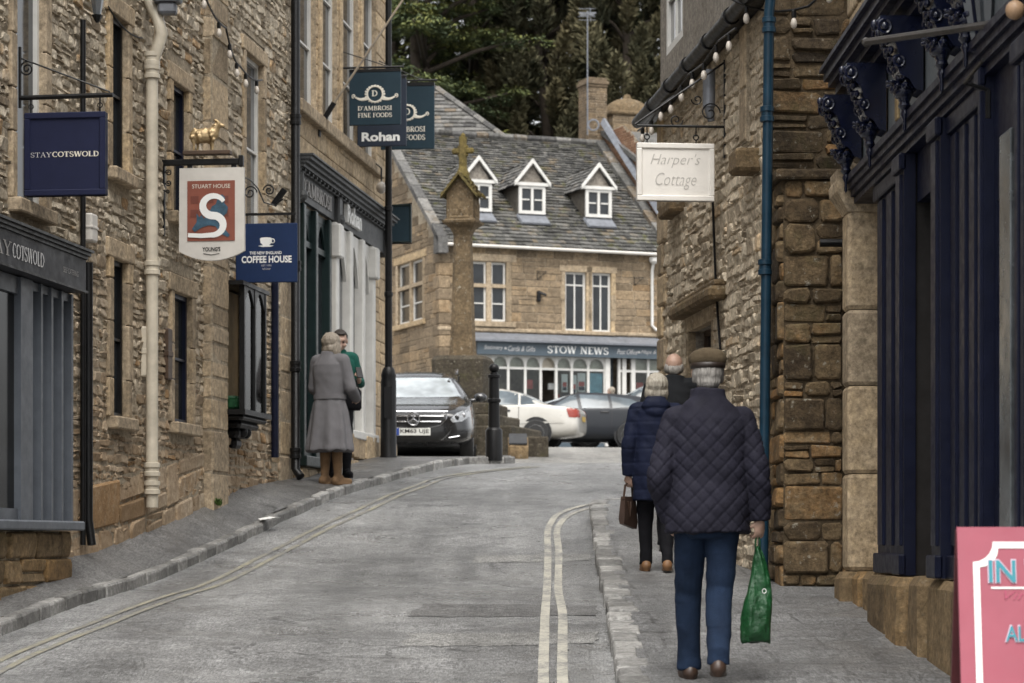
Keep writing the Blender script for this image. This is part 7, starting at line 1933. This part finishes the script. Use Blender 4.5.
    for s_ in 'LR':
        an = J['an'+s_]; td = J.get('toe'+s_, V3(0,1,0)).normalized(); tl = J.get('tilt'+s_, 0); q = MB()
        base = an+V3(0,0,-.085)
        hgt = shoes.get('h', .1)
        q.capsule(base+V3(0,0,.045)-td*.035, base+V3(0,0,.040+tl)+td*.14, .044, .036, 14); q.capsule(base+V3(0,0,.06)-td*.03, base+V3(0,0,.075)+td*.03, .042, .040, 12)
        q.loft([[(p_.x,p_.y,base.z+zz) for p_ in [base+td*(math.cos(a)*.12+.052)+V3(td.y,-td.x,0)*(math.sin(a)*(.046+.004*math.cos(a))) for a in [2*pi*i/20 for i in range(20)]]] for zz in (0,.02)])
        if hgt > .12:
            kn = J['kn'+s_]; up = (kn-an).normalized(); q.tube([an+up*-.03, an+up*.04, an+up*(hgt*.5), an+up*(hgt-.06), an+up*(hgt-.05)], [.045,.045,.058,.066,.062], 16)
            if shoes.get('slouch'):
                for i in range(5): q.lathe([(.048+.003*i,-.012),(.056+.0035*i,0),(.048+.003*i,.014)], 16, tuple(an+up*(.05+.05*i)))
        link('boot' if hgt > .12 else 'shoe', fuse(q, .008, 3), M[mats['shoes']], t, smooth=True)
    if hairf:
        q = MB(); 
        for c_, r_ in hairf: q.ball(H(*c_), r_, 16, M=yaw.to_4x4())
        me = fuse(q, .0065, 3)
        for v in me.vertices:
            p_ = v.co-hc; a = math.atan2(p_.y,p_.x); v.co += v.normal*(mnoise.noise(Vector((a*9,p_.z*10,2)))*.008+mnoise.noise(Vector((a*22,p_.z*22,7)))*.004)
        link('hair', me, M[mats['hair']], t, smooth=True)
    t['_h'] = 0; del t['_h']
    return t, H
def base_J(**k):
    J = dict(head=V3(0,.01,1.635), shL=V3(-.185,-.005,1.415), shR=V3(.185,-.005,1.415), elL=V3(-.25,-.02,1.13), elR=V3(.25,-.02,1.13), wrL=V3(-.25,.05,.88), wrR=V3(.25,.05,.88),
             hipL=V3(-.085,0,.88), hipR=V3(.085,0,.88), knL=V3(-.085,.03,.48), knR=V3(.085,.03,.48), anL=V3(-.085,0,.085), anR=V3(.085,0,.085))
    J.update(k); return J
# man in the quilted jacket
Y = 12.75; gman = P(12.75)+.09
J = base_J(head=V3(0,.02,1.645), shL=V3(-.18,-.005,1.385), shR=V3(.18,-.005,1.385), elL=V3(-.262,-.05,1.08), wrL=V3(-.195,.05,.87), elR=V3(.258,-.03,1.13), wrR=V3(.275,.02,.865),
    hipL=V3(-.088,.01,.88), hipR=V3(.088,0,.88), knL=V3(-.095,.15,.48), knR=V3(.062,.03,.49), anL=V3(-.085,.20,.085), anR=V3(.035,-.22,.13), toeL=V3(-.12,1,0), toeR=V3(.08,1,0))
man, H = person('man in a quilted jacket, jeans and flat cap walking away with a green bag', (TX(708,Y), Y, gman), 0, J,
    dict(rings=[(.79,0,0,.222,.150),(.80,0,0,.226,.154),(.92,0,0,.216,.150),(1.06,0,0,.203,.140),(1.20,0,-.005,.206,.142),(1.32,0,-.01,.207,.136),(1.39,0,-.012,.198,.122),(1.44,0,-.012,.160,.108),(1.475,0,-.012,.126,.098),(1.505,0,-.01,.102,.092),(1.545,0,-.005,.094,.092),(1.553,0,-.005,.088,.086)], sl=(.073,.067,.056)),
    (.092,.071,.060), {}, [((0,-.028,-.005),(.082,.086,.085)),((0,-.05,-.055),(.066,.055,.05)),((-.07,-.01,-.02),(.014,.03,.045)),((.07,-.01,-.02),(.014,.03,.045))],
    dict(coat='quilt', trousers='denim', shoes='leather', hair='hair_grey'), voxel=.0085, coatname='jacket', quilt=True, hr=dict(d=V3(.0,.02,-1), curl=1.15, reach=V3(-.6,.8,0)), hl=dict(curl=.5))
q = MB(); Rm = Matrix.Rotation(math.radians(-8),4,'X')
q.ball(H(0,.008,.066), (.104,.124,.056), 18, M=Rm); q.ball(H(0,-.02,.055), (.098,.098,.06), 18, M=Rm); q.ball(H(0,.11,.028), (.075,.055,.012), 14, M=Rm)
link('flat_cap', fuse(q, .006, 4), M['tweed'], man, smooth=True)
q = MB(); q.loft([[H(.097*s*math.cos(a), -.012+.107*s*math.sin(a), z) for a in [2*pi*i/28 for i in range(28)]] for s, z in ((.90,.012),(.95,.012),(.97,.040),(.92,.042))]); q.build('cap_band', M['capband'], man, smooth=True)
# green carrier bag in his right hand
hx = TX(708,Y)+.270; hz = gman+.775
bag = thing('carrier_bag', 'crumpled green plastic carrier bag hanging from the right hand of the walking man', 'bag', (hx-.005, Y+.035, hz-.56))
mb = MB(); n = 40; rings = []
for i in range(23):
    f = i/22; z = .56*(1-f)*0+.50*(1-f)
    hwid = (.012+.064*min(1,(f/.62))**.75)*(1+.05*f); th = .012+.040*math.sin(min(1,f*1.05)*pi*.62)
    if f > .94: th *= .7
    ring = []
    for k in range(n):
        a = 2*pi*k/n; x = hwid*math.copysign(abs(math.cos(a))**.8, math.cos(a)); y = th*math.sin(a)
        d = .016*mnoise.noise(Vector((x*28+z*4,y*18+3,z*9)))+.010*(1-2*abs(mnoise.noise(Vector((x*45+z*12,z*16-x*20,y*20)))))-.005
        ring.append((x*(1+d*4)+.012*math.sin(f*5), y+d*1.6, z+.010*math.sin(a*3+f*6)))
    rings.append(ring)
mb.loft(rings); me = mb.mesh('bag'); link('bag_body', me, M['greenbag'], bag, smooth=True)
mb = MB()
for sd in (-1,1):
    mb.tube([(sd*.012,sd*.01,.47),(sd*.012,sd*.006,.53),(0,0,.585),(-sd*.004,0,.60)], [(.012,.005),(.012,.005),(.010,.006),(.006,.006)], 8)
mb.build('handle', M['greenbag'], bag, smooth=True)
mb = MB(); 
for k in range(14):
    a = 2*pi*k/14; a2 = 2*pi*(k+1)/14
    mb.poly([(.030+.012*math.cos(a), -.047-.004*k/14, .27+.014*math.sin(a)),(.030+.012*math.cos(a2), -.047, .27+.014*math.sin(a2)),(.030+.008*math.cos(a2), -.0475, .27+.010*math.sin(a2)),(.030+.008*math.cos(a), -.0475, .27+.010*math.sin(a))])
mb.build('printed_ring', M['paper'], bag)
# woman in the navy coat
Y = 19.4; g_ = P(Y)+.09
J = base_J(head=V3(.01,.02,1.56), shL=V3(-.17,0,1.36), shR=V3(.17,0,1.36), elL=V3(-.225,-.03,1.07), wrL=V3(-.225,.02,.82), elR=V3(.25,.0,1.07), wrR=V3(.2,.13,.86), anL=V3(-.075,.08,.085), knL=V3(-.08,.07,.46), hipL=V3(-.08,0,.84), hipR=V3(.08,0,.84), knR=V3(.085,.04,.46), anR=V3(.09,-.10,.09), toeL=V3(-.05,1,0), toeR=V3(.1,1,0))
nv, H = person('grey haired woman in a navy hooded coat walking with a flat brown bag', (TX(655.5,Y), Y, g_), math.radians(2), J,
    dict(rings=[(.60,0,0,.19,.155),(.61,0,0,.195,.158),(.75,0,0,.195,.155),(.95,0,0,.182,.145),(1.12,0,0,.178,.14),(1.26,0,-.005,.182,.135),(1.34,0,-.01,.165,.115),(1.40,0,-.012,.13,.10),(1.44,0,-.02,.10,.10),(1.48,0,-.02,.09,.09)], sl=(.072,.064,.054), extra=[((0,-.085,1.40),(.125,.060,.075)),((0,-.10,1.35),(.10,.05,.06))], pad=True),
    (.092,.068,.052), {}, [((0,-.022,.028),(.095,.098,.10)),((0,-.055,-.05),(.085,.05,.062)),((-.072,-.012,-.04),(.028,.055,.07)),((.072,-.012,-.04),(.028,.055,.07))],
    dict(coat='navycoat', trousers='blackcloth', shoes='tanboot', hair='hair_silver'), voxel=.010, hl=dict(d=V3(0,.05,-1), curl=1.1)); nv.scale = (.95,.95,.945)
b_ = thing('shoulder_bag', 'flat dark brown bag swinging from the left hand of the woman in navy', 'bag', (TX(655.5,Y)-.215, Y+.03, g_+.36), math.radians(55))
mb = MB(); mb.loft([[(-.10,-.02,.02),(.09,-.02,-.02),(.09,.02,-.02),(-.10,.02,.02)],[(-.105,-.028,.06),(.095,-.028,.03),(.095,.028,.03),(-.105,.028,.06)],[(-.085,-.018,.24),(.08,-.018,.24),(.08,.018,.24),(-.085,.018,.24)]]); mb.build('bag_body', M['brownbag'], b_, smooth=40)
mb = MB(); mb.tube([(-.09,-.01,.22),(-.05,0,.33),(.0,0,.355),(.05,0,.33),(.08,.01,.22)], .010, 6); mb.tube([(-.07,-.036,.20),(-.05,-.045,.08),(-.03,-.04,.2)], .008, 5); mb.build('handle', M['leather'], b_)
# bald man just ahead
Y = 20.9; g_ = P(Y)+.09
J = base_J(head=V3(0,.02,1.60), hipL=V3(-.09,0,.88))
bd_, H = person('balding man in a charcoal coat, mostly hidden behind the woman in navy', (TX(674,Y), Y, g_), math.radians(-3), J,
    dict(rings=[(.72,0,0,.21,.16),(.73,0,0,.215,.163),(.9,0,0,.21,.155),(1.1,0,0,.205,.15),(1.28,0,0,.215,.145),(1.38,0,-.01,.195,.12),(1.44,0,-.01,.14,.10),(1.48,0,-.01,.098,.09),(1.53,0,-.005,.088,.085)], sl=(.088,.074,.06)),
    (.10,.075,.06), {}, [((-.058,-.02,-.012),(.026,.058,.045)),((.058,-.02,-.012),(.026,.058,.045)),((0,-.07,-.025),(.066,.038,.05))],
    dict(coat='charcoal', trousers='blackcloth', shoes='leather', hair='hair_grey'), voxel=.011)
# woman in the long grey coat
Y = 26.4; g_ = P(Y)+.09
J = base_J(head=V3(.015,.03,1.545), yaw=-.5, shL=V3(-.165,0,1.35), shR=V3(.165,0,1.35), elL=V3(-.22,.02,1.06), wrL=V3(-.12,.2,.98), elR=V3(.235,.04,1.05), wrR=V3(.18,.25,.95), hipL=V3(-.08,0,.84), hipR=V3(.08,0,.84), knL=V3(-.07,.02,.46), knR=V3(.07,.03,.46), anL=V3(-.055,-.02,.085), anR=V3(.075,.04,.085), toeL=V3(.3,1,0), toeR=V3(.6,1,0))
gc, H = person('ash blonde woman in a long belted grey coat and tan boots seen from behind', (TX(330,Y), Y, g_), math.radians(-28), J,
    dict(rings=[(.37,0,0,.255,.20),(.385,0,0,.26,.205),(.60,0,0,.235,.18),(.80,0,0,.205,.155),(.94,0,0,.17,.13),(.98,0,0,.166,.128),(1.10,0,0,.18,.13),(1.22,0,0,.195,.135),(1.31,0,-.005,.19,.125),(1.37,0,-.01,.14,.10),(1.41,0,-.01,.10,.088),(1.46,0,-.005,.085,.082)], sl=(.078,.066,.056), skirtfold=True, fold=.45),
    None, dict(h=.42), [((0,-.02,.02),(.106,.106,.105)),((0,-.045,-.06),(.108,.070,.085)),((-.082,-.002,-.07),(.036,.060,.09)),((.082,-.002,-.07),(.036,.060,.09))],
    dict(coat='greycoat', trousers='blackcloth', shoes='suede', hair='hair_ash'), voxel=.010, hl=dict(curl=.9), hr=dict(curl=.9))
q = MB(); q.loft([sring(z,0,0,.183,.143,32,.82) for z in (.935,.94,.985,.99)]); q.build('belt', M['greycoat'], gc, smooth=40)
# person in green with a phone
Y = 27.25; g_ = P(Y)+.09
J = base_J(head=V3(0,.03,1.545), pitch=-.35, yaw=-.2, shL=V3(-.165,0,1.35), shR=V3(.165,0,1.35), elL=V3(-.24,.0,1.08), wrL=V3(-.17,.20,1.08), elR=V3(.22,.0,1.06), wrR=V3(.08,.22,1.02), hipL=V3(-.08,0,.84), hipR=V3(.08,0,.84), knL=V3(-.08,.02,.46), knR=V3(.08,.03,.46), anL=V3(-.08,.02,.085), anR=V3(.07,-.02,.085))
gp, H = person('dark haired person in a green jumper looking down at a phone beside the grey coat', (TX(339.5,Y), Y, g_), math.radians(200), J,
    dict(rings=[(.80,0,0,.17,.125),(.81,0,0,.175,.13),(.95,0,0,.165,.12),(1.1,0,0,.165,.12),(1.24,0,0,.175,.125),(1.32,0,-.005,.175,.115),(1.38,0,-.01,.12,.09),(1.42,0,-.01,.08,.075),(1.45,0,-.005,.072,.07)], sl=(.070,.058,.042)),
    (.088,.062,.048), dict(h=.3), [((0,-.03,.035),(.086,.088,.09)),((0,-.06,-.03),(.07,.045,.06)),((0,.03,.095),(.06,.05,.025))],
    dict(coat='greenjumper', trousers='blackcloth', shoes='blackcloth', hair='hair_dark'), voxel=.010, coatname='jumper', hl=dict(d=V3(.15,.6,.55), curl=1.0, reach=V3(.6,0,.6)), hr=dict(curl=.9))
ph = thing('mobile_phone', 'black mobile phone held up by the person in green', 'phone', gp.location, gp.rotation_euler[2])
mb = MB(); mb.bbox(-.036,.036,-.005,.005,-.075,.075,.004); mb.xform(Matrix.Translation((-.150,.285,1.175)) @ Matrix.Rotation(math.radians(35),4,'X')); mb.build('case', M['black'], ph)
hb = thing('handbag', 'small dark quilted handbag hanging between the grey coat and the person in green', 'handbag', (TX(352.5,26.9), 26.9, P(26.9)+.09+.78), math.radians(10))
mb = MB(); mb.bbox(-.10,.10,-.045,.045,0,.24,.03); mb.build('bag_body', M['blackcloth'], hb, smooth=50); mb = MB(); mb.tube([(-.07,0,.23),(-.04,0,.34),(0,0,.37),(.04,0,.34),(.07,0,.23)], .009, 6); mb.build('handle', M['black'], hb)
# figure by the shop door
Y = 63.6; g_ = P(Y)
J = base_J(head=V3(0,.02,1.60))
sp_, H = person('fair haired person in a dark coat by the blue door of the news shop', (TX(613,Y), Y+.8, g_), math.radians(70), J,
    dict(rings=[(.75,0,0,.20,.15),(.76,0,0,.21,.155),(1.0,0,0,.20,.15),(1.28,0,0,.205,.14),(1.38,0,-.01,.185,.12),(1.44,0,-.01,.13,.10),(1.5,0,-.01,.09,.085)], sl=(.085,.07,.058)),
    (.1,.075,.06), {}, [((0,-.022,.028),(.090,.096,.096)),((0,-.05,-.04),(.075,.05,.062))],
    dict(coat='charcoal', trousers='blackcloth', shoes='leather', hair='hair_ash'), voxel=.014)

# weeds rooted in the joints at the foot of the walls
M['weed'] = foliage('weed_leaves', [(0,(.03,.06,.014)),(.5,(.06,.11,.025)),(1,(.10,.15,.04))])
def weed(x, Y, z, n, hgt, seed, label):
    rg = np.random.default_rng(seed); t = thing('weed_tuft', label, 'weed', (x, Y, z))
    b = rg.uniform(0,2*pi,n); q = rg.uniform(0,.06,n); D = np.stack([np.cos(b)*.5,np.sin(b)*.5,rg.uniform(.5,1.2,n)],1)
    C = np.stack([q*np.cos(b)*.6, q*np.sin(b)*1.6, rg.uniform(.01,hgt,n)],1)
    leafmesh('leaves', M['weed'], t, C, D, rg.normal(0,1,(n,3)), .05, rg.uniform(0,1,n), seed, .3)
weed(2.36, 15.75, P(15.75)+.085, 90, .07, 3, 'tuft of green weeds between the plinth stones of the navy shop')
s0, _ = FL.S(205); p0 = FL.w(s0, .13); weed(p0.x, p0.y, P(p0.y)+.085+rise(p0.y), 60, .05, 5, 'low weeds at the foot of the stone pilaster on the left')
# ------------------------------------------------------------------ light and camera
w = bpy.data.worlds.new('World'); SC.world = w; w.use_nodes = True
nt = w.node_tree; bg = nt.nodes['Background']
sky = nt.nodes.new('ShaderNodeTexSky'); sky.sky_type = 'NISHITA'; sky.sun_disc = False
EL, RO = math.radians(62), math.radians(178)
sky.sun_elevation = EL; sky.sun_rotation = RO; sky.air_density = 1.0; sky.dust_density = 4.0; sky.ozone_density = 1.0
hs = nt.nodes.new('ShaderNodeHueSaturation'); hs.inputs['Saturation'].default_value = .10
nt.links.new(sky.outputs[0], hs.inputs['Color']); nt.links.new(hs.outputs[0], bg.inputs[0]); bg.inputs[1].default_value = .15
sd = bpy.data.lights.new('sun', 'SUN'); sd.energy = 1.5; sd.angle = math.radians(45); sd.color = (1,.95,.87)
so = bpy.data.objects.new('sun', sd); COL.objects.link(so)
d = Vector((math.sin(RO)*math.cos(EL), math.cos(RO)*math.cos(EL), math.sin(EL)))
so.rotation_euler = d.to_track_quat('Z', 'Y').to_euler(); so.location = (0, 0, 30)
cd = bpy.data.cameras.new('camera'); cam = bpy.data.objects.new('camera', cd); COL.objects.link(cam); SC.camera = cam
cam.location = (0,0,0); cam.rotation_euler = (math.radians(90),0,0)
cd.sensor_width = 36; cd.lens = F/1024*36; cd.shift_x = 0; cd.shift_y = (HY-341.5)/1024
cd.clip_start = .1; cd.clip_end = 2000
cd.dof.use_dof = True; cd.dof.focus_distance = 17; cd.dof.aperture_fstop = 5.0
SC.view_settings.view_transform = 'Standard'; SC.view_settings.look = 'None'; SC.view_settings.exposure = 1.06; SC.view_settings.gamma = 1
SC.render.engine = 'CYCLES'
SC.cycles.max_bounces = 6; SC.cycles.use_denoising = True
